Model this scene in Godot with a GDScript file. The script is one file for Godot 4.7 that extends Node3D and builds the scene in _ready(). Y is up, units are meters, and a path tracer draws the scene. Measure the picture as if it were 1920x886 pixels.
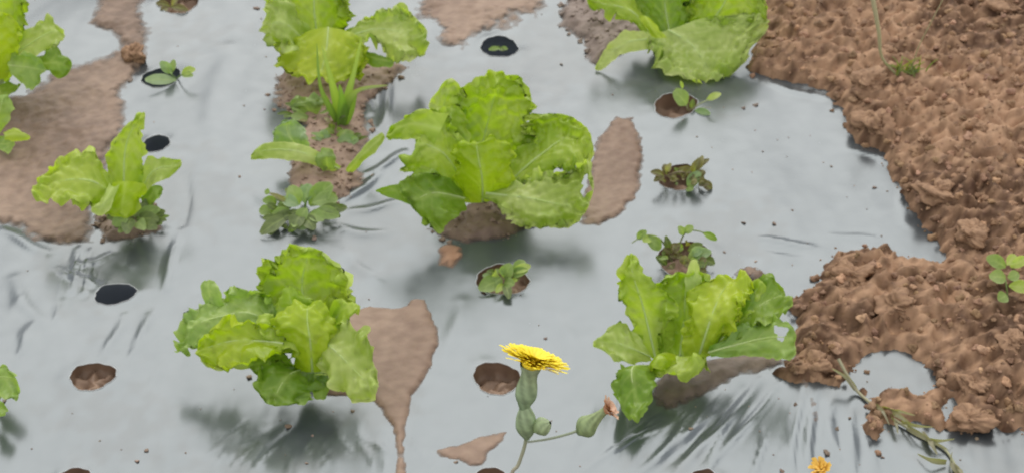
extends Node3D
# A market garden bed: lettuces growing through silver plastic mulch, weeds in the empty planting holes, bare soil to the right.
# Metres, y up. Plant shapes are given in millimetres from each plant's own base.

var n1 := FastNoiseLite.new()
var n2 := FastNoiseLite.new()
var ncell := FastNoiseLite.new()
var M := {}
var rng := RandomNumberGenerator.new()

# planting holes: x, z, half width, half depth, turn, depth of the pit, style (0 black hollow, 1 soil near the top)
var HOLES := [
	[-0.5404, -0.6578, 0.0330, 0.0392, 0.000, 0.014, 1],
	[-0.5389, -0.4233, 0.0312, 0.0287, 0.223, 0.050, 0],
	[-0.5217, -0.2332, 0.0211, 0.0218, -0.112, 0.075, 0],
	[-0.5273, 0.1322, 0.0291, 0.0226, 0.335, 0.080, 0],
	[-0.5291, 0.3098, 0.0296, 0.0269, -0.112, 0.013, 1],
	[-0.0189, 0.3077, 0.0310, 0.0323, 0.000, 0.024, 1],
	[-0.0193, -0.5230, 0.0303, 0.0318, 0.140, 0.060, 0],
	[0.2456, -0.3359, 0.0321, 0.0382, -0.223, 0.020, 1],
	[0.2383, -0.1411, 0.0290, 0.0332, -0.168, 0.022, 1],
	[0.2338, 0.0568, 0.0362, 0.0423, 0.000, 0.020, 1],
	[-0.0122, 0.0985, 0.0358, 0.0328, 0.279, 0.018, 1],
	[-0.5211, 0.5051, 0.0241, 0.0229, 0.000, 0.020, 1],
	[-0.0228, 0.5089, 0.0253, 0.0247, 0.000, 0.030, 1],
	[0.2267, 0.5089, 0.0228, 0.0247, 0.000, 0.030, 1],
]
# creases in the film: x0, z0, x1, z1, half width, height
var CREASES := [
	[0.312, 0.318, 0.197, 0.496, 0.007, 0.0031],
	[0.331, 0.329, 0.232, 0.496, 0.006, 0.0027],
	[0.361, 0.329, 0.332, 0.505, 0.006, 0.0031],
	[0.380, 0.329, 0.350, 0.505, 0.005, 0.0023],
	[0.402, 0.340, 0.373, 0.505, 0.006, 0.0019],
	[0.291, 0.334, 0.172, 0.491, 0.007, -0.0023],
	[0.184, 0.397, 0.127, 0.500, 0.007, 0.0015],
	[0.267, 0.340, 0.146, 0.496, 0.006, 0.0019],
	[0.424, 0.366, 0.399, 0.505, 0.007, 0.0019],
	[0.440, 0.437, 0.425, 0.505, 0.005, 0.0015],
	[-0.263, 0.392, -0.311, 0.500, 0.007, 0.0008],
	[-0.236, 0.397, -0.257, 0.505, 0.006, 0.0008],
	[-0.210, 0.397, -0.212, 0.505, 0.006, 0.0008],
	[-0.189, 0.392, -0.171, 0.505, 0.006, 0.0007],
	[-0.167, 0.397, -0.151, 0.505, 0.006, 0.0007],
	[-0.288, 0.397, -0.357, 0.486, 0.009, 0.0007],
	[-0.248, 0.407, -0.279, 0.505, 0.005, -0.0005],
	[-0.592, 0.024, -0.587, 0.126, 0.004, 0.0050],
	[-0.578, 0.029, -0.569, 0.130, 0.004, 0.0043],
	[-0.549, 0.041, -0.591, 0.072, 0.006, 0.0037],
	[-0.613, 0.072, -0.548, 0.120, 0.006, 0.0031],
	[-0.462, -0.017, -0.462, 0.120, 0.005, 0.0037],
	[-0.194, -0.280, -0.184, -0.419, 0.006, 0.0050],
	[-0.212, -0.318, -0.246, -0.419, 0.006, 0.0037],
	[-0.240, -0.076, -0.188, -0.151, 0.007, 0.0062],
	[-0.224, -0.056, -0.165, -0.076, 0.007, 0.0043],
	[-0.207, -0.151, -0.155, -0.207, 0.006, 0.0050],
	[-0.244, -0.017, -0.177, -0.004, 0.009, 0.0037],
	[-0.226, 0.034, -0.186, 0.096, 0.010, 0.0025],
	[0.341, 0.009, 0.413, 0.024, 0.004, 0.0030],
	[0.442, -0.004, 0.499, 0.004, 0.004, 0.0015],
	[0.342, 0.034, 0.393, 0.039, 0.004, -0.0015],
	[-0.510, 0.179, -0.518, 0.270, 0.006, 0.0025],
	[-0.483, 0.179, -0.477, 0.291, 0.007, 0.0019],
	[-0.625, 0.202, -0.629, 0.259, 0.007, 0.0025],
	[0.549, -0.030, 0.559, -0.151, 0.006, 0.0020],
	[0.499, -0.222, 0.550, -0.193, 0.007, 0.0025],
	[0.400, -0.403, 0.469, -0.364, 0.007, 0.0020],
	[-0.417, 0.144, -0.412, 0.302, 0.012, 0.0025],
	[0.063, 0.168, 0.078, 0.291, 0.012, 0.0019],
	[-0.071, 0.144, -0.081, 0.291, 0.012, 0.0019],
	[0.107, 0.324, 0.064, 0.486, 0.007, 0.0012],
	[-0.455, 0.009, -0.467, -0.151, 0.007, -0.0025],
	[-0.453, -0.516, -0.429, -0.151, 0.019, 0.0025],
	[-0.709, -0.017, -0.634, 0.034, 0.009, 0.0037],
	[-0.673, 0.096, -0.620, 0.191, 0.010, 0.0025],
	[0.142, 0.302, 0.122, 0.466, 0.005, 0.0031],
	[-0.299, 0.393, -0.297, 0.482, 0.003, 0.0005],
	[-0.130, 0.419, -0.081, 0.490, 0.003, 0.0006],
	[-0.306, 0.391, -0.316, 0.448, 0.003, 0.0005],
	[-0.259, 0.406, -0.244, 0.454, 0.003, 0.0009],
	[-0.333, 0.406, -0.361, 0.491, 0.003, 0.0007],
	[-0.237, 0.432, -0.221, 0.511, 0.003, 0.0004],
	[-0.143, 0.396, -0.087, 0.501, 0.003, 0.0008],
	[-0.157, 0.405, -0.115, 0.504, 0.003, 0.0008],
	[-0.324, 0.422, -0.343, 0.526, 0.004, 0.0007],
	[-0.303, 0.413, -0.337, 0.488, 0.003, 0.0009],
	[-0.238, 0.398, -0.220, 0.455, 0.003, 0.0006],
	[-0.289, 0.406, -0.303, 0.502, 0.004, 0.0005],
	[-0.260, 0.420, -0.270, 0.525, 0.003, 0.0008],
	[-0.280, 0.425, -0.310, 0.488, 0.003, 0.0006],
	[-0.296, 0.409, -0.317, 0.478, 0.003, 0.0005],
	[-0.327, 0.392, -0.374, 0.468, 0.003, 0.0008],
	[-0.235, 0.436, -0.219, 0.480, 0.003, 0.0005],
	[-0.262, 0.424, -0.261, 0.488, 0.004, 0.0004],
	[-0.165, 0.431, -0.134, 0.472, 0.004, 0.0008],
	[-0.133, 0.396, -0.070, 0.502, 0.003, 0.0004],
	[-0.216, 0.411, -0.196, 0.461, 0.003, 0.0007],
	[-0.249, 0.409, -0.256, 0.498, 0.004, 0.0006],
	[-0.262, 0.398, -0.270, 0.452, 0.003, 0.0005],
	[-0.189, 0.417, -0.150, 0.459, 0.003, 0.0006],
	[-0.324, 0.425, -0.337, 0.498, 0.004, 0.0005],
	[-0.295, 0.424, -0.310, 0.507, 0.003, 0.0007],
	[0.416, 0.414, 0.424, 0.529, 0.003, 0.0012],
	[0.306, 0.435, 0.271, 0.546, 0.004, 0.0014],
	[0.329, 0.433, 0.314, 0.495, 0.004, 0.0010],
	[0.253, 0.433, 0.215, 0.497, 0.003, 0.0015],
	[0.397, 0.408, 0.402, 0.505, 0.004, 0.0015],
	[0.254, 0.385, 0.207, 0.467, 0.004, 0.0011],
	[0.164, 0.413, 0.085, 0.485, 0.003, 0.0018],
	[0.229, 0.372, 0.178, 0.453, 0.003, 0.0019],
	[0.270, 0.379, 0.234, 0.482, 0.004, 0.0011],
	[0.389, 0.400, 0.393, 0.470, 0.004, 0.0018],
	[0.261, 0.406, 0.219, 0.522, 0.004, 0.0017],
	[0.185, 0.402, 0.121, 0.449, 0.003, 0.0018],
	[0.413, 0.430, 0.409, 0.516, 0.004, 0.0016],
	[0.244, 0.349, 0.199, 0.459, 0.004, 0.0012],
	[0.391, 0.420, 0.392, 0.506, 0.003, 0.0012],
	[0.254, 0.376, 0.208, 0.425, 0.004, 0.0012],
	[0.194, 0.369, 0.125, 0.444, 0.004, 0.0009],
	[0.213, 0.372, 0.145, 0.473, 0.003, 0.0009],
	[0.310, 0.413, 0.288, 0.496, 0.003, 0.0019],
	[0.367, 0.390, 0.353, 0.503, 0.004, 0.0019],
	[-0.649, 0.134, -0.659, 0.180, 0.005, 0.0006],
	[-0.464, 0.201, -0.469, 0.258, 0.005, 0.0011],
	[-0.450, 0.284, -0.450, 0.368, 0.004, 0.0009],
	[-0.476, 0.186, -0.486, 0.259, 0.004, 0.0007],
	[-0.478, 0.179, -0.473, 0.244, 0.005, 0.0008],
	[-0.620, 0.186, -0.615, 0.266, 0.004, 0.0007],
	[-0.601, 0.056, -0.604, 0.150, 0.004, 0.0012],
	[-0.542, 0.086, -0.547, 0.127, 0.003, 0.0011],
	[-0.621, 0.294, -0.625, 0.359, 0.005, 0.0007],
	[-0.456, 0.058, -0.460, 0.134, 0.005, 0.0009],
	[-0.448, 0.217, -0.458, 0.260, 0.003, 0.0009],
	[-0.597, 0.146, -0.596, 0.203, 0.004, 0.0006],
	[-0.629, 0.232, -0.626, 0.283, 0.003, 0.0008],
	[-0.594, 0.145, -0.599, 0.197, 0.004, 0.0012],
	[-0.482, 0.240, -0.489, 0.287, 0.005, 0.0008],
	[-0.475, 0.166, -0.479, 0.229, 0.004, 0.0009],
]
var SOIL_EDGE := PackedVector2Array([Vector2(0.413, -1.064), Vector2(0.391, -0.783), Vector2(0.397, -0.637), Vector2(0.392, -0.533), Vector2(0.363, -0.451), Vector2(0.395, -0.431), Vector2(0.433, -0.406), Vector2(0.465, -0.400), Vector2(0.487, -0.390), Vector2(0.493, -0.333), Vector2(0.509, -0.248), Vector2(0.542, -0.224), Vector2(0.552, -0.165), Vector2(0.553, -0.110), Vector2(0.566, -0.049), Vector2(0.585, -0.004), Vector2(0.598, 0.049), Vector2(0.579, 0.078), Vector2(0.535, 0.062), Vector2(0.506, 0.037), Vector2(0.439, 0.044), Vector2(0.419, 0.096), Vector2(0.390, 0.139), Vector2(0.364, 0.158), Vector2(0.370, 0.214), Vector2(0.361, 0.270), Vector2(0.342, 0.308), Vector2(0.362, 0.326), Vector2(0.393, 0.315), Vector2(0.407, 0.340), Vector2(0.423, 0.318), Vector2(0.436, 0.291), Vector2(0.443, 0.345), Vector2(0.461, 0.357), Vector2(0.435, 0.381), Vector2(0.430, 0.407), Vector2(0.440, 0.439), Vector2(0.461, 0.407), Vector2(0.497, 0.405), Vector2(0.522, 0.412), Vector2(0.540, 0.376), Vector2(0.551, 0.340), Vector2(0.551, 0.397), Vector2(0.564, 0.412), Vector2(0.589, 0.402), Vector2(0.606, 0.419), Vector2(0.642, 0.402), Vector2(0.719, 0.376), Vector2(0.849, 0.505), Vector2(0.813, 1.576), Vector2(1.180, 1.730), Vector2(4.434, -1.805)])
var FILM_WINDOW := PackedVector2Array([Vector2(0.426, 0.326), Vector2(0.436, 0.291), Vector2(0.451, 0.267), Vector2(0.492, 0.259), Vector2(0.529, 0.276), Vector2(0.533, 0.308), Vector2(0.527, 0.340), Vector2(0.513, 0.350), Vector2(0.497, 0.353), Vector2(0.488, 0.343), Vector2(0.465, 0.353), Vector2(0.444, 0.363)])
var SOIL_LOBE := PackedVector2Array([Vector2(0, 0)])

# ---------------------------------------------------------------- small helpers
func ss(a: float, b: float, x: float) -> float:
	var t := clampf((x - a) / (b - a), 0.0, 1.0)
	return t * t * (3.0 - 2.0 * t)

func lerp3(a: Vector3, b: Vector3, t: float) -> Vector3:
	return a + (b - a) * t

func col(r: float, g: float, b: float) -> Color:
	return Color(r, g, b).linear_to_srgb()

func noise(freq: float, kind: int, oct: int, sd: int) -> FastNoiseLite:
	var n := FastNoiseLite.new()
	n.noise_type = kind; n.frequency = freq; n.fractal_octaves = oct; n.seed = sd
	n.fractal_type = FastNoiseLite.FRACTAL_FBM if oct > 1 else FastNoiseLite.FRACTAL_NONE
	return n

func noise_tex(freq: float, oct: int, sd: int, bump: float, size := 512, kind := FastNoiseLite.TYPE_SIMPLEX_SMOOTH) -> NoiseTexture2D:
	var t := NoiseTexture2D.new()
	t.width = size; t.height = size; t.seamless = true; t.generate_mipmaps = false
	t.noise = noise(freq, kind, oct, sd)
	if bump > 0.0:
		t.as_normal_map = true; t.bump_strength = bump
	return t

func tag(o: Node3D, label: String, category: String, group := "", kind := "") -> Node3D:
	if label != "": o.set_meta("label", label)
	if category != "": o.set_meta("category", category)
	if group != "": o.set_meta("group", group)
	if kind != "": o.set_meta("kind", kind)
	return o

var used := {}
func numbered(called: String) -> String:
	used[called] = used.get(called, -1) + 1
	return called if used[called] == 0 else "%s_%03d" % [called, used[called]]

func thing(called: String, label: String, category: String, at: Vector3, group := "") -> Node3D:
	var o := Node3D.new()
	o.name = numbered(called)
	add_child(o, true)
	o.position = at
	tag(o, label, category, group)
	return o

func mesh_of(v: PackedVector3Array, n: PackedVector3Array, c: PackedColorArray, idx: PackedInt32Array, uv := PackedVector2Array()) -> ArrayMesh:
	var a := []
	a.resize(Mesh.ARRAY_MAX)
	a[Mesh.ARRAY_VERTEX] = v
	a[Mesh.ARRAY_NORMAL] = n
	if c.size(): a[Mesh.ARRAY_COLOR] = c
	if uv.size(): a[Mesh.ARRAY_TEX_UV] = uv
	a[Mesh.ARRAY_INDEX] = idx
	var m := ArrayMesh.new()
	m.add_surface_from_arrays(Mesh.PRIMITIVE_TRIANGLES, a)
	return m

func put(parent: Node, called: String, m: Mesh, mat: Material) -> MeshInstance3D:
	var o := MeshInstance3D.new()
	o.name = numbered(called) if parent == self else called
	o.mesh = m
	o.material_override = mat
	o.cast_shadow = GeometryInstance3D.SHADOW_CASTING_SETTING_ON
	if parent != self:
		var k := 0
		var base := called
		while parent.has_node(NodePath(called)):
			k += 1
			called = "%s_%03d" % [base, k]
		o.name = called
	parent.add_child(o, true)
	return o

# a round stalk through points, with a radius at each
func tube(pts: Array, rad: Array, c0: Color, c1: Color, sides := 8, steps := 5) -> ArrayMesh:
	var path: Array[Vector3] = []
	var rr: Array[float] = []
	var n := pts.size()
	for i in n - 1:
		var p0: Vector3 = pts[maxi(i - 1, 0)]
		var p3: Vector3 = pts[mini(i + 2, n - 1)]
		for s in steps:
			var t := float(s) / steps
			path.append((pts[i] as Vector3).cubic_interpolate(pts[i + 1], p0, p3, t))
			rr.append(lerpf(rad[i], rad[i + 1], t))
	path.append(pts[n - 1]); rr.append(rad[n - 1])
	var v := PackedVector3Array(); var nn := PackedVector3Array(); var c := PackedColorArray(); var idx := PackedInt32Array()
	var side := Vector3.RIGHT
	for i in path.size():
		var d: Vector3 = (path[mini(i + 1, path.size() - 1)] - path[maxi(i - 1, 0)]).normalized()
		side = (side - d * side.dot(d))
		if side.length() < 0.05: side = d.cross(Vector3(0.3, 0.5, 0.8))
		side = side.normalized()
		var up := d.cross(side)
		for k in sides:
			var a := TAU * k / sides
			var nr := side * cos(a) + up * sin(a)
			v.append(path[i] + nr * rr[i]); nn.append(nr)
			c.append(c0.lerp(c1, float(i) / (path.size() - 1)))
	for i in path.size() - 1:
		for k in sides:
			var a := i * sides + k
			var b := i * sides + (k + 1) % sides
			idx.append_array([a, a + sides, b, b, a + sides, b + sides])
	# end caps
	for e in [0, path.size() - 1]:
		var m := v.size()
		v.append(path[e]); nn.append((path[e] - path[1 if e == 0 else e - 1]).normalized()); c.append(c0 if e == 0 else c1)
		for k in sides:
			var e0: int = e * sides + k
			var e1: int = e * sides + (k + 1) % sides
			idx.append_array([m, e0, e1] if e == 0 else [m, e1, e0])
	return mesh_of(v, nn, c, idx)

func crom(p0: Vector3, p1: Vector3, p2: Vector3, p3: Vector3, t: float) -> Vector3:
	return 0.5 * ((2.0 * p1) + (p2 - p0) * t + (2.0 * p0 - 5.0 * p1 + 4.0 * p2 - p3) * t * t + (3.0 * p1 - p0 - 3.0 * p2 + p3) * t * t * t)

const TONES := {
	"bright": [Vector3(0.305, 0.460, 0.020), Vector3(0.588, 0.706, 0.120)],
	"heart": [Vector3(0.373, 0.514, 0.012), Vector3(0.610, 0.706, 0.060)],
	"dark": [Vector3(0.18, 0.33, 0.02), Vector3(0.34, 0.48, 0.07)],  # darker green with the shade of the lower leaves put into it
	"pale": [Vector3(0.384, 0.524, 0.070), Vector3(0.723, 0.792, 0.300)],
	"blue": [Vector3(0.203, 0.374, 0.050), Vector3(0.475, 0.621, 0.170)],
	"weed": [Vector3(0.27, 0.39, 0.10), Vector3(0.46, 0.57, 0.24)],
	"dull": [Vector3(0.15, 0.20, 0.07), Vector3(0.28, 0.33, 0.15)],
	"wilt": [Vector3(0.17, 0.13, 0.065), Vector3(0.30, 0.26, 0.14)],
	"straw": [Vector3(0.34, 0.29, 0.16), Vector3(0.46, 0.40, 0.25)],
	"mint": [Vector3(0.28, 0.43, 0.17), Vector3(0.50, 0.62, 0.38)],
}

# one leaf blade: rows of three points (left edge, midrib, right edge) from stalk to tip, in millimetres
func leaf(plant: Node3D, tone: String, ruf: float, sd: int, d: Array, bite := Vector3.ZERO, small := false, rib := true) -> MeshInstance3D:
	var rows := d.size() / 9
	var P: Array[Vector3] = []
	for i in rows * 3:
		P.append(Vector3(d[i * 3], d[i * 3 + 1], d[i * 3 + 2]) * 0.001)
	var length := 0.0
	for r in rows - 1: length += P[r * 3 + 1].distance_to(P[r * 3 + 4])
	var width := 0.0
	for r in rows: width = maxf(width, P[r * 3].distance_to(P[r * 3 + 1]) + P[r * 3 + 1].distance_to(P[r * 3 + 2]))
	var cell := 0.0028 if not small else 0.0016
	var nv := clampi(int(length / cell), 10, 64)
	var nu := clampi(int(width / cell), 8, 72)
	if small:
		nv = clampi(nv, 8, 20); nu = clampi(nu, 6, 16)
	var S: Array[Vector3] = []
	S.resize((nu + 1) * (nv + 1))
	var W := nu + 1
	for j in nv + 1:
		var v := float(j) / nv
		var f := v * (rows - 1)
		var i := mini(int(f), rows - 2)
		var t := f - i
		var q: Array[Vector3] = []
		for k in 3:
			q.append(crom(P[maxi(i - 1, 0) * 3 + k], P[i * 3 + k], P[(i + 1) * 3 + k], P[mini(i + 2, rows - 1) * 3 + k], t))
		var tipn := maxf(0.0, (v - 0.72) / 0.28)
		var shrink := sqrt(1.0 - 0.62 * tipn * tipn)
		for k in nu + 1:
			var u := (2.0 * k / nu - 1.0)
			var q_edge := maxf(ss(0.55, 1.0, absf(u)), ss(0.75, 1.0, v))
			var jag: float = n2.get_noise_3d(u * 90.0 + sd * 17.0, v * length * 1000.0, sd * 3.1) * 0.22 * q_edge * clampf(ruf / 5.0, 0.0, 1.3) * (1.0 - 0.6 * ss(0.85, 1.0, v))
			var lobe: float = n1.get_noise_3d(u * 30.0 + sd * 11.0, v * length * 1000.0 * 0.9, sd * 5.7) * 0.16 * q_edge * clampf(ruf / 6.0, 0.0, 1.2) * (1.0 - 0.6 * ss(0.85, 1.0, v))
			var uu := u * shrink * (1.0 + jag + lobe)
			S[j * W + k] = q[0] * (uu * (uu - 1.0) * 0.5) + q[1] * (1.0 - uu * uu) + q[2] * (uu * (uu + 1.0) * 0.5)
	# relief: frilled margin, blisters between the veins, a raised rib
	var N0 := grid_normals(S, W, nv)
	var V := PackedVector3Array(); V.resize(S.size())
	var C := PackedColorArray(); C.resize(S.size())
	var U := PackedVector2Array(); U.resize(S.size())
	var ta: Vector3 = TONES[tone][0]
	var tb: Vector3 = TONES[tone][1]
	var veins := maxf(3.0, length / 0.024)
	var fade := clampf(width / 0.10, 0.15, 1.0)
	for j in nv + 1:
		var v := float(j) / nv
		for k in nu + 1:
			var u := 2.0 * k / nu - 1.0
			var p := S[j * W + k]
			var au := absf(u)
			var q := maxf(ss(0.35, 1.0, au), ss(0.62, 1.0, v)) * ss(0.0, 0.3, v) * (1.0 - 0.85 * ss(0.55, 1.0, au) * ss(0.65, 1.0, v))
			var sp := p * 1000.0 + Vector3(sd * 31.0, sd * 7.0, 0.0)
			var wave := n1.get_noise_3dv(sp * (1.6 if not small else 3.2)) * 2.0
			var fine := n1.get_noise_3dv(sp * 4.0 + Vector3(500, 0, 0)) * 1.6
			var along := v * veins - au * veins * 0.32 + (0.5 if u > 0.0 else 0.0)
			var between := absf(sin(along * PI))
			var blister := ncell.get_noise_3dv(sp * 1.3)
			var edge := maxf(ss(0.86, 1.0, au), ss(0.92, 1.0, v)) * ss(0.1, 0.4, v)
			var h := ruf * q * (1.3 * wave + 0.85 * fine) * fade
			h += fade * ss(0.05, 0.3, v) * (2.6 * n1.get_noise_3dv(sp * 1.1 + Vector3(0, 300, 0)) + 1.1 * fine + 4.0 * v * sin(u * 6.0 + sd) * (0.4 + 0.6 * au)) * (1.0 if not small else 0.3)
			h += fade * (2.0 * sqrt(between) * (1.0 - 0.5 * au) + 2.2 * blister) * ss(0.05, 0.25, v) * (1.0 if not small else 0.25)
			h += (2.2 * exp(-pow(u / 0.10, 2.0)) * (1.0 - v)) * fade
			V[j * W + k] = p + N0[j * W + k] * h * 0.001
			var vein := maxf(exp(-pow(u / (0.05 + 0.10 * (1.0 - v)), 2.0)) * (1.0 - 0.75 * v), 0.5 * exp(-pow((between) / 0.28, 2.0)) * (1.0 - au))
			var mix := clampf(0.30 + 0.45 * n1.get_noise_3dv(sp * 0.45 + Vector3(0, 0, 900)) + 0.10 * fine - 0.20 * blister, 0.0, 1.0)
			mix = clampf(mix + 0.65 * vein + 0.45 * edge, 0.0, 1.25)
			var c := ta + (tb - ta) * mix
			c = c.lerp(Vector3(0.56, 0.69, 0.22), clampf(0.6 * vein, 0.0, 0.7))
			var spot := n2.get_noise_3dv(sp * 0.9 + Vector3(77, 0, 0))
			c *= 1.0 - 0.18 * ss(0.45, 0.62, spot)
			C[j * W + k] = Color(maxf(c.x, 0.0), maxf(c.y, 0.0), maxf(c.z, 0.0))
			U[j * W + k] = Vector2(u, v)
	var VA: Array[Vector3] = []
	VA.assign(V)
	var N := grid_normals(VA, W, nv)
	var NA := PackedVector3Array(N)
	var idx := PackedInt32Array()
	var F := PackedFloat32Array(); F.resize(V.size())
	for i in V.size():
		var off := Vector2((U[i].x - bite.x) * width * 0.5, (U[i].y - bite.y) * length) * 1000.0
		F[i] = 1.0 if bite.z <= 0.0 else off.length() - bite.z * (1.0 + 0.3 * sin(off.angle() * 3.0 + sd) + 0.15 * sin(off.angle() * 7.0))
	for j in nv:
		for k in nu:
			var a := j * W + k
			if minf(minf(F[a], F[a + 1]), minf(F[a + W], F[a + W + 1])) > 0.0:
				idx.append_array([a, a + 1, a + W, a + 1, a + W + 1, a + W])
			else:
				clip([a, a + 1, a + W], V, NA, C, F, idx)
				clip([a + 1, a + W + 1, a + W], V, NA, C, F, idx)
	var o := put(plant, "leaf", mesh_of(V, NA, C, idx), M.leaf_small if small else M.leaf)
	if rib and not small and length > 0.06:
		var pts := []; var rad := []
		for s in 6:
			var j := int(nv * 0.8 * s / 5.0)
			var at: Vector3 = V[j * W + nu / 2] - NA[j * W + nu / 2] * 0.0005
			pts.append(at)
			rad.append(lerpf(0.0019, 0.0004, s / 5.0) * clampf(length / 0.15, 0.5, 1.1))
		put(o, "midrib", tube(pts, rad, Color(0.80, 0.86, 0.50), Color(0.70, 0.80, 0.34), 6, 4), M.leaf)
	return o

func grid_normals(S: Array[Vector3], W: int, nv: int) -> Array[Vector3]:
	var N: Array[Vector3] = []
	N.resize(S.size())
	for j in nv + 1:
		for k in W:
			var a := S[j * W + mini(k + 1, W - 1)] - S[j * W + maxi(k - 1, 0)]
			var b := S[mini(j + 1, nv) * W + k] - S[maxi(j - 1, 0) * W + k]
			var n := b.cross(a)
			N[j * W + k] = n.normalized() if n.length_squared() > 1e-16 else Vector3.UP
	return N

# ---------------------------------------------------------------- ground shapes
func film_h(x: float, z: float) -> float:
	var h := 0.008 * n1.get_noise_2d(x * 60.0 + 11.0, z * 60.0) + 0.0020 * n1.get_noise_2d(x * 260.0, z * 150.0 + 90.0)
	h += 0.00012 * n1.get_noise_2d(x * 1500.0, z * 800.0 + 40.0)
	h += 0.00035 * ss(0.10, 0.40, z) * n1.get_noise_2d(x * 2600.0 + z * 300.0, z * 300.0 + 400.0)
	for c in CREASES:
		var ax: float = c[0]; var az: float = c[1]; var bx: float = c[2]; var bz: float = c[3]
		var w: float = c[4]
		var reach := w * 3.0
		if x < minf(ax, bx) - reach or x > maxf(ax, bx) + reach or z < minf(az, bz) - reach or z > maxf(az, bz) + reach: continue
		var dx := bx - ax; var dz := bz - az
		var l2 := dx * dx + dz * dz
		var t := ((x - ax) * dx + (z - az) * dz) / l2
		var tc := clampf(t, 0.0, 1.0)
		var bend := sin(tc * 5.0 + ax * 30.0) * w * 0.5
		var l := sqrt(l2)
		var d := ((x - ax) * dz - (z - az) * dx) / l + bend
		var o := maxf(0.0, maxf(-t, t - 1.0)) * l
		h += c[5] * exp(-(d * d + o * o) / (w * w)) * (0.45 + 0.55 * sin(PI * clampf(t, 0.02, 0.98)))
	for o in HOLES:
		var r := hole_r(o, x, z)
		if r < 2.6: h += 0.0018 * exp(-pow((r - 1.0) / 0.5, 2.0)) * (0.6 + 0.5 * sin(atan2(z - o[1], x - o[0]) * 2.0 + o[0] * 9.0))
	return h - 0.10 * ss(1.35, 1.6, absf(x + 0.35)) - 0.10 * ss(0.95, 1.2, absf(z + 0.1))

func hole_r(o: Array, x: float, z: float) -> float:
	var dx: float = x - o[0]; var dz: float = z - o[1]
	if absf(dx) > 0.12 or absf(dz) > 0.12: return 9.0
	var c := cos(o[4]); var s := sin(o[4])
	var a: float = (dx * c - dz * s) / o[2]; var b: float = (dx * s + dz * c) / o[3]
	var th := atan2(b, a)
	return sqrt(a * a + b * b) / (1.0 + 0.05 * sin(th * 2.0 + o[0] * 40.0) + 0.04 * sin(th * 3.0 + o[1] * 50.0) + 0.022 * sin(th * 7.0 + o[0] * 70.0) + 0.014 * sin(th * 13.0 + o[1] * 90.0))

func hole_f(x: float, z: float) -> float:
	var best := 9.0
	for o in HOLES: best = minf(best, hole_r(o, x, z))
	return best - 1.0

# distance to a polygon, positive inside
func poly_d(p: Vector2, poly: PackedVector2Array) -> float:
	var best := 1e9
	var inside := false
	var n := poly.size()
	var a := poly[n - 1]
	for i in n:
		var b := poly[i]
		var e := b - a
		var w := p - a
		var t := clampf(w.dot(e) / e.length_squared(), 0.0, 1.0)
		best = minf(best, (w - e * t).length_squared())
		if (a.y > p.y) != (b.y > p.y) and p.x < (b.x - a.x) * (p.y - a.y) / (b.y - a.y) + a.x: inside = not inside
		a = b
	return sqrt(best) if inside else -sqrt(best)

func spaced(lo: float, hi: float, step: float, far_lo: float, far_hi: float) -> PackedFloat32Array:
	var a := PackedFloat32Array()
	var left := []
	var x := lo; var s := step
	while x > far_lo:
		s *= 1.35; x -= s; left.append(x)
	left.reverse()
	for q in left: a.append(q)
	x = lo
	while x < hi:
		a.append(x); x += step
	s = step
	while x < far_hi:
		a.append(x); s *= 1.35; x += s
	a.append(x)
	return a

func build_film() -> void:
	var X := spaced(-0.98, 0.86, 0.0055, -1.95, 1.2)
	var Z := spaced(-0.80, 0.60, 0.0055, -1.3, 1.1)
	var W := X.size(); var H := Z.size()
	var hs := PackedFloat32Array(); hs.resize(W * H)
	for j in H:
		for i in W: hs[j * W + i] = film_h(X[i], Z[j])
	var V := PackedVector3Array(); var N := PackedVector3Array(); var C := PackedColorArray()
	V.resize(W * H); N.resize(W * H); C.resize(W * H)
	var F := PackedFloat32Array(); F.resize(W * H)
	for j in H:
		for i in W:
			var i0 := maxi(i - 1, 0); var i1 := mini(i + 1, W - 1); var j0 := maxi(j - 1, 0); var j1 := mini(j + 1, H - 1)
			var gx := (hs[j * W + i1] - hs[j * W + i0]) / (X[i1] - X[i0])
			var gz := (hs[j1 * W + i] - hs[j0 * W + i]) / (Z[j1] - Z[j0])
			V[j * W + i] = Vector3(X[i], hs[j * W + i], Z[j])
			N[j * W + i] = Vector3(-gx, 1.0, -gz).normalized()
			F[j * W + i] = hole_f(X[i], Z[j])
			var dirt := ss(0.12, 0.55, n1.get_noise_2d(X[i] * 130.0, Z[j] * 130.0 + 700.0) + 0.5 * n2.get_noise_2d(X[i] * 500.0, Z[j] * 420.0))
			var fine := 0.5 + 0.5 * n2.get_noise_2d(X[i] * 900.0 + 50.0, Z[j] * 900.0)
			var k := dirt * (0.10 + 0.2 * fine)
			C[j * W + i] = Color(1, 1, 1).lerp(Color(0.66, 0.58, 0.52), k) * (0.965 + 0.035 * fine)
	var idx := PackedInt32Array()
	for j in H - 1:
		for i in W - 1:
			var a := j * W + i
			if minf(minf(F[a], F[a + 1]), minf(F[a + W], F[a + W + 1])) > 0.0:
				idx.append_array([a, a + 1, a + W, a + 1, a + W + 1, a + W])
			else:
				for t in [[a, a + 1, a + W], [a + 1, a + W + 1, a + W]]:
					clip(t, V, N, C, F, idx)
	var o := put(self, "plastic_mulch", mesh_of(V, N, C, idx), M.film)
	tag(o, "silver grey plastic mulch film with round planting holes covering the bed", "plastic mulch")

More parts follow.
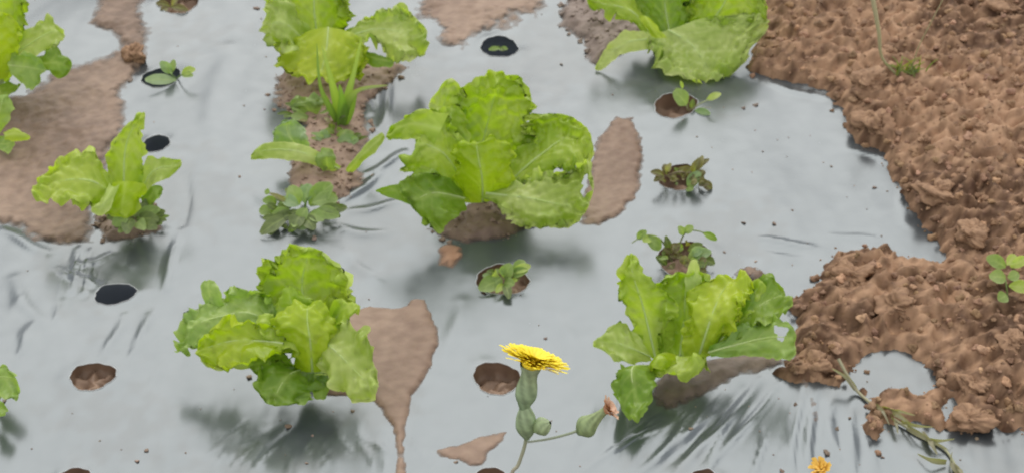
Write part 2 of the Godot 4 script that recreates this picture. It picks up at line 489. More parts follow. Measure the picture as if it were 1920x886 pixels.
# cuts the part of a triangle that lies inside a hole away, along the hole's rim
func clip(t: Array, V: PackedVector3Array, N: PackedVector3Array, C: PackedColorArray, F: PackedFloat32Array, idx: PackedInt32Array) -> void:
	var out := []
	for k in 3:
		var a: int = t[k]; var b: int = t[(k + 1) % 3]
		if F[a] > 0.0: out.append(a)
		if (F[a] > 0.0) != (F[b] > 0.0):
			var s := F[a] / (F[a] - F[b])
			V.append(V[a].lerp(V[b], s)); N.append(N[a].lerp(N[b], s).normalized()); C.append(C[a].lerp(C[b], s)); F.append(0.0)
			out.append(V.size() - 1)
	for k in range(1, out.size() - 1):
		idx.append_array([out[0], out[k], out[k + 1]])

# the pit under a hole in the film, and the cut rim of the film round it
func planting_hole(o: Array, label: String) -> void:
	var at := Vector3(o[0], 0, o[1])
	var t := thing("planting_hole", label, "planting hole", at, "holes punched in the plastic mulch")
	var soil: bool = o[6] > 0.5
	var V := PackedVector3Array(); var C := PackedColorArray()
	var K := 40; var R := 13
	var depth: float = o[5]
	var c := cos(-o[4]); var s := sin(-o[4])
	var rim := []; var rimr := []
	for j in R + 1:
		for k in K:
			var th := TAU * k / K
			var f: float
			var y: float
			if j < 4:
				f = 1.12 if j == 0 else (1.16 if soil else 1.5)
				y = -0.0012 - depth * (0.0 if j == 0 else (j / 4.0))
			else:
				f = (1.1 if soil else 1.45) * (1.0 - (j - 4) / float(R - 4))
				y = -depth
			var wob := 1.0 + 0.05 * sin(th * 2.0 + o[0] * 40.0) + 0.04 * sin(th * 3.0 + o[1] * 50.0)
			var a: float = cos(th) * o[2] * f * wob; var b: float = sin(th) * o[3] * f * wob
			var p := Vector3(a * c - b * s, 0, a * s + b * c)
			var q := p + at
			var lump := 0.006 * n1.get_noise_2d(q.x * 2200.0, q.z * 2200.0) + 0.003 * n2.get_noise_2d(q.x * 1500.0, q.z * 1500.0)
			var tilt: float = 0.35 * p.z / o[3]
			p.y = film_h(q.x, q.z) + y if j < 2 else y + (lump * 1.3 + tilt * depth * 0.8 if soil else lump * 0.5)
			if soil and j >= 4: p.y = minf(p.y, -0.003)
			V.append(p)
			var m := 0.5 + 0.5 * n2.get_noise_2d(q.x * 700.0, q.z * 700.0 + 30.0)
			C.append(Color(0.17, 0.105, 0.068).lerp(Color(0.33, 0.22, 0.15), m) if soil else Color(0.20, 0.225, 0.26))
	for k in 2 * K + 1:
		var th := TAU * k / (2.0 * K)
		var wob := 1.0 + 0.05 * sin(th * 2.0 + o[0] * 40.0) + 0.04 * sin(th * 3.0 + o[1] * 50.0) + 0.022 * sin(th * 7.0 + o[0] * 70.0) + 0.014 * sin(th * 13.0 + o[1] * 90.0)
		var a: float = cos(th) * o[2] * wob; var b: float = sin(th) * o[3] * wob
		var p := Vector3(a * c - b * s, 0, a * s + b * c)
		p.y = film_h(p.x + at.x, p.z + at.z) + 0.0002
		rim.append(p); rimr.append(0.0005)
	var idx := PackedInt32Array()
	for j in R:
		for k in K:
			var a := j * K + k; var b := j * K + (k + 1) % K
			idx.append_array([a, b, a + K, b, b + K, a + K])
	put(t, "pit", smooth_mesh(V, C, idx), M.mud if soil else M.black)
	put(t, "film_rim", tube(rim, rimr, Color(0.8, 0.8, 0.8), Color(0.8, 0.8, 0.8), 6, 2), M.rim)

func smooth_mesh(V: PackedVector3Array, C: PackedColorArray, idx: PackedInt32Array) -> ArrayMesh:
	var N := PackedVector3Array(); N.resize(V.size())
	for i in range(0, idx.size(), 3):
		var n := (V[idx[i + 2]] - V[idx[i]]).cross(V[idx[i + 1]] - V[idx[i]])
		for k in 3: N[idx[i + k]] += n
	for i in N.size(): N[i] = N[i].normalized() if N[i].length_squared() > 1e-20 else Vector3.UP
	return mesh_of(V, N, C, idx)

# mud washed over the film: a thin lumpy sheet with a ragged edge
func mud_patch(label: String, poly: PackedVector2Array, fade: float, thick: float, lump: float, edge: float, ragged: float, dark: Color, light: Color, sd: int, group := "") -> void:
	var lo := poly[0]; var hi := poly[0]
	for p in poly:
		lo = lo.min(p); hi = hi.max(p)
	var mid := (lo + hi) * 0.5
	var g := 0.0035
	lo -= Vector2(0.012, 0.012); hi += Vector2(0.012, 0.012)
	var W := int((hi.x - lo.x) / g) + 2; var H := int((hi.y - lo.y) / g) + 2
	var V := PackedVector3Array(); var C := PackedColorArray(); V.resize(W * H); C.resize(W * H)
	var D := PackedFloat32Array(); D.resize(W * H)
	for j in H:
		for i in W:
			var x := lo.x + i * g; var z := lo.y + j * g
			var d := poly_d(Vector2(x, z), poly) + ragged * (n1.get_noise_2d(x * 420.0 + sd, z * 420.0) + 0.6 * n2.get_noise_2d(x * 900.0, z * 900.0 + sd))
			D[j * W + i] = d
			var y := -0.0015
			if d > -0.002:
				var q := ss(0.0, edge, d)
				y = -0.0006 + thick * q + lump * q * (n1.get_noise_2d(x * 620.0 + sd, z * 620.0) * 1.1 + 0.55 * n2.get_noise_2d(x * 1000.0, z * 1000.0 + sd) - 0.35 * ncell.get_noise_2d(x * 900.0, z * 900.0))
				y = maxf(y, 0.0005) if d > 0.003 else y
			y += film_h(x, z) if d > -0.012 else 0.0
			V[j * W + i] = Vector3(x - mid.x, y, z - mid.y)
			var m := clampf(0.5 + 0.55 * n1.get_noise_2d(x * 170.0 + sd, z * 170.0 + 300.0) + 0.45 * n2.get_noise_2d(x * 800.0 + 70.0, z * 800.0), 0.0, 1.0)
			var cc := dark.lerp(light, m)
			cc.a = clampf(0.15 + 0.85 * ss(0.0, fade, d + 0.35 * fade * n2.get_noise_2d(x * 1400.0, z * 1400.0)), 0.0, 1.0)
			C[j * W + i] = cc
	var idx := PackedInt32Array()
	for j in H - 1:
		for i in W - 1:
			var a := j * W + i
			if maxf(maxf(D[a], D[a + 1]), maxf(D[a + W], D[a + W + 1])) < 0.0: continue
			idx.append_array([a, a + 1, a + W, a + 1, a + W + 1, a + W])
	var crumbs := []
	rng.seed = 900 + sd
	if lump > 0.0045:
		for i in int((hi.x - lo.x) * (hi.y - lo.y) * 9000.0):
			var a: int = rng.randi_range(0, W * H - 1)
			if D[a] < -0.004: continue
			var r := 0.0010 + 0.0050 * pow(rng.randf(), 5.0)
			crumbs.append(Transform3D(any_turn(Vector3(r, r * 0.6, r * rng.randf_range(0.7, 1.1))), V[a] + Vector3(0, r * 0.2, 0)))
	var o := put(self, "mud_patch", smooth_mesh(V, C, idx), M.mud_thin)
	if crumbs.size():
		var mm := MultiMesh.new()
		mm.transform_format = MultiMesh.TRANSFORM_3D
		mm.mesh = clod_mesh(5, 0.5, dark, light)
		mm.instance_count = crumbs.size()
		for i in crumbs.size(): mm.set_instance_transform(i, crumbs[i])
		var cr := MultiMeshInstance3D.new()
		cr.name = "mud_crumbs"
		cr.multimesh = mm
		cr.material_override = M.mud
		cr.set_meta("kind", "stuff")
		o.add_child(cr)
	o.position = Vector3(mid.x, 0, mid.y)
	tag(o, label, "mud patch", group)

func soil_d(x: float, z: float) -> float:
	var p := Vector2(x, z)
	var d := poly_d(p, SOIL_EDGE)
	d = minf(d, -poly_d(p, FILM_WINDOW))
	return d

func soil_lumps(x: float, z: float) -> float:
	var wx := x + 0.012 * n1.get_noise_2d(x * 800.0, z * 800.0 + 50.0)
	var wz := z + 0.012 * n1.get_noise_2d(x * 800.0 + 80.0, z * 800.0)
	var a := 1.0 - absf(n1.get_noise_2d(wx * 850.0, wz * 1000.0)) * 2.2
	var b := -ncell.get_noise_2d(wx * 420.0, wz * 520.0)
	var c := n1.get_noise_2d(wx * 1700.0 + 9.0, wz * 1900.0)
	var e := n2.get_noise_2d(wx * 1300.0, wz * 1500.0)
	var g := -ncell.get_noise_2d(wx * 1100.0 + 40.0, wz * 1200.0)
	return 0.009 * a + 0.011 * b + 0.005 * c + 0.0042 * e + 0.0036 * g

func build_soil() -> void:
	var X := spaced(0.30, 0.90, 0.0042, 0.2, 4.0)
	var Z := spaced(-0.74, 0.56, 0.0042, -4.0, 3.0)
	var W := X.size(); var H := Z.size()
	var V := PackedVector3Array(); var C := PackedColorArray(); V.resize(W * H); C.resize(W * H)
	var D := PackedFloat32Array(); D.resize(W * H)
	for j in H:
		for i in W:
			var x := X[i]; var z := Z[j]
			var d := soil_d(x, z) + 0.004 + 0.008 * n1.get_noise_2d(x * 680.0, z * 680.0) + 0.007 * n2.get_noise_2d(x * 1000.0, z * 1000.0)
			D[j * W + i] = d
			var q := ss(-0.001, 0.016, d)
			var y := -0.004 + 0.014 * q + 0.014 * ss(0.01, 0.12, d) + soil_lumps(x, z) * (0.35 + 0.65 * ss(0.0, 0.05, d))
			if d < 0.0: y = minf(y, -0.004 + d * 0.6) + film_h(x, z)
			elif d < 0.03: y += film_h(x, z) * (1.0 - d / 0.03)
			V[j * W + i] = Vector3(x, y, z)
			var m := clampf(0.5 + 0.5 * n1.get_noise_2d(x * 120.0, z * 120.0 + 800.0) + 0.7 * n2.get_noise_2d(x * 900.0, z * 1000.0) + 0.3 * n1.get_noise_2d(x * 600.0, z * 600.0), 0.0, 1.0)
			C[j * W + i] = Color(0.084, 0.044, 0.026).lerp(Color(0.385, 0.235, 0.142), m)
	var idx := PackedInt32Array()
	for j in H - 1:
		for i in W - 1:
			var a := j * W + i
			if maxf(maxf(D[a], D[a + 1]), maxf(D[a + W], D[a + W + 1])) < -0.004: continue
			idx.append_array([a, a + 1, a + W, a + 1, a + W + 1, a + W])
	var o := put(self, "soil_bank", smooth_mesh(V, C, idx), M.soil)
	tag(o, "reddish brown crumbly soil thrown over the right edge of the plastic mulch", "soil", "", "structure")

func soil_top(x: float, z: float) -> float:
	var d := soil_d(x, z)
	return 0.010 + 0.014 * ss(0.01, 0.12, d) + soil_lumps(x, z) * (0.35 + 0.65 * ss(0.0, 0.05, d))

func clod_mesh(sd: int, rough: float, dark := Color(0.084, 0.044, 0.026), light := Color(0.385, 0.235, 0.142), K := 14, R := 8) -> ArrayMesh:
	var V := PackedVector3Array(); var C := PackedColorArray(); var idx := PackedInt32Array()
	for j in R + 1:
		var la := PI * j / R
		for k in K:
			var th := TAU * k / K
			var p := Vector3(sin(la) * cos(th), cos(la), sin(la) * sin(th))
			var q := p * 40.0 + Vector3(sd * 91.0, 0, 0)
			var r := 1.0 + rough * n1.get_noise_3dv(q) * 1.2 + rough * 0.6 * n2.get_noise_3dv(q * 1.4) - (0.28 * rough * ncell.get_noise_3dv(q * 1.1) + 0.25 * rough * n2.get_noise_3dv(q * 4.0) if K > 14 else 0.0)
			V.append(p * r)
			var m := clampf(0.5 + 0.8 * n2.get_noise_3dv(q * 2.0), 0.0, 1.0)
			C.append(dark.lerp(light, 0.3 + 0.7 * m))
	for j in R:
		for k in K:
			var a := j * K + k; var b := j * K + (k + 1) % K
			idx.append_array([a, b, a + K, b, b + K, a + K])
	return smooth_mesh(V, C, idx)

func scatter(called: String, label: String, category: String, xs: Array, m: Mesh, mat: Material) -> void:
	var mm := MultiMesh.new()
	mm.transform_format = MultiMesh.TRANSFORM_3D
	mm.mesh = m
	mm.use_colors = true
	mm.instance_count = xs.size()
	for i in xs.size():
		mm.set_instance_transform(i, xs[i])
		var k := rng.randf_range(0.7, 1.15) if rng.randf() < 0.85 else rng.randf_range(1.2, 1.7)
		mm.set_instance_color(i, Color(k, k * rng.randf_range(0.96, 1.06), k * rng.randf_range(0.92, 1.12)))
	var o := MultiMeshInstance3D.new()
	o.name = numbered(called)
	o.multimesh = mm
	o.material_override = mat
	add_child(o, true)
	tag(o, label, category, "", "stuff")

func clod(label: String, at: Vector3, size: Vector3, sd: int) -> void:
	var o := put(self, "soil_clod", clod_mesh(20 + sd, 0.55, Color(0.084, 0.044, 0.026), Color(0.385, 0.235, 0.142), 40, 24), M.soil)
	o.position = at
	o.basis = Basis.from_euler(Vector3(0.15 * sin(sd * 3.0), sd * 1.7, 0.12 * cos(sd * 5.0))) * Basis.from_scale(size)
	tag(o, label, "soil clod", "soil clods on the bed")

func any_turn(size: Vector3) -> Basis:
	return Basis.from_euler(Vector3(rng.randf_range(-0.5, 0.5), rng.randf() * TAU, rng.randf_range(-0.5, 0.5))) * Basis.from_scale(size)

# ---------------------------------------------------------------- materials
func materials() -> void:
	var leafn := noise_tex(0.02, 3, 5, 3.0)
	for nm in ["leaf", "leaf_small"]:
		var l := StandardMaterial3D.new()
		l.vertex_color_use_as_albedo = true
		l.roughness = 0.31
		l.metallic_specular = 0.5
		l.backlight_enabled = true
		l.backlight = Color(0.91, 0.98, 0.42)
		l.cull_mode = BaseMaterial3D.CULL_DISABLED
		l.normal_enabled = true
		l.normal_texture = leafn
		l.normal_scale = 0.55
		l.uv1_triplanar = true
		l.uv1_scale = Vector3.ONE * 14.0
		M[nm] = l
	M.leaf_small.roughness = 0.5
	M.leaf_small.normal_scale = 0.3
	var f := StandardMaterial3D.new()
	f.vertex_color_use_as_albedo = true
	f.albedo_color = Color(0.121, 0.136, 0.145).linear_to_srgb()
	f.metallic = 0.6
	f.roughness_texture = sheen()
	f.roughness = 1.0
	f.normal_enabled = true
	f.normal_texture = noise_tex(0.012, 4, 8, 2.0)
	f.normal_scale = 0.03
	f.uv1_triplanar = true
	f.uv1_scale = Vector3.ONE * 7.0
	f.cull_mode = BaseMaterial3D.CULL_DISABLED
	M.film = f
	var r := StandardMaterial3D.new()
	r.albedo_color = Color(0.42, 0.43, 0.43).linear_to_srgb()
	r.roughness = 0.4
	M.rim = r
	var s := StandardMaterial3D.new()
	s.vertex_color_use_as_albedo = true
	s.roughness = 0.7
	s.metallic_specular = 0.3
	s.normal_enabled = true
	s.normal_texture = noise_tex(0.02, 5, 21, 6.0)
	s.normal_scale = 0.9
	s.uv1_triplanar = true
	s.uv1_scale = Vector3.ONE * 9.0
	s.uv1_world_triplanar = true
	M.soil = s
	var d: StandardMaterial3D = s.duplicate()
	d.roughness = 0.6
	d.metallic_specular = 0.45
	d.normal_scale = 0.5
	M.mud = d
	var dt: StandardMaterial3D = d.duplicate()
	dt.transparency = BaseMaterial3D.TRANSPARENCY_ALPHA
	M.mud_thin = dt
	var b := StandardMaterial3D.new()
	b.vertex_color_use_as_albedo = true
	b.roughness = 0.5
	M.black = b
	var p := StandardMaterial3D.new()
	p.vertex_color_use_as_albedo = true
	p.roughness = 0.55
	p.backlight_enabled = true
	p.backlight = Color(0.7, 0.7, 0.5)
	p.cull_mode = BaseMaterial3D.CULL_DISABLED
	M.petal = p
	var st: StandardMaterial3D = p.duplicate()
	st.backlight_enabled = false
	M.stalk = st

func sheen() -> NoiseTexture2D:
	# dusty and clean areas of the film differ in gloss
	var t := noise_tex(0.006, 2, 31, 0.0)
	var g := Gradient.new()
	var lo: float = 0.235 - 0.03
	var hi: float = 0.235 + 0.04
	g.set_color(0, Color(lo, lo, lo)); g.set_color(1, Color(hi, hi, hi))
	t.color_ramp = g
	return t

func stem(plant: Node3D, called: String, mm: Array, r0: float, r1: float, c0: Color, c1: Color) -> MeshInstance3D:
	var pts := []; var rad := []
	var n := mm.size() / 3
	for i in n:
		pts.append(Vector3(mm[i * 3], mm[i * 3 + 1], mm[i * 3 + 2]) * 0.001)
		rad.append(lerpf(r0, r1, float(i) / (n - 1)) * 0.001)
	return put(plant, called, tube(pts, rad, c0, c1, 7, 5), M.stalk)

# a body turned round an axis from a to b, with radii at even steps
func bulb(parent: Node, called: String, a: Vector3, b: Vector3, rad: Array, c0: Color, c1: Color, lobes := 0.0) -> MeshInstance3D:
	var ax := (b - a).normalized()
	var s := ax.cross(Vector3(0.2, 0.1, 0.9)).normalized()
	var t := ax.cross(s)
	var V := PackedVector3Array(); var C := PackedColorArray(); var idx := PackedInt32Array()
	var K := 24; var n := rad.size(); var sub := 4
	var R := (n - 1) * sub
	for j in R + 1:
		var f := float(j) / sub
		var i := mini(int(f), n - 2)
		var rr: float = cubic_interpolate(rad[i], rad[i + 1], rad[maxi(i - 1, 0)], rad[mini(i + 2, n - 1)], f - i)
		for k in K:
			var th := TAU * k / K
			var r2 := maxf(rr, 0.0002) * (1.0 + lobes * sin(th * 6.0))
			V.append(a.lerp(b, float(j) / R) + (s * cos(th) + t * sin(th)) * r2)
			var tone := 1.0 + (0.16 * sin(th * 6.0 + 0.5 * j) if lobes > 0.0 else 0.0) + 0.3 * n2.get_noise_2d(th * 20.0, j * 9.0)
			var bc := c0.lerp(c1, float(j) / R)
			C.append(Color(bc.r * tone, bc.g * tone, bc.b * tone))
	for j in R:
		for k in K:
			var p := j * K + k; var q := j * K + (k + 1) % K
			idx.append_array([p, q, p + K, q, q + K, p + K])
	return put(parent, called, smooth_mesh(V, C, idx), M.stalk)

func florets(parent: Node, called: String, at: Vector3, axis: Vector3, rin: float, length: float, count: int, lift: float, c0: Color, c1: Color, sd: int) -> MeshInstance3D:
	# ray florets: many narrow straps round the head, joined because they are too fine to pick apart
	var s := axis.cross(Vector3(0.2, 0.1, 0.9)).normalized()
	var t := axis.cross(s)
	var V := PackedVector3Array(); var C := PackedColorArray(); var idx := PackedInt32Array()
	rng.seed = sd
	for i in count:
		var th := TAU * i / count * 3.0 + rng.randf() * 0.4
		var ring := rng.randf()
		var out := s * cos(th) + t * sin(th)
		var side := axis.cross(out)
		var l := length * (0.62 + 0.38 * ring) * rng.randf_range(0.9, 1.08)
		var up := lift + (1.0 - ring) * 0.75 + rng.randf_range(-0.04, 0.04)
		var w := 0.0017
		var b := V.size()
		for j in 5:
			var f := j / 4.0
			var p := at + out * (rin * ring + l * f * cos(up * (1.0 - 0.4 * f))) + axis * (l * f * sin(up * (1.0 - 0.4 * f)) + 0.0015 * (1.0 - ring))
			var ww := w * (0.7 + 0.6 * f) if j < 4 else w * 0.9
			V.append(p - side * ww); V.append(p + axis * 0.0004); V.append(p + side * ww)
			var cc := c0.lerp(c1, f * 0.8 + 0.2 * rng.randf())
			C.append(cc); C.append(cc); C.append(cc)
		for j in 4:
			for k in 2:
				var a := b + j * 3 + k
				idx.append_array([a, a + 1, a + 3, a + 1, a + 4, a + 3])
	var o := put(parent, called, smooth_mesh(V, C, idx), M.petal)
	o.set_meta("kind", "stuff")
	return o

func blade(plant: Node3D, mm: Array, w: float, c0: Color, c1: Color) -> void:
	# a folded strap of grass through points
	var n := mm.size() / 3
	var pts: Array[Vector3] = []
	for i in n: pts.append(Vector3(mm[i * 3], mm[i * 3 + 1], mm[i * 3 + 2]) * 0.001)
	var V := PackedVector3Array(); var C := PackedColorArray(); var idx := PackedInt32Array()
	var T := 16
	for j in T + 1:
		var f := float(j) / T * (n - 1)
		var i := mini(int(f), n - 2)
		var p := crom(pts[maxi(i - 1, 0)], pts[i], pts[i + 1], pts[mini(i + 2, n - 1)], f - i)
		var d := (pts[i + 1] - pts[i]).normalized()
		var side := d.cross(Vector3(0.25, 0.35, 1.0)).normalized()
		var up := side.cross(d)
		var v := float(j) / T
		var ww := w * 0.001 * (0.55 + 0.45 * sin(PI * minf(v * 1.3 + 0.15, 1.0))) * (1.0 - pow(v, 5.0)) * 0.5 + 0.0002
		V.append(p - side * ww); V.append(p - up * ww * 0.45); V.append(p + side * ww)
		var c := c0.lerp(c1, v)
		C.append(c); C.append(Color(c.r * 1.25, c.g * 1.2, c.b * 1.4)); C.append(c)
	for j in T:
		for k in 2:
			var a := j * 3 + k
			idx.append_array([a, a + 1, a + 3, a + 1, a + 4, a + 3])
	put(plant, "blade", smooth_mesh(V, C, idx), M.leaf_small)

# ---------------------------------------------------------------- the scene
func _ready() -> void:
	var cam := Camera3D.new()
	cam.name = "camera"
	cam.position = Vector3(0, 1.7207, 2.4575)
	cam.rotation_degrees = Vector3(-35, 0, 0)
	cam.fov = 12.394
	cam.near = 0.1
	cam.far = 600.0
	var lens := CameraAttributesPhysical.new()
	lens.frustum_focal_length = 110.6
	lens.frustum_focus_distance = 1.6
	lens.frustum_near = 0.1
	lens.frustum_far = 600.0
	lens.exposure_aperture = 36.0
	cam.attributes = lens
	add_child(cam)
	var env := Environment.new()
	env.background_mode = Environment.BG_SKY
	var sky := Sky.new()
	var sm := ProceduralSkyMaterial.new()
	sm.sky_top_color = Color(0.72, 0.735, 0.75).linear_to_srgb()
	sm.sky_horizon_color = Color(0.72, 0.735, 0.75).linear_to_srgb()
	sm.sky_curve = 0.25
	sm.ground_bottom_color = Color(0.12, 0.1, 0.08)
	sm.ground_horizon_color = Color(0.35, 0.34, 0.32)
	sm.sun_angle_max = 20.0
	sky.sky_material = sm
	env.sky = sky
	env.tonemap_mode = Environment.TONE_MAPPER_LINEAR
	env.tonemap_exposure = 1.42
	env.sdfgi_enabled = true
	env.ssao_enabled = true
	env.ssil_enabled = true
	var we := WorldEnvironment.new()
	we.name = "environment"
	we.environment = env
	add_child(we)
	var sun := DirectionalLight3D.new()
	sun.name = "sun"
	sun.rotation_degrees = Vector3(-49, 183, 0)
	sun.light_energy = 0.42
	sun.light_color = Color(1.0, 0.98, 0.95)
	sun.light_angular_distance = 50.0
	sun.sky_mode = DirectionalLight3D.SKY_MODE_LIGHT_ONLY
	sun.shadow_enabled = true
	add_child(sun)

	n1 = noise(0.02, FastNoiseLite.TYPE_SIMPLEX_SMOOTH, 1, 3)
	n2 = noise(0.05, FastNoiseLite.TYPE_SIMPLEX_SMOOTH, 2, 9)
	ncell = noise(0.09, FastNoiseLite.TYPE_CELLULAR, 1, 4)
	ncell.cellular_return_type = FastNoiseLite.RETURN_DISTANCE
	materials()

	# the setting
	var far := PlaneMesh.new()
	far.size = Vector2(800, 800)
	var gm: StandardMaterial3D = M.soil.duplicate()
	gm.vertex_color_use_as_albedo = false
	gm.albedo_color = Color(0.25, 0.145, 0.085).linear_to_srgb()
	var g := put(self, "ground", far, gm)
	g.position.y = -0.11
	g.set_meta("kind", "structure")
	tag(g, "bare brown field soil around the bed", "ground", "", "structure")
	build_film()
	build_soil()
	planting_hole(HOLES[0], "soil filled planting hole at the top edge with withered bits on its rim")
	planting_hole(HOLES[1], "dark planting hole with a seedling leaf lying across it, near the upper left mud")
	planting_hole(HOLES[2], "small dark planting hole right behind the tall pointed leaf of the left lettuce")
	planting_hole(HOLES[3], "empty black planting hole below the left lettuce")
	planting_hole(HOLES[4], "soil filled planting hole low in the left corner, lowest hole on the left")
	planting_hole(HOLES[5], "planting hole with shaded brown soil behind the yellow flower")
	planting_hole(HOLES[6], "dark planting hole with a tiny sprout, between the two top lettuces")
	planting_hole(HOLES[7], "planting hole with damp soil under the top right lettuce")
	planting_hole(HOLES[8], "planting hole ringed by withered brown seedlings")
	planting_hole(HOLES[9], "planting hole full of weeds behind the lower right lettuce")
	planting_hole(HOLES[10], "planting hole with a leafy weed, below the middle lettuce")
	planting_hole(HOLES[11], "planting hole cut by the bottom edge of the view at left")
	planting_hole(HOLES[12], "planting hole cut by the bottom edge under the flower stem")
	planting_hole(HOLES[13], "planting hole cut by the bottom edge at right of centre")
	mud_patch("broad pale brown mud wash running from the top edge to the left lettuce", PackedVector2Array([Vector2(-0.714, -0.783), Vector2(-0.611, -0.783), Vector2(-0.587, -0.672), Vector2(-0.588, -0.593), Vector2(-0.572, -0.525), Vector2(-0.570, -0.483), Vector2(-0.578, -0.419), Vector2(-0.584, -0.379), Vector2(-0.581, -0.310), Vector2(-0.574, -0.214), Vector2(-0.589, -0.151), Vector2(-0.574, -0.030), Vector2(-0.562, 0.024), Vector2(-0.606, 0.024), Vector2(-0.654, 0.003), Vector2(-0.696, -0.023), Vector2(-0.745, -0.049), Vector2(-0.872, -0.083), Vector2(-0.932, -0.340), Vector2(-0.810, -0.371), Vector2(-0.749, -0.395), Vector2(-0.713, -0.443), Vector2(-0.678, -0.459), Vector2(-0.640, -0.475), Vector2(-0.615, -0.508), Vector2(-0.637, -0.542), Vector2(-0.667, -0.584)]), 0.022, 0.004, 0.0035, 0.02, 0.013, Color(0.145, 0.092, 0.062), Color(0.285, 0.195, 0.138), 1)
	mud_patch("damp dark mud under the top middle lettuce and its grass weed", PackedVector2Array([Vector2(-0.373, -0.419), Vector2(-0.350, -0.483), Vector2(-0.285, -0.516), Vector2(-0.216, -0.467), Vector2(-0.170, -0.467), Vector2(-0.175, -0.395), Vector2(-0.209, -0.333), Vector2(-0.214, -0.280), Vector2(-0.213, -0.193), Vector2(-0.204, -0.137), Vector2(-0.234, -0.093), Vector2(-0.251, -0.067), Vector2(-0.313, -0.093), Vector2(-0.328, -0.179), Vector2(-0.317, -0.280), Vector2(-0.353, -0.333)]), 0.014, 0.006, 0.0046, 0.02, 0.012, Color(0.15, 0.095, 0.065), Color(0.31, 0.21, 0.15), 2)
	mud_patch("thin reddish mud smear around the top hole beside the top middle lettuce", PackedVector2Array([Vector2(-0.150, -0.727), Vector2(-0.089, -0.764), Vector2(0.035, -0.745), Vector2(0.045, -0.654), Vector2(0.000, -0.598), Vector2(-0.047, -0.570), Vector2(-0.076, -0.525), Vector2(-0.113, -0.513), Vector2(-0.140, -0.550), Vector2(-0.115, -0.588), Vector2(-0.146, -0.628)]), 0.03, 0.0018, 0.004, 0.012, 0.024, Color(0.17, 0.105, 0.07), Color(0.30, 0.205, 0.145), 3)
	mud_patch("greyish brown mud heap left of the top right lettuce", PackedVector2Array([Vector2(0.071, -0.633), Vector2(0.101, -0.708), Vector2(0.167, -0.727), Vector2(0.223, -0.601), Vector2(0.215, -0.533), Vector2(0.179, -0.483), Vector2(0.136, -0.451), Vector2(0.114, -0.464), Vector2(0.105, -0.533), Vector2(0.077, -0.581)]), 0.014, 0.01, 0.0065, 0.025, 0.01, Color(0.17, 0.125, 0.10), Color(0.30, 0.23, 0.19), 4)
	mud_patch("tall tan mud patch against the right side of the middle lettuce", PackedVector2Array([Vector2(0.152, -0.310), Vector2(0.183, -0.304), Vector2(0.195, -0.248), Vector2(0.196, -0.186), Vector2(0.180, -0.103), Vector2(0.158, -0.045), Vector2(0.124, -0.017), Vector2(0.092, -0.023), Vector2(0.090, -0.083), Vector2(0.113, -0.144), Vector2(0.119, -0.248), Vector2(0.139, -0.280)]), 0.009, 0.004, 0.0028, 0.012, 0.007, Color(0.17, 0.105, 0.07), Color(0.30, 0.205, 0.145), 5)
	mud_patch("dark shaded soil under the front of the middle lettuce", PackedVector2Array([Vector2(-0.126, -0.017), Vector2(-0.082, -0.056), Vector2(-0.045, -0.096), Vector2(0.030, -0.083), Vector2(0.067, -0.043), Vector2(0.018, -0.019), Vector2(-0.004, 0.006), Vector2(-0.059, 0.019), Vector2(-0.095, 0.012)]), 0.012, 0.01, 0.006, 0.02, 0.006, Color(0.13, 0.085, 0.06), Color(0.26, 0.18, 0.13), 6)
	mud_patch("small orange brown mud spot below the middle lettuce", PackedVector2Array([Vector2(-0.104, 0.024), Vector2(-0.088, 0.012), Vector2(-0.067, 0.024), Vector2(-0.064, 0.047), Vector2(-0.081, 0.072), Vector2(-0.097, 0.062)]), 0.012, 0.002, 0.002, 0.008, 0.006, Color(0.30, 0.16, 0.09), Color(0.40, 0.24, 0.15), 7)
	mud_patch("rounded brown mud spill beside the lower left lettuce with a trickle", PackedVector2Array([Vector2(-0.271, 0.291), Vector2(-0.249, 0.214), Vector2(-0.224, 0.177), Vector2(-0.190, 0.151), Vector2(-0.155, 0.158), Vector2(-0.140, 0.151), Vector2(-0.136, 0.136), Vector2(-0.115, 0.138), Vector2(-0.104, 0.173), Vector2(-0.092, 0.236), Vector2(-0.100, 0.281), Vector2(-0.114, 0.318), Vector2(-0.125, 0.345), Vector2(-0.127, 0.397), Vector2(-0.127, 0.457), Vector2(-0.124, 0.505), Vector2(-0.139, 0.505), Vector2(-0.142, 0.457), Vector2(-0.148, 0.407), Vector2(-0.161, 0.371), Vector2(-0.180, 0.350), Vector2(-0.240, 0.345)]), 0.005, 0.004, 0.0016, 0.008, 0.004, Color(0.17, 0.105, 0.07), Color(0.30, 0.205, 0.145), 8)
	mud_patch("pointed tan mud stain left of the flower stem", PackedVector2Array([Vector2(-0.098, 0.445), Vector2(-0.071, 0.439), Vector2(-0.039, 0.422), Vector2(-0.008, 0.413), Vector2(-0.009, 0.429), Vector2(-0.029, 0.452), Vector2(-0.035, 0.478), Vector2(-0.051, 0.478), Vector2(-0.065, 0.468), Vector2(-0.090, 0.465)]), 0.006, 0.002, 0.0012, 0.006, 0.004, Color(0.17, 0.105, 0.07), Color(0.30, 0.205, 0.145), 9)
	mud_patch("soil painted dark with the deep shade beneath the lower right lettuce", PackedVector2Array([Vector2(0.171, 0.324), Vector2(0.197, 0.281), Vector2(0.259, 0.270), Vector2(0.314, 0.264), Vector2(0.347, 0.272), Vector2(0.352, 0.291), Vector2(0.317, 0.302), Vector2(0.283, 0.304), Vector2(0.243, 0.347), Vector2(0.192, 0.371), Vector2(0.174, 0.350)]), 0.012, 0.006, 0.004, 0.02, 0.008, Color(0.085, 0.06, 0.045), Color(0.19, 0.14, 0.105), 10)  # colours darkened to hold the shade under this head
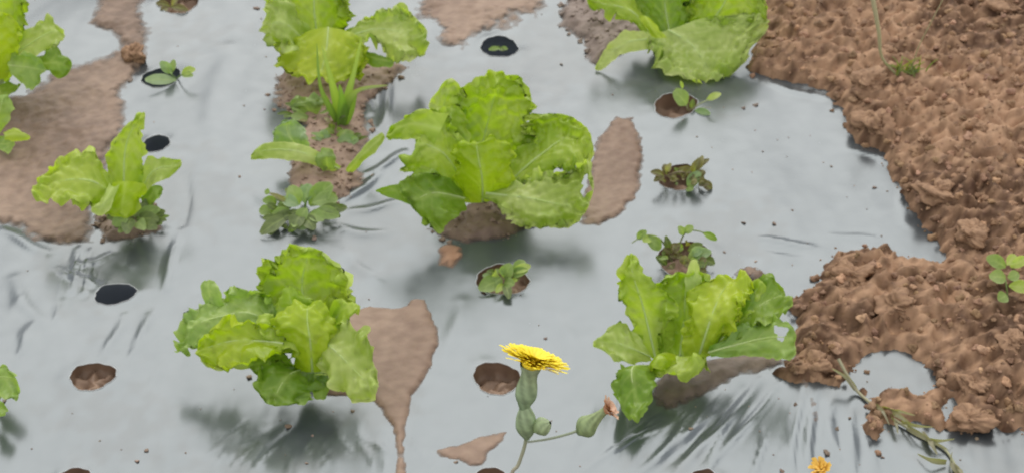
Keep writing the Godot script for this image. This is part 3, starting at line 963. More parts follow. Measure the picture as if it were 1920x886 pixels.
	mud_patch("small brown soil crumb heap touching the top of the lower right lettuce", PackedVector2Array([Vector2(0.298, 0.090), Vector2(0.317, 0.072), Vector2(0.338, 0.078), Vector2(0.347, 0.102), Vector2(0.334, 0.126), Vector2(0.306, 0.120)]), 0.012, 0.012, 0.006, 0.012, 0.006, Color(0.145, 0.092, 0.062), Color(0.30, 0.205, 0.145), 11)
	mud_patch("thin muddy streaks at the right end of the bottom folds", PackedVector2Array([Vector2(0.356, 0.318), Vector2(0.371, 0.315), Vector2(0.379, 0.350), Vector2(0.379, 0.397), Vector2(0.370, 0.407), Vector2(0.369, 0.376), Vector2(0.362, 0.350)]), 0.012, 0.0015, 0.003, 0.006, 0.007, Color(0.2,0.14,0.11), Color(0.34,0.26,0.21), 12)
	mud_patch("soil spilled round the feet of the left lettuce", PackedVector2Array([Vector2(-0.590, -0.056), Vector2(-0.543, -0.096), Vector2(-0.494, -0.069), Vector2(-0.480, -0.017), Vector2(-0.521, 0.009), Vector2(-0.564, 0.015)]), 0.012, 0.008, 0.005, 0.02, 0.006, Color(0.13, 0.085, 0.06), Color(0.27, 0.19, 0.14), 13)
	var p: Node3D
	p = thing("lettuce", "large bright green lettuce in the middle of the picture with a bitten right leaf", "lettuce", Vector3(-0.0412, 0, -0.0719), "lettuces in the plastic mulch")
	stem(p, "stem", [0.0, 0.0, 0.0, 1.6, 13.6, 0.0, 0.2, 27.1, 0.0], 9, 6.3, Color(0.34, 0.40, 0.18), Color(0.40, 0.50, 0.2))
	leaf(p, "bright", 8.1, 310, [-26, 21, 0, -4, 18, 0, 19, 21, 0, -44, 59, -30, -4, 53, -40, 47, 66, -20, -49, 115, -50, 11, 109, -70, 74, 125, -30, -27, 163, -60, 26, 172, -80, 65, 165, -50])
	leaf(p, "pale", 6.8, 690, [-35, 39, -20, -29, 39, -20, -22, 39, -20, -65, 99, -50, -49, 98, -60, -25, 102, -60, -74, 122, -70, -54, 126, -70, -27, 126, -70, -59, 151, -80, -42, 161, -80, -29, 142, -80])
	leaf(p, "bright", 5.4, 100, [-27, 59, 10, -24, 48, 20, -18, 33, 30, -38, 131, -20, -54, 100, 20, -60, 68, 50, -72, 146, -20, -86, 124, 30, -102, 96, 60, -86, 134, 0, -98, 113, 40, -112, 97, 70])
	leaf(p, "bright", 5.4, 867, [-45, 149, -10, -56, 134, 10, -67, 111, 20, -84, 160, 0, -91, 144, 10, -83, 126, 20, -110, 151, 10, -113, 143, 20, -110, 131, 30, -127, 140, 20, -130, 131, 20, -127, 127, 30], Vector3(0, 0, 0), false, false)
	leaf(p, "bright", 6.8, 286, [23, 41, 10, 26, 35, 10, 35, 37, 20, 44, 74, -20, 71, 79, 0, 79, 70, 30, 69, 113, -40, 112, 99, -20, 133, 85, 30, 104, 130, -50, 145, 108, -30, 156, 81, 10])
	leaf(p, "dark", 5.4, 56, [-27, 47, 30, -25, 41, 40, -21, 32, 50, -62, 95, 50, -64, 70, 70, -42, 38, 90, -98, 96, 60, -85, 68, 80, -64, 31, 100, -117, 85, 70, -107, 70, 80, -86, 44, 90])
	leaf(p, "dark", 2.7, 76, [-93, 81, 70, -93, 71, 75, -93, 57, 80, -112, 85, 70, -117, 78, 75, -117, 67, 80, -131, 84, 75, -134, 77, 75, -133, 72, 78, -140, 81, 75, -144, 78, 75, -141, 75, 75], Vector3(0, 0, 0), false, false)
	leaf(p, "heart", 4.1, 843, [-24, 21, 20, 1, 28, 30, 26, 28, 20, -39, 72, 30, 1, 83, 50, 40, 72, 30, -42, 105, 20, -6, 129, 40, 43, 105, 20, -35, 113, 10, 1, 131, 30, 38, 118, 10])
	leaf(p, "pale", 8.1, 262, [-3, 43, 40, 6, 49, 40, 23, 51, 30, 27, 44, 70, 52, 58, 60, 72, 75, 30, 52, 31, 90, 103, 53, 70, 133, 88, 30, 123, 35, 95, 146, 48, 70, 156, 91, 40], Vector3(0.62, 0.86, 13), false, true)
	leaf(p, "bright", 8.1, 32, [-33, 34, 0, -26, 34, 0, -17, 39, 10, -52, 74, -20, -40, 79, -20, -22, 79, -20, -61, 110, -40, -44, 119, -40, -22, 115, -40, -54, 130, -50, -42, 136, -50, -28, 131, -50])
	p = thing("lettuce", "frilly yellow green lettuce beside the rounded mud spill, lowest on the left", "lettuce", Vector3(-0.2577, 0, 0.3023), "lettuces in the plastic mulch")
	stem(p, "stem", [0.0, 0.0, 0.0, 2.0, 12.9, 0.0, 1.4, 25.7, 0.0], 9, 6.3, Color(0.34, 0.40, 0.18), Color(0.40, 0.50, 0.2))
	leaf(p, "bright", 8.1, 76, [-10, 43, 0, 0, 38, 0, 14, 43, 0, -37, 78, -20, -1, 70, -30, 37, 81, -10, -56, 105, -40, -8, 94, -60, 57, 87, -30, -48, 137, -50, -1, 126, -70, 57, 121, -40, -22, 151, -60, 3, 140, -80, 34, 135, -60])
	leaf(p, "bright", 8.1, 447, [26, 80, 10, 30, 74, 10, 35, 75, 20, 39, 114, 0, 47, 109, 10, 48, 103, 30, 54, 118, 0, 62, 120, 20, 56, 109, 30, 66, 120, 10, 71, 120, 20, 65, 117, 30], Vector3(0, 0, 0), false, false)
	leaf(p, "blue", 10.8, 253, [-22, 60, 0, -19, 51, 0, -15, 49, 10, -56, 108, -30, -58, 85, -10, -66, 77, 20, -97, 100, -40, -108, 81, -10, -111, 70, 30, -136, 83, -30, -144, 72, 0, -142, 54, 30, -161, 59, -20, -166, 59, 10, -156, 48, 30])
	leaf(p, "blue", 5.4, 633, [-118, 69, -20, -110, 68, -20, -100, 69, -20, -127, 87, -30, -118, 89, -30, -106, 91, -30, -133, 100, -40, -123, 105, -40, -111, 105, -40, -132, 107, -50, -122, 110, -50, -115, 106, -50], Vector3(0, 0, 0), false, false)
	leaf(p, "heart", 6.8, 439, [-21, 87, 30, -22, 86, 50, -24, 80, 60, -48, 105, 30, -53, 82, 40, -39, 97, 80, -81, 109, 30, -86, 82, 40, -79, 75, 80, -108, 98, 30, -113, 74, 40, -104, 63, 70, -124, 82, 40, -130, 66, 40, -118, 61, 60])
	leaf(p, "heart", 6.8, 423, [-10, 39, 40, 11, 42, 50, 28, 39, 40, -19, 74, 40, 12, 94, 60, 36, 78, 40, -33, 101, 30, 8, 119, 40, 40, 98, 30, -25, 107, 10, 9, 125, 10, 34, 109, 10])
	leaf(p, "pale", 8.1, 229, [10, 66, 30, 20, 81, 30, 29, 87, 20, 20, 60, 70, 43, 85, 60, 63, 99, 30, 48, 48, 100, 68, 70, 80, 83, 96, 50, 83, 42, 115, 94, 55, 105, 94, 64, 80])
	leaf(p, "dark", 8.1, 996, [-11, 32, 30, 2, 31, 30, 13, 26, 30, -39, 71, 60, -17, 52, 70, 23, 37, 70, -53, 59, 90, -29, 47, 100, 7, 32, 90, -47, 44, 105, -30, 38, 110, -5, 33, 100])
	leaf(p, "dark", 5.4, 415, [12, 32, 30, 20, 29, 30, 31, 32, 30, 14, 35, 60, 24, 37, 65, 38, 38, 60, 13, 37, 90, 22, 32, 90, 33, 39, 90], Vector3(0, 0, 0), false, false)
	leaf(p, "blue", 4.1, 786, [-8.6, 35.3, 60.0, -5.5, 32.8, 60.0, -0.3, 31.1, 60.0, -11.6, 34.7, 80.0, -3.9, 32.1, 80.0, 5.9, 32.1, 80.0, -7.3, 35.0, 100.0, 0.9, 31.7, 100.0, 10.9, 36.7, 100.0], Vector3(0, 0, 0), true, true)
	leaf(p, "bright", 9.5, 205, [-5, 46, 20, 5, 43, 20, 19, 48, 20, -20, 76, 10, -7, 85, 0, 12, 85, 0, -34, 90, -10, -17, 110, -10, 8, 106, -10, -33, 101, -20, -17, 115, -20, 0, 111, -20])
	leaf(p, "bright", 8.1, 972, [12, 50, 20, 22, 54, 20, 32, 58, 20, 20, 80, 10, 37, 92, 10, 47, 87, 20, 32, 97, 0, 50, 105, 10, 57, 100, 20, 41, 109, 0, 57, 110, 10, 60, 102, 10])
	leaf(p, "pale", 9.5, 391, [-66, 40, 40, -67, 49, 40, -66, 51, 30, -88, 48, 50, -92, 53, 40, -91, 62, 30, -111, 50, 50, -116, 55, 40, -114, 64, 30, -123, 57, 50, -128, 59, 40, -123, 69, 40], Vector3(0, 0, 0), false, false)
	leaf(p, "dark", 8.1, 762, [-9, 24, 20, -1, 23, 20, 8, 24, 20, -33, 62, 30, -26, 49, 40, -6, 36, 50, -54, 74, 40, -50, 57, 50, -30, 43, 70, -69, 67, 50, -66, 57, 55, -55, 47, 65], Vector3(0, 0, 0), false, false)
	leaf(p, "bright", 9.5, 532, [-7, 54, 20, -1, 50, 20, 10, 58, 30, -33, 82, 10, -18, 83, 30, -4, 77, 50, -50, 100, 10, -40, 95, 30, -30, 82, 50, -60, 100, 10, -54, 98, 30, -49, 85, 40], Vector3(0, 0, 0), false, false)
	p = thing("lettuce", "upright lettuce with a pointed left leaf beside the soil bank at lower right", "lettuce", Vector3(0.2112, 0, 0.2914), "lettuces in the plastic mulch")
	stem(p, "stem", [0.0, 0.0, 0.0, 0.8, 12.9, 0.0, -1.1, 25.7, 0.0], 9, 6.3, Color(0.34, 0.40, 0.18), Color(0.40, 0.50, 0.2))
	leaf(p, "bright", 9.5, 369, [-38, 27, 10, -30, 23, 10, -18, 25, 10, -60, 66, 0, -40, 64, -10, -6, 68, 0, -76, 90, -20, -50, 101, -20, -13, 101, -20, -77, 120, -30, -61, 130, -30, -43, 119, -30, -70, 136, -50, -63, 144, -50, -56, 132, -50])
	leaf(p, "bright", 8, 785, [-25, 25, 10, 0, 22, 10, 30, 25, 10, -33, 67, -10, 7, 58, -20, 50, 67, -10, -38, 90, -40, 10, 91, -50, 54, 92, -40, -16, 104, -50, 18, 112, -60, 42, 103, -50])
	leaf(p, "pale", 4.1, 159, [7, 92, -40, 19, 92, -40, 29, 92, -40, 8, 110, -50, 18, 110, -50, 27, 108, -50, 11, 120, -60, 18, 127, -60, 25, 119, -60], Vector3(0, 0, 0), false, false)
	leaf(p, "heart", 8.1, 926, [6, 35, 20, 23, 33, 20, 42, 38, 20, 3, 72, 0, 34, 85, 15, 66, 90, 20, 17, 94, -30, 52, 111, -20, 84, 115, 10, 43, 113, -40, 73, 121, -40, 93, 123, -10])
	leaf(p, "dark", 6.8, 345, [29, 46, 20, 36, 41, 20, 43, 44, 30, 68, 86, -10, 71, 82, 10, 77, 73, 30, 102, 115, -40, 107, 101, -10, 102, 89, 30, 124, 107, -40, 137, 96, -20, 137, 96, 10])
	leaf(p, "blue", 6.8, 115, [34, 58, 30, 34, 49, 30, 37, 49, 40, 73, 77, 20, 76, 72, 40, 73, 61, 50, 112, 98, 20, 116, 80, 40, 113, 66, 60, 135, 93, 20, 140, 74, 40, 138, 58, 60], Vector3(-0.25, 0.72, 9), false, true)
	leaf(p, "pale", 6.8, 135, [-39, 41, 20, -38, 35, 20, -36, 28, 20, -57, 66, 10, -67, 58, 30, -64, 42, 40, -77, 78, 0, -85, 58, 20, -84, 47, 40, -98, 59, 10, -110, 57, 20, -102, 53, 30])
	leaf(p, "dark", 5.4, 902, [-49, 40, 40, -40, 35, 40, -28, 40, 40, -82, 43, 60, -63, 58, 75, -33, 39, 60, -88, 38, 90, -61, 42, 100, -35, 40, 90, -75, 32, 125, -62, 26, 138, -47, 37, 125])
	leaf(p, "bright", 8.1, 708, [-28, 46, 30, -6, 50, 40, 21, 46, 30, -45, 48, 50, -8, 48, 60, 29, 55, 50, -50, 48, 60, -7, 45, 75, 40, 56, 60], Vector3(0, 0, 0), false, false)
	leaf(p, "heart", 4.1, 91, [-33, 42, 30, -19, 49, 30, -2, 42, 30, -43, 40, 50, -30, 62, 55, -13, 53, 60, -45, 43, 65, -36, 56, 70, -24, 47, 70], Vector3(0, 0, 0), false, false)
	leaf(p, "bright", 8.1, 894, [27, 46, 20, 34, 41, 20, 40, 48, 30, 50, 69, -10, 62, 76, 0, 70, 79, 20, 73, 100, -30, 90, 101, -20, 94, 93, 0, 90, 112, -40, 102, 114, -30, 109, 101, -20])
	p = thing("lettuce", "pale bumpy lettuce by the top edge next to the bare soil", "lettuce", Vector3(0.2532, 0, -0.5130), "lettuces in the plastic mulch")
	stem(p, "stem", [0.0, 0.0, 0.0, 1.1, 14.4, 0.0, -1.2, 28.8, 0.0], 9, 6.3, Color(0.34, 0.40, 0.18), Color(0.40, 0.50, 0.2))
	leaf(p, "dark", 6.8, 907, [-15, 7, 0, 0, 7, 0, 15, 7, 0, -63, 58, -20, -10, 46, -40, 32, 58, -20, -74, 107, -50, -14, 106, -70, 40, 107, -50, -46, 155, -70, -12, 157, -80, 21, 155, -70])
	leaf(p, "bright", 6.8, 326, [6, 12, 0, 16, 12, 0, 29, 16, 0, 20, 58, -20, 67, 56, -10, 109, 52, 20, 27, 122, -40, 90, 114, -20, 136, 63, 10, 52, 158, -50, 98, 150, -40, 132, 105, -20])
	leaf(p, "bright", 6.8, 96, [-33, 27, 10, -28, 17, 10, -23, 14, 20, -77, 95, -20, -67, 72, 10, -61, 53, 20, -127, 105, -20, -111, 80, 0, -95, 69, 20, -150, 101, -10, -141, 87, 0, -128, 80, 10])
	leaf(p, "pale", 4.1, 467, [-42, 42, 20, -34, 34, 30, -28, 23, 40, -79, 53, 40, -74, 40, 50, -74, 29, 60, -108, 29, 50, -103, 23, 60, -97, 18, 70, -126, 10, 70, -122, 6, 75, -112, 6, 75])
	leaf(p, "heart", 4.1, 883, [-58, 74, 30, -48, 76, 30, -38, 69, 30, -49, 63, 40, -38, 64, 45, -25, 58, 45, -38, 48, 50, -25, 51, 55, -10, 46, 50], Vector3(0, 0, 0), false, false)
	leaf(p, "pale", 6.8, 653, [-34, 40, 20, -11, 45, 20, 24, 54, 10, -44, 33, 50, 23, 33, 40, 110, 70, 20, -28, 22, 80, 41, 19, 70, 126, 44, 40, -1, 13, 110, 53, 7, 110, 101, 12, 80])
	p = thing("lettuce", "frilly lettuce at the top edge standing over the grass weed", "lettuce", Vector3(-0.2937, 0, -0.4587), "lettuces in the plastic mulch")
	stem(p, "stem", [0.0, 0.0, 0.0, 2.4, 14.3, 0.0, 1.4, 28.6, 0.0], 9, 6.3, Color(0.34, 0.40, 0.18), Color(0.40, 0.50, 0.2))
	leaf(p, "bright", 10.8, 757, [-27, 33, 0, -3, 29, 0, 30, 33, 0, -67, 88, -20, -10, 82, -30, 44, 88, -20, -76, 145, -50, -9, 149, -60, 49, 145, -50, -48, 186, -60, -8, 190, -70, 33, 186, -60])
	leaf(p, "pale", 12.2, 176, [-13, 53, 10, -18, 47, 20, -23, 43, 30, -43, 117, 0, -50, 93, 30, -42, 55, 50, -70, 121, -10, -75, 87, 20, -67, 55, 40, -82, 112, -10, -84, 92, 20, -77, 71, 40])
	leaf(p, "heart", 5.4, 943, [-18, 79, 30, 15, 86, 30, 51, 77, 30, -50, 62, 50, 13, 64, 65, 75, 60, 50, -62, 48, 80, 5, 40, 95, 70, 35, 80, -39, 44, 95, 9, 39, 105, 53, 35, 95])
	leaf(p, "pale", 10.8, 362, [33, 67, 10, 37, 62, 20, 46, 54, 30, 74, 88, 0, 82, 75, 15, 85, 62, 40, 118, 95, -10, 125, 73, 20, 122, 48, 60, 150, 90, 0, 165, 59, 20, 156, 40, 60])
	leaf(p, "pale", 8.1, 733, [110, 76, 0, 118, 73, 0, 126, 71, 0, 112, 91, -10, 124, 91, -10, 138, 84, -10, 118, 99, -20, 126, 101, -20, 135, 93, -20], Vector3(0, 0, 0), false, false)
	leaf(p, "dark", 5.4, 539, [41, 51, 30, 49, 46, 30, 56, 39, 30, 74, 52, 40, 83, 45, 50, 83, 35, 60, 107, 45, 50, 114, 42, 60, 112, 37, 70], Vector3(0, 0, 0), false, false)
	p = thing("lettuce", "yellow green lettuce with one tall pointed leaf, on the left mud wash", "lettuce", Vector3(-0.5395, 0, -0.0494), "lettuces in the plastic mulch")
	stem(p, "stem", [0.0, 0.0, 0.0, 2.9, 13.5, 0.0, 2.7, 27.0, 0.0], 9, 6.3, Color(0.34, 0.40, 0.18), Color(0.40, 0.50, 0.2))
	leaf(p, "bright", 5.4, 373, [-14, 39, 0, 1, 35, 0, 25, 39, 0, -21, 85, -20, 4, 84, -25, 35, 82, -10, -5, 113, -40, 12, 111, -40, 30, 111, -30, 26, 134, -50, 30, 139, -50, 35, 136, -50])
	leaf(p, "bright", 6.8, 789, [-8, 60, 10, -8, 43, 20, -8, 30, 30, -34, 97, -10, -34, 78, 30, -34, 49, 60, -73, 100, 0, -76, 78, 30, -77, 68, 60, -106, 82, 20, -114, 69, 40, -104, 60, 60])
	leaf(p, "heart", 5.4, 163, [-11, 74, 30, 14, 85, 40, 37, 74, 30, -15, 54, 40, 9, 61, 50, 35, 57, 40, -17, 37, 50, 7, 39, 60, 30, 37, 50], Vector3(0, 0, 0), false, false)
	leaf(p, "pale", 4.1, 579, [-8, 83, 40, -3, 79, 45, 5, 83, 45, -23, 63, 60, -13, 67, 65, -5, 61, 65, -36, 60, 65, -25, 49, 70, -12, 52, 70], Vector3(0, 0, 0), false, false)
	leaf(p, "pale", 4.1, 349, [19, 49, 0, 23, 40, 0, 30, 36, 10, 35, 84, -20, 45, 69, -10, 48, 58, 10, 60, 80, -20, 70, 76, -10, 67, 63, 0, 78, 84, -20, 82, 77, -20, 80, 73, -10])
	leaf(p, "dark", 4.1, 765, [25, 38, 10, 28, 29, 10, 33, 22, 10, 43, 56, 10, 48, 52, 20, 47, 43, 30, 55, 60, 10, 57, 51, 10, 56, 47, 20], Vector3(0, 0, 0), false, false)
	p = thing("lettuce", "lettuce cut off by the left edge near the top", "lettuce", Vector3(-0.7860, 0, -0.3948), "lettuces in the plastic mulch")
	stem(p, "stem", [0.0, 0.0, 0.0, 3.6, 14.2, 0.0, 3.8, 28.3, 0.0], 9, 6.3, Color(0.34, 0.40, 0.18), Color(0.40, 0.50, 0.2))
	leaf(p, "bright", 6.8, 203, [-18, 14, 0, 1, 9, 0, 22, 14, 0, -23, 98, 0, 11, 92, -10, 48, 87, 0, -21, 154, -30, 20, 163, -30, 54, 136, -30, 5, 185, -40, 26, 189, -40, 44, 176, -40])
	leaf(p, "heart", 5.4, 970, [-17, 37, 30, 6, 32, 30, 24, 31, 20, -17, 92, 30, 19, 103, 40, 52, 97, 30, -13, 137, 20, 26, 149, 30, 55, 128, 20])
	leaf(p, "pale", 6.8, 740, [39, 78, 10, 44, 75, 20, 48, 73, 30, 67, 109, 0, 77, 96, 20, 72, 79, 40, 87, 116, -10, 101, 104, 10, 98, 86, 30, 109, 105, 0, 117, 100, 10, 109, 89, 20])
	leaf(p, "blue", 5.4, 159, [26, 71, 30, 32, 64, 40, 37, 52, 50, 55, 86, 40, 64, 66, 50, 61, 49, 70, 78, 86, 50, 90, 67, 60, 75, 45, 80])
	leaf(p, "dark", 8.1, 530, [67, 71, 30, 73, 66, 40, 75, 55, 40, 99, 86, 30, 107, 74, 50, 99, 61, 60, 124, 77, 40, 129, 66, 50, 114, 48, 60], Vector3(0, 0, 0), false, false)
	leaf(p, "dark", 5.4, 946, [1, 38, 40, 14, 35, 50, 29, 38, 40, 4, 32, 60, 22, 33, 70, 53, 41, 60, 16, 34, 80, 28, 33, 80, 49, 42, 80], Vector3(0, 0, 0), false, false)
	p = thing("lettuce", "young lettuce on the left mud wash half outside the left edge", "lettuce", Vector3(-0.7631, 0, -0.2477), "lettuces in the plastic mulch")
	leaf(p, "blue", 4.1, 464, [-5, 6, 0, -1, 6, 0, 4, 4, 0, -4, 43, 0, 14, 46, 0, 27, 34, 0, 4, 60, -10, 20, 65, -10, 32, 46, -10, 14, 63, -20, 23, 61, -20, 28, 52, -20])
	leaf(p, "blue", 4.1, 270, [4, 13, 20, 6, 7, 20, 10, 8, 30, 17, 19, 20, 25, 12, 30, 21, 5, 40, 27, 24, 20, 37, 19, 30, 34, 4, 50])
	leaf(p, "bright", 4.1, 254, [21, 26, 20, 25, 26, 30, 24, 19, 30, 42, 39, 30, 45, 36, 40, 42, 24, 40, 59, 35, 40, 66, 33, 45, 59, 25, 45], Vector3(0, 0, 0), false, false)
	p = thing("lettuce", "lettuce leaf edge showing at the lower left border of the picture", "lettuce", Vector3(-0.6550, 0, 0.3501), "lettuces in the plastic mulch")
	leaf(p, "blue", 8.1, 528, [-5, 9, 0, -1, 6, 0, 2, 3, 0, 3, 39, -10, 15, 30, 0, 17, 16, 20, 21, 45, -10, 36, 39, 10, 37, 28, 40, 35, 47, 0, 50, 37, 20, 46, 24, 50])
	leaf(p, "dark", 5.4, 298, [0, 16, 20, 4, 12, 20, 7, 10, 20, 18, 24, 40, 24, 24, 50, 24, 24, 60, 29, 27, 40, 40, 32, 60, 39, 32, 80], Vector3(0, 0, 0), false, false)
	p = thing("weed_seedling", "mint green seedling sprouting from the dark upper left hole", "weed seedling", Vector3(-0.5227, 0, -0.4185), "weed seedlings in the planting holes")
	stem(p, "stem", [6.7, 1.9, 0.0, 2.7, 15.5, 10.0, -1.6, 19.0, 0.0], 1.2, 0.9, Color(0.2, 0.3, 0.1), Color(0.25, 0.36, 0.12))
	stem(p, "stem", [6.7, 1.9, 0.0, 17.3, 15.5, 10.0, 21.7, 19.2, 10.0], 1.2, 0.9, Color(0.2, 0.3, 0.1), Color(0.25, 0.36, 0.12))
	leaf(p, "mint", 1, 311, [8.6, 5.1, 11.3, 8.3, 6.0, 10.0, 8.2, 7.1, 9.0, -4.4, 5.9, 22.4, -5.6, 10.5, 16.2, -6.3, 16.1, 10.8, -19.8, 8.5, 28.3, -21.1, 13.6, 21.4, -21.9, 19.8, 15.5, -35.5, 12.7, 28.1, -36.1, 15.0, 25.0, -36.4, 17.8, 22.3], Vector3.ZERO, true)
	leaf(p, "mint", 1, 295, [0.3, 10.9, 1.2, 1.0, 11.4, 0.0, 2.1, 12.3, -0.4, -7.0, 16.1, 7.2, -3.2, 19.1, 1.9, 2.0, 23.1, -0.7, -13.1, 23.1, 7.8, -8.9, 26.3, 1.9, -3.0, 30.9, -1.1, -16.9, 30.7, 2.7, -15.0, 32.2, 0.0, -12.4, 34.2, -1.3], Vector3.ZERO, true)
	leaf(p, "weed", 1, 101, [0.3, 13.6, 0.1, 1.2, 13.3, 0.0, 2.1, 13.3, 0.4, -2.4, 20.9, -1.5, 2.2, 19.8, -1.8, 6.8, 19.8, -0.2, -1.7, 26.9, -5.0, 3.5, 25.6, -5.3, 8.5, 25.6, -3.6, 2.4, 30.7, -9.9, 4.7, 30.1, -10.0, 6.9, 30.1, -9.2], Vector3.ZERO, true)
	leaf(p, "pale", 1, 481, [17.2, 18.4, 9.4, 17.5, 17.3, 10.0, 17.7, 16.9, 11.1, 22.4, 26.6, 8.8, 24.0, 22.0, 12.1, 24.9, 19.2, 17.3, 29.8, 29.8, 8.4, 31.6, 24.6, 12.1, 32.7, 21.5, 17.8, 38.5, 27.2, 8.3, 39.3, 24.9, 10.0, 39.8, 23.5, 12.6], Vector3.ZERO, true)
	leaf(p, "weed", 1, 287, [17.4, 16.3, 9.5, 17.3, 15.5, 10.0, 17.0, 15.1, 10.8, 23.6, 22.0, 11.5, 22.9, 18.3, 14.3, 21.4, 16.1, 18.3, 30.5, 23.9, 14.7, 29.8, 19.7, 17.8, 28.0, 17.3, 22.2, 37.1, 21.4, 18.6, 36.8, 19.5, 20.0, 36.0, 18.4, 22.0], Vector3.ZERO, true)
	p = thing("weed_seedling", "tiny sprout inside the dark hole between the top lettuces", "weed seedling", Vector3(-0.0201, 0, -0.5130), "weed seedlings in the planting holes")
	leaf(p, "weed", 1, 345, [1.9, 1.5, 0.6, 1.7, 1.5, 0.0, 1.6, 2.1, -0.4, -3.1, 1.5, 6.1, -4.0, 3.0, 3.0, -4.6, 5.8, 1.0, -9.4, 1.5, 8.5, -10.5, 3.1, 5.1, -11.1, 6.3, 2.8, -16.2, 1.5, 7.5, -16.7, 2.0, 6.0, -17.0, 3.4, 5.0], Vector3.ZERO, true)
	leaf(p, "weed", 1, 761, [1.7, 2.1, -0.3, 1.7, 1.5, 0.0, 1.5, 1.5, 0.6, 5.8, 5.0, 0.1, 5.3, 2.5, 2.0, 4.4, 1.5, 4.7, 10.0, 5.5, 1.3, 9.4, 2.7, 3.4, 8.4, 1.5, 6.4, 13.7, 3.3, 3.1, 13.4, 2.0, 4.0, 13.0, 1.5, 5.3], Vector3.ZERO, true)
	leaf(p, "dull", 1, 567, [-0.2, 1.5, 0.5, -0.0, 1.5, 0.0, 0.3, 1.9, -0.2, -1.9, 1.5, 2.6, -1.0, 2.5, 0.3, 0.4, 4.4, -1.1, -3.1, 1.9, 2.8, -2.1, 3.3, 0.3, -0.6, 5.5, -1.3, -3.8, 3.2, 1.2, -3.3, 3.9, 0.0, -2.6, 4.8, -0.7], Vector3.ZERO, true)
	leaf(p, "dull", 1, 947, [2.0, 1.9, 1.8, 1.7, 1.5, 2.0, 1.2, 1.5, 2.3, 4.6, 4.5, 3.7, 2.8, 2.8, 4.9, 0.6, 2.2, 6.4, 6.6, 4.9, 6.3, 4.6, 2.9, 7.7, 2.1, 2.3, 9.3, 7.6, 2.9, 9.4, 6.7, 2.0, 10.0, 5.6, 1.7, 10.7], Vector3.ZERO, true)
	stem(p, "stem", [-0.0, 0.0, 0.0, 0.1, 3.9, 10.0], 1, 0.8, Color(0.2, 0.3, 0.1), Color(0.25, 0.36, 0.12))
	p = thing("weed_seedling", "seedling with one round leaf leaning over the hole under the top right lettuce", "weed seedling", Vector3(0.2644, 0, -0.3283), "weed seedlings in the planting holes")
	stem(p, "stem", [0.2, 0.0, 0.0, -2.4, 10.6, 5.0, -7.2, 16.9, 0.0], 1.6, 1, Color(0.3, 0.27, 0.15), Color(0.25, 0.33, 0.14))
	stem(p, "stem", [1.6, 0.0, 0.0, 14.9, 14.9, 6.0, 34.9, 22.5, 0.0], 1.2, 0.8, Color(0.3, 0.27, 0.15), Color(0.3, 0.36, 0.16))
	stem(p, "stem", [1.6, 0.0, 0.0, 22.1, 5.6, 0.0, 43.9, 3.8, 0.0], 1, 0.6, Color(0.2, 0.2, 0.11), Color(0.25, 0.22, 0.12))
	leaf(p, "weed", 1, 578, [-4.4, 16.3, 11.8, -3.1, 17.4, 10.0, -1.4, 18.8, 9.0, -14.9, 21.0, 19.6, -8.7, 26.2, 11.8, -1.1, 32.6, 6.5, -22.0, 29.4, 19.6, -15.8, 34.6, 11.8, -8.1, 41.0, 6.5, -27.0, 38.4, 14.7, -23.2, 41.6, 10.0, -18.6, 45.4, 6.8], Vector3.ZERO, true)
	leaf(p, "pale", 1, 994, [26.7, 19.5, -0.4, 27.1, 18.7, 0.0, 27.3, 18.4, 0.9, 31.0, 28.0, -0.3, 32.9, 24.4, 2.2, 34.1, 22.2, 6.3, 38.2, 32.2, -0.6, 40.3, 28.3, 2.2, 41.6, 25.8, 6.7, 47.1, 31.7, -1.3, 48.0, 29.9, 0.0, 48.6, 28.8, 2.0], Vector3.ZERO, true)
	leaf(p, "mint", 1, 368, [5.8, 3.4, 9.1, 5.6, 2.4, 10.0, 5.3, 1.7, 11.1, 13.9, 11.5, 11.0, 13.0, 6.7, 15.5, 11.6, 2.9, 20.8, 23.1, 13.5, 14.0, 22.2, 8.1, 18.9, 20.6, 4.0, 24.8, 32.2, 9.2, 17.8, 31.8, 6.7, 20.0, 31.1, 4.9, 22.7], Vector3.ZERO, true)
	leaf(p, "pale", 1, 784, [-10.2, 39.1, 0.3, -9.8, 39.2, 0.0, -9.3, 39.4, 0.0, -12.6, 43.0, 2.4, -10.7, 43.6, 1.1, -8.4, 44.3, 1.0, -14.2, 47.5, 2.5, -12.0, 48.1, 1.1, -9.5, 48.9, 0.9, -14.5, 51.9, 0.6, -13.5, 52.2, 0.0, -12.4, 52.5, -0.1], Vector3.ZERO, true)
	leaf(p, "dull", 1, 554, [3.8, 3.9, 0.1, 4.6, 3.8, 0.0, 5.3, 3.7, 0.4, 1.3, 9.9, 1.8, 5.2, 9.4, 1.5, 8.8, 8.8, 3.0, 1.7, 15.9, 1.8, 6.0, 15.2, 1.5, 10.1, 14.7, 3.1, 5.1, 20.9, 0.1, 7.0, 20.6, 0.0, 8.8, 20.3, 0.8], Vector3.ZERO, true)
	p = thing("weed_seedling", "withered brown seedling ringing its hole with one fresh leaf", "weed seedling", Vector3(0.2475, 0, -0.1301), "weed seedlings in the planting holes")
	leaf(p, "wilt", 1, 548, [-31.9, 20.1, 11.1, -31.8, 20.3, 10.0, -31.5, 21.3, 9.7, -37.8, 23.6, 17.3, -37.2, 25.1, 12.5, -35.6, 29.6, 10.6, -44.6, 26.0, 17.8, -44.0, 27.6, 12.4, -42.1, 32.6, 10.3, -51.3, 26.8, 12.4, -51.0, 27.5, 10.0, -50.2, 29.7, 9.0], Vector3.ZERO, true)
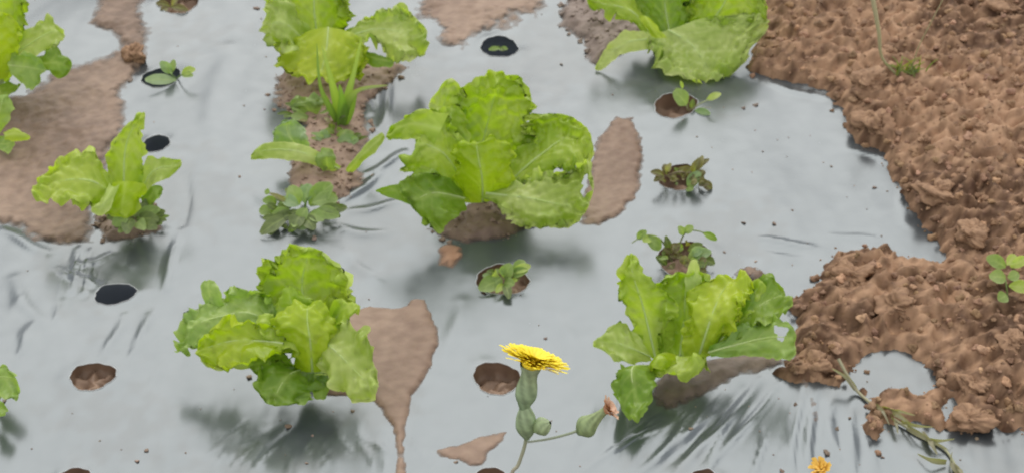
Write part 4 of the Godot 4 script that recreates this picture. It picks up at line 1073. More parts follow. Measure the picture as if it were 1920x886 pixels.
	leaf(p, "wilt", 1, 964, [-28.3, 15.8, 0.6, -27.3, 15.5, 0.0, -26.3, 16.0, 0.3, -33.1, 22.0, 1.3, -28.2, 21.1, -1.2, -23.2, 23.3, -0.2, -34.6, 26.2, -2.0, -29.2, 25.2, -4.8, -23.6, 27.6, -3.6, -32.7, 27.5, -8.8, -30.2, 27.1, -10.0, -27.7, 28.2, -9.5], Vector3.ZERO, true)
	leaf(p, "wilt", 1, 734, [9.3, 18.6, 0.4, 10.6, 18.2, 0.0, 11.4, 18.0, 1.1, 5.6, 29.1, 5.4, 11.7, 27.3, 4.6, 16.2, 26.0, 9.0, 7.7, 38.5, 5.4, 14.5, 36.5, 4.5, 19.4, 35.0, 9.4, 15.3, 45.3, 0.4, 18.4, 44.4, 0.0, 20.6, 43.8, 2.2], Vector3.ZERO, true)
	leaf(p, "wilt", 1, 540, [22.4, 12.3, 9.9, 21.6, 11.2, 10.0, 20.8, 11.2, 11.1, 30.4, 15.6, 14.3, 26.3, 10.8, 15.6, 22.4, 10.0, 20.6, 35.8, 12.8, 17.6, 31.4, 7.5, 19.1, 27.0, 6.6, 24.6, 37.9, 4.4, 19.3, 35.9, 2.0, 20.0, 33.9, 1.6, 22.5], Vector3.ZERO, true)
	leaf(p, "wilt", 1, 524, [17.8, 7.8, 9.5, 18.0, 6.7, 10.0, 17.3, 6.4, 11.1, 20.3, 16.2, 11.7, 20.6, 11.1, 14.7, 17.9, 9.3, 19.7, 25.2, 19.1, 14.9, 25.6, 13.3, 18.1, 22.6, 11.3, 23.7, 31.9, 15.9, 18.5, 32.1, 13.3, 20.0, 30.7, 12.4, 22.5], Vector3.ZERO, true)
	leaf(p, "wilt", 1, 294, [-19.9, 19.3, -0.3, -19.8, 18.2, 0.0, -19.5, 18.1, 1.0, -9.0, 27.2, -1.9, -8.4, 22.6, 0.2, -6.9, 21.2, 4.9, 1.7, 27.6, -5.6, 2.5, 22.4, -3.3, 4.1, 21.0, 1.9, 10.9, 20.3, -11.0, 11.2, 18.0, -10.0, 12.0, 17.3, -7.6], Vector3.ZERO, true)
	leaf(p, "wilt", 1, 710, [-34.9, 18.5, 10.7, -35.6, 18.5, 10.0, -35.8, 19.3, 9.7, -35.5, 19.9, 17.5, -38.3, 20.5, 14.4, -40.0, 24.1, 12.8, -39.1, 19.6, 21.4, -42.2, 20.2, 17.9, -44.1, 24.2, 16.1, -45.2, 17.5, 21.6, -46.7, 17.8, 20.0, -47.5, 19.6, 19.2], Vector3.ZERO, true)
	leaf(p, "wilt", 1, 516, [13.6, 25.2, -0.1, 14.0, 24.6, 0.0, 14.4, 24.5, 0.6, 18.0, 34.1, -1.1, 20.0, 31.5, -0.3, 21.9, 30.9, 2.5, 24.5, 38.4, -4.7, 26.7, 35.5, -3.8, 28.8, 34.8, -0.7, 32.1, 37.5, -10.4, 33.1, 36.1, -10.0, 34.0, 35.9, -8.6], Vector3.ZERO, true)
	leaf(p, "wilt", 1, 286, [18.2, 16.4, 10.2, 19.1, 15.7, 10.0, 19.9, 16.0, 10.6, 16.3, 23.2, 8.6, 20.7, 20.5, 8.4, 25.0, 21.1, 11.0, 17.5, 26.6, 5.1, 22.3, 23.6, 4.8, 27.2, 24.2, 7.7, 21.7, 25.9, 0.1, 23.9, 24.6, 0.0, 26.1, 24.9, 1.3], Vector3.ZERO, true)
	leaf(p, "straw", 1, 270, [15.3, 25.0, 0.3, 16.3, 24.6, 0.0, 17.0, 24.5, 0.8, 12.9, 34.5, 3.6, 17.6, 32.7, 2.9, 21.5, 32.2, 6.2, 14.8, 41.7, 1.8, 20.0, 39.8, 1.1, 24.3, 39.2, 4.7, 20.9, 45.7, -4.6, 23.2, 44.8, -5.0, 25.2, 44.5, -3.3], Vector3.ZERO, true)
	leaf(p, "straw", 1, 76, [-28.3, 21.3, 0.2, -27.5, 20.9, 0.0, -27.0, 20.8, 0.8, -30.6, 27.6, 2.8, -26.7, 26.1, 2.5, -23.9, 25.0, 5.7, -29.2, 32.8, 2.8, -24.7, 31.1, 2.5, -21.7, 30.0, 6.0, -24.0, 36.2, 0.1, -22.0, 35.4, 0.0, -20.7, 34.9, 1.6], Vector3.ZERO, true)
	leaf(p, "mint", 1, 456, [0.5, 6.8, 14.3, 2.6, 5.4, 15.0, 4.2, 4.6, 16.8, 0.1, 18.1, 12.6, 7.0, 13.7, 15.4, 13.0, 10.7, 21.0, 5.6, 25.9, 10.8, 12.6, 21.5, 13.7, 18.6, 18.4, 19.2, 15.0, 29.7, 8.6, 18.5, 27.5, 10.0, 21.5, 26.0, 12.8], Vector3.ZERO, true)
	leaf(p, "weed", 1, 262, [1.1, 7.8, 19.4, 0.6, 6.9, 20.0, -0.1, 6.6, 20.8, 4.7, 13.4, 20.6, 2.4, 9.4, 23.7, -1.3, 7.4, 27.3, 7.8, 14.8, 23.7, 5.3, 10.4, 27.2, 1.2, 8.2, 31.2, 10.0, 12.0, 28.4, 8.9, 10.0, 30.0, 7.0, 9.0, 31.8], Vector3.ZERO, true)
	leaf(p, "straw", 1.74209, 246, [5.2, 16.1, 22.2, 5.3, 15.6, 22.5, 5.3, 15.3, 23.0, 7.2, 19.8, 22.1, 7.6, 17.7, 24.1, 7.7, 16.0, 26.5, 10.1, 21.7, 23.0, 10.6, 19.4, 25.2, 10.7, 17.5, 27.9, 13.6, 21.5, 24.8, 13.8, 20.4, 25.8, 13.9, 19.5, 26.9], Vector3.ZERO, true)
	leaf(p, "wilt", 2.91353, 52, [-13.2, 17.2, 10.8, -13.6, 17.5, 10.3, -13.6, 18.1, 9.8, -13.4, 20.3, 17.3, -14.9, 22.0, 14.6, -15.0, 24.7, 12.3, -16.5, 23.6, 21.8, -18.2, 25.5, 18.8, -18.2, 28.5, 16.2, -22.1, 26.8, 23.5, -22.9, 27.7, 22.2, -22.9, 29.1, 21.0], Vector3.ZERO, true)
	leaf(p, "wilt", 1.96941, 819, [-30.6, 16.3, 7.8, -31.0, 16.4, 7.3, -31.2, 16.9, 7.0, -32.5, 17.4, 13.9, -34.3, 18.4, 11.8, -35.5, 20.6, 10.3, -36.7, 17.4, 17.9, -38.7, 18.5, 15.6, -40.1, 20.9, 13.9, -42.7, 16.2, 19.1, -43.6, 16.7, 18.0, -44.2, 17.7, 17.3], Vector3.ZERO, true)
	leaf(p, "wilt", 2.97764, 238, [-4.2, 18.0, 16.4, -4.9, 17.9, 16.4, -5.3, 18.4, 16.0, -1.1, 21.3, 18.9, -4.6, 21.2, 18.3, -6.8, 23.3, 16.7, -1.3, 23.0, 22.0, -5.1, 22.8, 21.3, -7.6, 25.2, 19.5, -4.8, 22.8, 25.1, -6.6, 22.7, 24.8, -7.7, 23.8, 24.0], Vector3.ZERO, true)
	leaf(p, "wilt", 2.98969, 609, [13.2, 15.7, 14.8, 13.5, 15.3, 15.1, 13.6, 15.1, 15.6, 14.4, 20.2, 15.1, 15.7, 18.3, 16.5, 16.4, 17.0, 18.8, 17.5, 22.8, 15.5, 18.9, 20.7, 17.0, 19.6, 19.2, 19.6, 21.8, 23.1, 15.8, 22.5, 22.1, 16.5, 22.8, 21.5, 17.6], Vector3.ZERO, true)
	leaf(p, "straw", 1.63728, 28, [-10.2, 11.5, 6.5, -10.0, 11.8, 5.9, -10.1, 12.4, 5.6, -15.4, 10.2, 8.3, -14.8, 11.6, 5.4, -15.1, 14.3, 3.6, -19.7, 8.5, 6.9, -19.0, 10.0, 3.7, -19.3, 13.0, 1.7, -22.3, 6.7, 2.6, -21.9, 7.4, 1.2, -22.1, 8.7, 0.3], Vector3.ZERO, true)
	leaf(p, "dull", 2.62739, 795, [3.5, 16.9, 10.0, 3.4, 16.5, 10.3, 3.2, 16.2, 10.8, 7.1, 19.1, 10.7, 6.5, 17.2, 12.3, 5.6, 15.9, 14.3, 10.7, 19.5, 12.1, 10.0, 17.4, 13.9, 9.1, 16.0, 16.2, 13.8, 18.0, 14.3, 13.4, 17.1, 15.1, 13.0, 16.5, 16.1], Vector3.ZERO, true)
	leaf(p, "wilt", 1.98182, 214, [-3.5, 17.6, 0.7, -3.0, 17.0, 1.1, -3.4, 16.6, 1.9, -5.0, 25.4, 3.7, -3.2, 22.5, 6.0, -4.3, 20.4, 9.4, -2.3, 30.8, 7.6, -0.3, 27.6, 10.1, -1.6, 25.3, 13.9, 4.1, 33.0, 11.8, 5.0, 31.5, 12.9, 4.4, 30.5, 14.6], Vector3.ZERO, true)
	leaf(p, "straw", 1.57975, 585, [-17.4, 17.6, 19.7, -18.0, 17.8, 19.4, -18.4, 18.3, 18.9, -15.0, 17.5, 21.8, -18.0, 18.7, 20.2, -19.9, 20.9, 17.9, -14.8, 18.2, 22.9, -18.1, 19.6, 21.1, -20.3, 22.0, 18.6, -16.9, 19.7, 22.9, -18.4, 20.3, 22.0, -19.4, 21.4, 20.9], Vector3.ZERO, true)
	leaf(p, "wilt", 2.45722, 355, [-17.3, 11.3, 7.6, -17.3, 11.5, 7.2, -17.0, 11.9, 7.0, -19.2, 14.3, 12.1, -18.8, 15.5, 9.9, -17.5, 17.3, 8.7, -22.6, 17.1, 13.2, -22.1, 18.4, 10.8, -20.7, 20.4, 9.5, -26.9, 19.3, 10.9, -26.7, 19.9, 9.8, -26.1, 20.8, 9.2], Vector3.ZERO, true)
	leaf(p, "straw", 1.27862, 771, [6.9, 18.2, 14.1, 6.7, 17.7, 14.4, 6.2, 17.6, 14.8, 10.0, 21.6, 16.4, 8.7, 19.3, 18.0, 6.5, 18.6, 19.8, 12.9, 22.8, 19.8, 11.5, 20.3, 21.5, 9.0, 19.4, 23.6, 15.0, 21.5, 23.9, 14.4, 20.4, 24.7, 13.3, 20.0, 25.6], Vector3.ZERO, true)
	leaf(p, "dull", 2.91743, 541, [-9.1, 12.3, -5.1, -9.0, 12.6, -5.6, -8.5, 13.0, -5.9, -11.0, 16.7, 1.1, -10.3, 18.4, -1.4, -8.2, 20.3, -3.0, -14.1, 22.5, 4.7, -13.3, 24.4, 1.9, -11.0, 26.5, 0.1, -17.9, 28.9, 5.0, -17.5, 29.8, 3.7, -16.5, 30.7, 2.9], Vector3.ZERO, true)
	leaf(p, "straw", 2.88418, 561, [2.9, 12.1, 0.8, 3.3, 12.0, 0.7, 3.7, 12.1, 0.9, 1.4, 15.3, 0.1, 3.5, 14.9, -0.1, 5.7, 15.0, 0.4, 1.4, 17.9, -1.5, 3.8, 17.4, -1.8, 6.2, 17.6, -1.2, 3.0, 19.5, -3.9, 4.1, 19.3, -4.0, 5.2, 19.4, -3.7], Vector3.ZERO, true)
	leaf(p, "wilt", 2.5485, 331, [-29.9, 15.5, 20.4, -29.9, 15.6, 20.0, -29.7, 16.0, 19.8, -31.2, 18.0, 24.5, -31.3, 19.0, 22.5, -30.2, 20.6, 21.5, -34.1, 20.5, 26.0, -34.2, 21.6, 23.8, -33.0, 23.4, 22.7, -38.1, 22.7, 24.9, -38.1, 23.2, 23.9, -37.6, 24.0, 23.4], Vector3.ZERO, true)
	leaf(p, "wilt", 1.48942, 747, [-6.5, 15.2, 7.2, -5.8, 14.9, 7.1, -5.2, 14.7, 7.8, -8.5, 19.9, 7.7, -4.8, 18.2, 7.9, -1.9, 17.4, 10.6, -7.4, 23.1, 7.1, -3.3, 21.2, 7.2, -0.1, 20.3, 10.3, -3.5, 24.4, 5.3, -1.6, 23.5, 5.3, -0.2, 23.1, 6.7], Vector3.ZERO, true)
	leaf(p, "straw", 2.93422, 517, [6.5, 19.0, 26.2, 6.4, 18.5, 26.7, 7.0, 18.2, 27.1, 7.3, 19.8, 22.8, 7.5, 17.4, 25.2, 9.8, 16.0, 27.1, 7.6, 18.6, 21.1, 7.9, 16.0, 23.7, 10.4, 14.5, 25.8, 7.4, 15.6, 21.3, 7.5, 14.4, 22.5, 8.6, 13.7, 23.4], Vector3.ZERO, true)
	leaf(p, "dull", 1.15222, 888, [-16.8, 15.1, 22.0, -16.7, 14.7, 22.3, -16.7, 14.5, 22.7, -16.1, 17.8, 21.4, -15.6, 15.9, 23.1, -15.3, 14.5, 25.2, -14.6, 18.5, 21.4, -14.1, 16.4, 23.2, -13.8, 14.8, 25.6, -12.7, 17.1, 21.8, -12.4, 16.1, 22.7, -12.3, 15.4, 23.7], Vector3.ZERO, true)
	leaf(p, "wilt", 1.14071, 307, [17.0, 17.4, 18.5, 17.1, 16.8, 18.8, 16.8, 16.7, 19.3, 18.2, 22.0, 19.8, 18.4, 19.4, 21.5, 16.9, 18.3, 23.9, 20.7, 24.0, 21.9, 20.9, 21.1, 23.8, 19.2, 19.9, 26.5, 24.2, 23.1, 24.7, 24.3, 21.8, 25.5, 23.5, 21.2, 26.7], Vector3.ZERO, true)
	leaf(p, "straw", 2.26365, 77, [18.0, 11.8, 5.4, 18.2, 11.3, 5.6, 18.2, 11.1, 6.1, 19.3, 15.5, 5.7, 20.2, 13.5, 7.0, 20.3, 12.4, 9.2, 22.0, 17.4, 6.3, 22.9, 15.2, 7.8, 23.0, 13.9, 10.2, 25.5, 17.2, 7.2, 25.9, 16.2, 7.8, 26.0, 15.6, 8.9], Vector3.ZERO, true)
	leaf(p, "wilt", 2.39805, 493, [1.8, 15.6, 7.3, 2.1, 15.0, 7.6, 2.0, 14.7, 8.4, 2.3, 21.6, 8.8, 3.8, 18.7, 10.6, 3.3, 17.1, 13.9, 5.5, 24.7, 10.5, 7.2, 21.5, 12.4, 6.6, 19.8, 16.1, 11.0, 24.6, 12.0, 11.8, 23.1, 12.9, 11.5, 22.3, 14.6], Vector3.ZERO, true)
	stem(p, "stem", [-30.9, 11.9, 0.0, -9.5, 27.5, 10.0, 18.4, 13.7, 0.0], 1.3, 1, Color(0.18, 0.13, 0.08), Color(0.2, 0.17, 0.09))
	p = thing("weed_seedling", "tangled weed with two arching sprigs right behind the lower right lettuce", "weed seedling", Vector3(0.2279, 0, 0.0593), "weed seedlings in the planting holes")
	stem(p, "sprig", [-10.9, 0.0, 0.0, -26.7, 35.4, 0.0, -47.1, 44.1, 0.0, -66.1, 31.0, 0.0], 1.3, 0.8, Color(0.2, 0.22, 0.1), Color(0.3, 0.36, 0.14))
	stem(p, "sprig", [-4.0, 8.9, 0.0, 0.5, 37.1, 0.0, 9.9, 51.1, 0.0, 30.1, 47.6, 0.0, 46.6, 35.4, 0.0], 1.3, 0.7, Color(0.22, 0.22, 0.1), Color(0.16, 0.24, 0.06))
	leaf(p, "weed", 1.35064, 307, [-0.4, 18.5, 2.8, 0.4, 18.6, 2.4, 1.2, 19.0, 2.3, -4.0, 19.4, 4.3, -0.2, 20.3, 2.3, 3.8, 22.0, 1.4, -5.2, 20.6, 3.6, -0.9, 21.6, 1.5, 3.5, 23.4, 0.5, -3.6, 21.9, 1.0, -1.7, 22.4, 0.0, 0.3, 23.2, -0.4], Vector3.ZERO, true)
	leaf(p, "wilt", 1.52174, 327, [-16.6, 14.0, 5.2, -16.2, 14.2, 4.7, -15.6, 14.6, 4.6, -20.0, 17.7, 8.1, -18.0, 18.6, 5.7, -15.2, 20.3, 5.2, -22.8, 21.3, 7.6, -20.5, 22.3, 4.9, -17.5, 24.3, 4.3, -24.6, 24.5, 3.6, -23.5, 24.9, 2.4, -22.2, 25.8, 2.1], Vector3.ZERO, true)
	leaf(p, "wilt", 1.80337, 97, [21.6, 13.6, 1.3, 22.1, 13.1, 1.7, 22.2, 12.7, 2.4, 21.4, 19.9, 2.3, 23.7, 17.3, 4.4, 24.5, 15.1, 7.8, 23.7, 24.4, 4.3, 26.4, 21.6, 6.7, 27.2, 19.1, 10.4, 28.4, 26.5, 7.0, 29.6, 25.2, 8.0, 30.0, 24.1, 9.7], Vector3.ZERO, true)
	leaf(p, "weed", 2.4092, 864, [-17.0, 16.8, 16.6, -17.3, 16.9, 16.1, -17.2, 17.4, 15.9, -18.0, 20.8, 23.2, -19.4, 21.7, 21.1, -19.3, 23.9, 19.7, -22.6, 23.2, 27.4, -24.1, 24.1, 25.0, -24.0, 26.6, 23.5, -30.0, 23.7, 28.5, -30.7, 24.1, 27.4, -30.6, 25.2, 26.8], Vector3.ZERO, true)
	leaf(p, "wilt", 1.74115, 283, [26.5, 11.8, 5.3, 26.6, 11.4, 5.6, 26.5, 11.1, 6.1, 25.8, 18.9, 8.6, 26.1, 16.9, 10.5, 25.6, 15.4, 12.6, 29.0, 23.3, 12.2, 29.4, 21.1, 14.3, 28.8, 19.3, 16.7, 35.6, 24.3, 15.7, 35.7, 23.4, 16.6, 35.5, 22.6, 17.7], Vector3.ZERO, true)
	leaf(p, "weed", 2.64757, 654, [17.5, 16.8, 9.6, 17.6, 15.9, 10.0, 17.5, 15.6, 11.0, 21.6, 21.7, 9.0, 22.1, 17.8, 11.4, 22.0, 15.9, 15.6, 26.7, 23.0, 9.3, 27.2, 18.7, 11.9, 27.2, 16.6, 16.6, 31.9, 20.6, 10.4, 32.2, 18.7, 11.6, 32.1, 17.7, 13.6], Vector3.ZERO, true)
	leaf(p, "wilt", 2.63041, 73, [-10.8, 17.1, 4.3, -10.8, 17.6, 3.6, -10.6, 18.2, 3.1, -14.0, 19.3, 10.1, -14.1, 21.7, 6.8, -13.3, 24.6, 4.0, -18.6, 22.5, 13.1, -18.6, 25.2, 9.4, -17.8, 28.5, 6.3, -23.7, 26.6, 12.7, -23.7, 27.8, 11.1, -23.3, 29.3, 9.7], Vector3.ZERO, true)
	leaf(p, "dull", 2.33636, 840, [-11.1, 14.6, -3.0, -11.0, 14.8, -3.9, -10.9, 15.6, -4.2, -15.7, 14.5, 0.1, -15.3, 15.8, -3.7, -14.6, 19.5, -5.6, -20.3, 15.0, 0.2, -19.8, 16.5, -4.0, -19.1, 20.5, -6.1, -24.2, 16.0, -2.8, -23.9, 16.6, -4.7, -23.6, 18.4, -5.6], Vector3.ZERO, true)
	leaf(p, "wilt", 1.20822, 259, [9.1, 18.8, 20.1, 8.6, 18.3, 20.3, 8.1, 18.1, 20.9, 13.5, 19.7, 20.7, 10.7, 17.5, 22.3, 8.1, 16.0, 24.9, 15.9, 18.2, 21.5, 12.7, 15.6, 23.3, 9.9, 14.0, 26.2, 15.8, 14.3, 22.4, 14.4, 13.2, 23.2, 13.1, 12.5, 24.6], Vector3.ZERO, true)
	leaf(p, "wilt", 2.0651, 630, [25.8, 14.8, -0.4, 25.8, 14.3, -0.0, 25.5, 14.1, 0.5, 29.7, 18.7, 1.5, 29.2, 16.5, 3.2, 28.0, 15.2, 5.5, 33.8, 20.6, 4.4, 33.4, 18.1, 6.3, 32.0, 16.7, 8.9, 37.8, 20.2, 8.0, 37.6, 19.1, 8.9, 37.0, 18.4, 10.0], Vector3.ZERO, true)
	leaf(p, "wilt", 2.80552, 400, [-1.9, 16.6, 4.6, -2.1, 16.9, 3.8, -1.6, 17.6, 3.4, -3.9, 20.3, 11.6, -4.5, 22.3, 8.0, -2.7, 25.4, 5.9, -8.0, 25.2, 15.6, -8.7, 27.4, 11.6, -6.6, 30.8, 9.2, -13.6, 30.5, 15.9, -13.9, 31.5, 14.1, -12.9, 33.1, 13.0], Vector3.ZERO, true)
	leaf(p, "dull", 2.29372, 816, [-21.2, 19.0, 10.4, -21.1, 19.2, 9.6, -20.7, 19.9, 9.3, -23.1, 19.3, 14.0, -22.5, 20.8, 10.4, -20.7, 24.0, 8.7, -25.1, 20.3, 14.5, -24.3, 22.0, 10.5, -22.3, 25.5, 8.6, -26.8, 21.7, 11.7, -26.4, 22.4, 9.9, -25.5, 24.0, 9.1], Vector3.ZERO, true)
	leaf(p, "dull", 1.81115, 622, [19.1, 16.9, 29.9, 19.1, 16.2, 30.4, 18.9, 15.8, 31.2, 22.1, 22.6, 30.7, 22.0, 19.3, 33.6, 21.1, 16.9, 37.2, 26.4, 25.1, 32.9, 26.2, 21.5, 36.2, 25.2, 18.8, 40.1, 31.1, 24.1, 36.3, 31.1, 22.4, 37.8, 30.6, 21.2, 39.5], Vector3.ZERO, true)
	leaf(p, "weed", 2.48349, 5, [13.2, 19.2, 29.2, 13.6, 18.5, 29.7, 13.2, 18.1, 30.4, 11.1, 27.0, 31.6, 12.3, 23.8, 34.3, 10.7, 21.6, 37.7, 13.5, 31.6, 35.2, 14.8, 28.0, 38.2, 13.0, 25.6, 42.0, 20.0, 32.3, 39.6, 20.6, 30.7, 40.9, 19.8, 29.6, 42.6], Vector3.ZERO, true)
	leaf(p, "wilt", 2.30156, 376, [10.3, 15.3, 25.5, 9.7, 14.7, 25.6, 9.4, 14.5, 26.4, 16.1, 16.2, 26.6, 13.5, 13.3, 27.9, 11.8, 12.1, 31.3, 19.6, 13.8, 27.0, 16.6, 10.6, 28.4, 14.7, 9.2, 32.3, 20.2, 8.4, 26.7, 18.9, 7.0, 27.3, 18.0, 6.4, 29.0], Vector3.ZERO, true)
	leaf(p, "wilt", 1.27872, 792, [5.1, 15.1, 24.2, 4.6, 14.7, 24.3, 4.0, 14.7, 24.6, 8.2, 17.0, 26.4, 5.6, 15.4, 27.3, 2.7, 15.1, 28.6, 9.7, 16.7, 29.2, 6.9, 14.9, 30.2, 3.7, 14.6, 31.6, 9.6, 14.3, 32.1, 8.3, 13.5, 32.6, 6.9, 13.4, 33.2], Vector3.ZERO, true)
	leaf(p, "dull", 2.62475, 562, [8.5, 12.5, 14.9, 7.9, 12.5, 14.7, 7.7, 12.9, 14.4, 10.5, 15.7, 19.2, 7.7, 16.1, 18.2, 6.2, 18.0, 16.6, 9.7, 18.4, 23.5, 6.6, 18.9, 22.4, 4.9, 21.0, 20.6, 6.3, 20.4, 27.2, 4.9, 20.6, 26.7, 4.2, 21.6, 25.8], Vector3.ZERO, true)
	leaf(p, "wilt", 1.51294, 368, [-0.6, 13.9, 8.7, -0.7, 14.2, 8.1, -0.7, 14.8, 7.7, -4.1, 15.2, 13.8, -4.5, 17.1, 11.0, -4.6, 19.7, 8.8, -9.1, 16.1, 15.6, -9.6, 18.1, 12.5, -9.7, 21.0, 10.0, -14.8, 16.3, 13.6, -15.0, 17.2, 12.2, -15.1, 18.5, 11.1], Vector3.ZERO, true)
	leaf(p, "wilt", 1.25977, 352, [22.9, 18.4, 24.0, 23.2, 17.7, 24.5, 23.3, 17.3, 25.3, 24.8, 23.6, 23.3, 26.1, 20.2, 25.8, 26.9, 18.1, 29.5, 28.2, 25.2, 23.0, 29.6, 21.5, 25.8, 30.5, 19.1, 29.9, 32.7, 23.1, 23.2, 33.3, 21.4, 24.5, 33.7, 20.4, 26.4], Vector3.ZERO, true)
	leaf(p, "wilt", 2.84281, 158, [8.2, 11.9, -21.2, 8.3, 11.5, -20.5, 9.1, 11.3, -20.4, 8.2, 17.8, -21.3, 9.6, 15.7, -18.4, 13.0, 14.5, -17.5, 8.8, 22.3, -18.8, 10.3, 19.9, -15.6, 14.2, 18.6, -14.6, 9.8, 24.7, -14.1, 10.5, 23.6, -12.7, 12.3, 23.0, -12.2], Vector3.ZERO, true)
	leaf(p, "wilt", 1.46496, 538, [3.4, 18.2, 13.4, 2.8, 18.2, 12.8, 2.7, 19.1, 12.4, 3.2, 19.3, 19.0, 0.7, 20.1, 15.9, -0.2, 23.6, 14.0, 0.4, 19.8, 22.0, -2.4, 20.7, 18.5, -3.4, 24.7, 16.5, -4.7, 19.6, 21.9, -6.0, 20.0, 20.4, -6.4, 21.8, 19.5], Vector3.ZERO, true)
	leaf(p, "weed", 1.91383, 344, [0.9, 15.1, -7.2, 1.3, 15.3, -7.7, 2.0, 15.5, -7.7, -1.5, 18.3, -3.2, 0.6, 19.4, -5.5, 3.6, 20.7, -5.9, -3.5, 22.2, -2.8, -1.2, 23.4, -5.4, 2.1, 24.9, -5.8, -4.8, 26.2, -6.0, -3.7, 26.8, -7.1, -2.2, 27.4, -7.3], Vector3.ZERO, true)
	stem(p, "sprig", [-14.1, 0.0, 0.0, -17.4, 17.7, 0.0, -18.3, 39.8, 0.0], 1.6, 1, Color(0.15, 0.12, 0.07), Color(0.17, 0.15, 0.08))
	leaf(p, "weed", 1, 715, [-45.9, 43.5, -0.4, -47.1, 42.4, 0.0, -48.1, 42.0, 1.3, -34.7, 44.5, 3.4, -40.4, 39.4, 5.9, -45.4, 37.1, 11.7, -27.6, 39.5, 6.5, -33.9, 33.9, 9.4, -39.5, 31.3, 15.9, -25.5, 29.1, 8.7, -28.4, 26.6, 10.0, -30.9, 25.5, 12.9], Vector3.ZERO, true)
	leaf(p, "weed", 1, 134, [-59.9, 37.8, -0.3, -59.1, 37.1, 0.0, -58.7, 36.7, 0.9, -60.1, 45.8, 0.1, -56.3, 42.7, 2.0, -53.8, 40.6, 6.1, -56.4, 51.0, -0.1, -52.2, 47.5, 1.9, -49.5, 45.2, 6.5, -49.3, 52.7, -0.9, -47.4, 51.1, 0.0, -46.1, 50.1, 2.0], Vector3.ZERO, true)
	leaf(p, "pale", 1, 901, [-40.5, 38.6, 0.9, -41.2, 38.9, 0.0, -41.5, 39.8, -0.6, -40.7, 39.2, 8.2, -44.0, 41.1, 4.1, -46.0, 45.4, 1.1, -44.3, 39.6, 12.1, -48.0, 41.7, 7.5, -50.2, 46.5, 4.2, -50.9, 39.7, 12.1, -52.5, 40.6, 10.0, -53.5, 42.8, 8.5], Vector3.ZERO, true)
	leaf(p, "weed", 1, 320, [3.6, 48.4, -0.3, 4.3, 47.6, 0.0, 4.7, 47.2, 0.9, 3.8, 55.5, -0.6, 7.1, 52.0, 1.6, 9.1, 49.8, 5.8, 7.3, 59.5, -0.8, 10.9, 55.7, 1.5, 13.2, 53.2, 6.3, 13.7, 59.8, -1.1, 15.3, 58.1, 0.0, 16.3, 57.0, 2.1], Vector3.ZERO, true)
	leaf(p, "weed", 1, 691, [2.5, 43.8, 0.8, 3.1, 44.1, 0.0, 3.9, 44.6, -0.1, -1.6, 47.6, 5.2, 1.4, 49.2, 1.9, 5.5, 51.5, 0.7, -4.7, 52.3, 5.6, -1.3, 54.1, 1.8, 3.2, 56.7, 0.6, -6.2, 57.3, 1.7, -4.7, 58.1, 0.0, -2.7, 59.2, -0.6], Vector3.ZERO, true)
	leaf(p, "dark", 1, 110, [29.1, 48.4, -0.3, 28.7, 47.6, 0.0, 28.2, 47.4, 0.7, 36.5, 51.5, 3.0, 34.4, 48.1, 5.0, 32.1, 46.7, 8.5, 43.1, 50.0, 6.3, 40.7, 46.3, 8.5, 38.2, 44.6, 12.3, 47.9, 44.1, 9.0, 46.9, 42.4, 10.0, 45.7, 41.7, 11.7], Vector3.ZERO, true)
	leaf(p, "dull", 1, 877, [-15.8, 13.1, 0.6, -15.0, 13.3, 0.0, -14.1, 13.5, 0.1, -20.3, 22.2, 6.2, -16.2, 23.1, 3.8, -11.5, 24.1, 4.0, -23.0, 32.3, 6.4, -18.4, 33.3, 3.8, -13.1, 34.4, 4.0, -23.3, 41.9, 1.2, -21.2, 42.4, 0.0, -18.9, 42.9, 0.1], Vector3.ZERO, true)
	leaf(p, "wilt", 1, 647, [-14.7, 25.7, 9.6, -13.9, 24.8, 10.0, -13.5, 24.4, 11.1, -14.6, 33.4, 9.1, -11.0, 29.3, 11.6, -8.7, 26.8, 16.6, -10.9, 37.5, 8.8, -6.8, 33.0, 11.6, -4.3, 30.2, 17.1, -4.0, 37.4, 8.7, -2.2, 35.4, 10.0, -1.1, 34.1, 12.5], Vector3.ZERO, true)
	leaf(p, "mint", 1, 667, [16.2, 17.3, 9.3, 16.6, 16.0, 10.0, 16.6, 15.5, 11.4, 21.1, 27.6, 10.0, 22.9, 21.8, 13.9, 23.0, 18.4, 20.3, 29.2, 31.9, 11.2, 31.2, 25.4, 15.6, 31.3, 21.8, 22.7, 39.3, 29.5, 13.0, 40.2, 26.6, 15.0, 40.2, 25.0, 18.2], Vector3.ZERO, true)
	leaf(p, "mint", 1, 437, [12.3, 18.7, 9.5, 13.0, 17.8, 10.0, 13.3, 17.3, 11.1, 14.1, 27.4, 9.2, 17.2, 23.0, 11.9, 19.0, 20.4, 17.0, 19.3, 31.8, 8.8, 22.8, 27.0, 11.9, 24.8, 24.1, 17.6, 27.4, 31.4, 8.6, 28.9, 29.2, 10.0, 29.8, 28.0, 12.6], Vector3.ZERO, true)
	leaf(p, "weed", 1, 853, [16.0, 6.9, 10.7, 17.1, 7.2, 10.0, 18.3, 7.4, 10.2, 10.9, 12.0, 15.4, 16.4, 13.1, 12.3, 22.7, 14.4, 12.6, 8.9, 18.0, 15.7, 15.1, 19.3, 12.3, 22.0, 20.8, 12.6, 10.6, 24.3, 11.5, 13.3, 24.8, 10.0, 16.5, 25.5, 10.1], Vector3.ZERO, true)
	leaf(p, "dull", 1, 623, [9.5, 18.7, -0.5, 10.0, 17.7, 0.0, 10.3, 17.3, 1.1, 13.2, 27.4, -0.7, 15.5, 23.1, 2.1, 16.8, 20.7, 7.0, 19.8, 31.6, -1.0, 22.4, 26.8, 2.1, 23.9, 24.1, 7.5, 28.5, 30.5, -1.4, 29.7, 28.3, 0.0, 30.3, 27.1, 2.5], Vector3.ZERO, true)
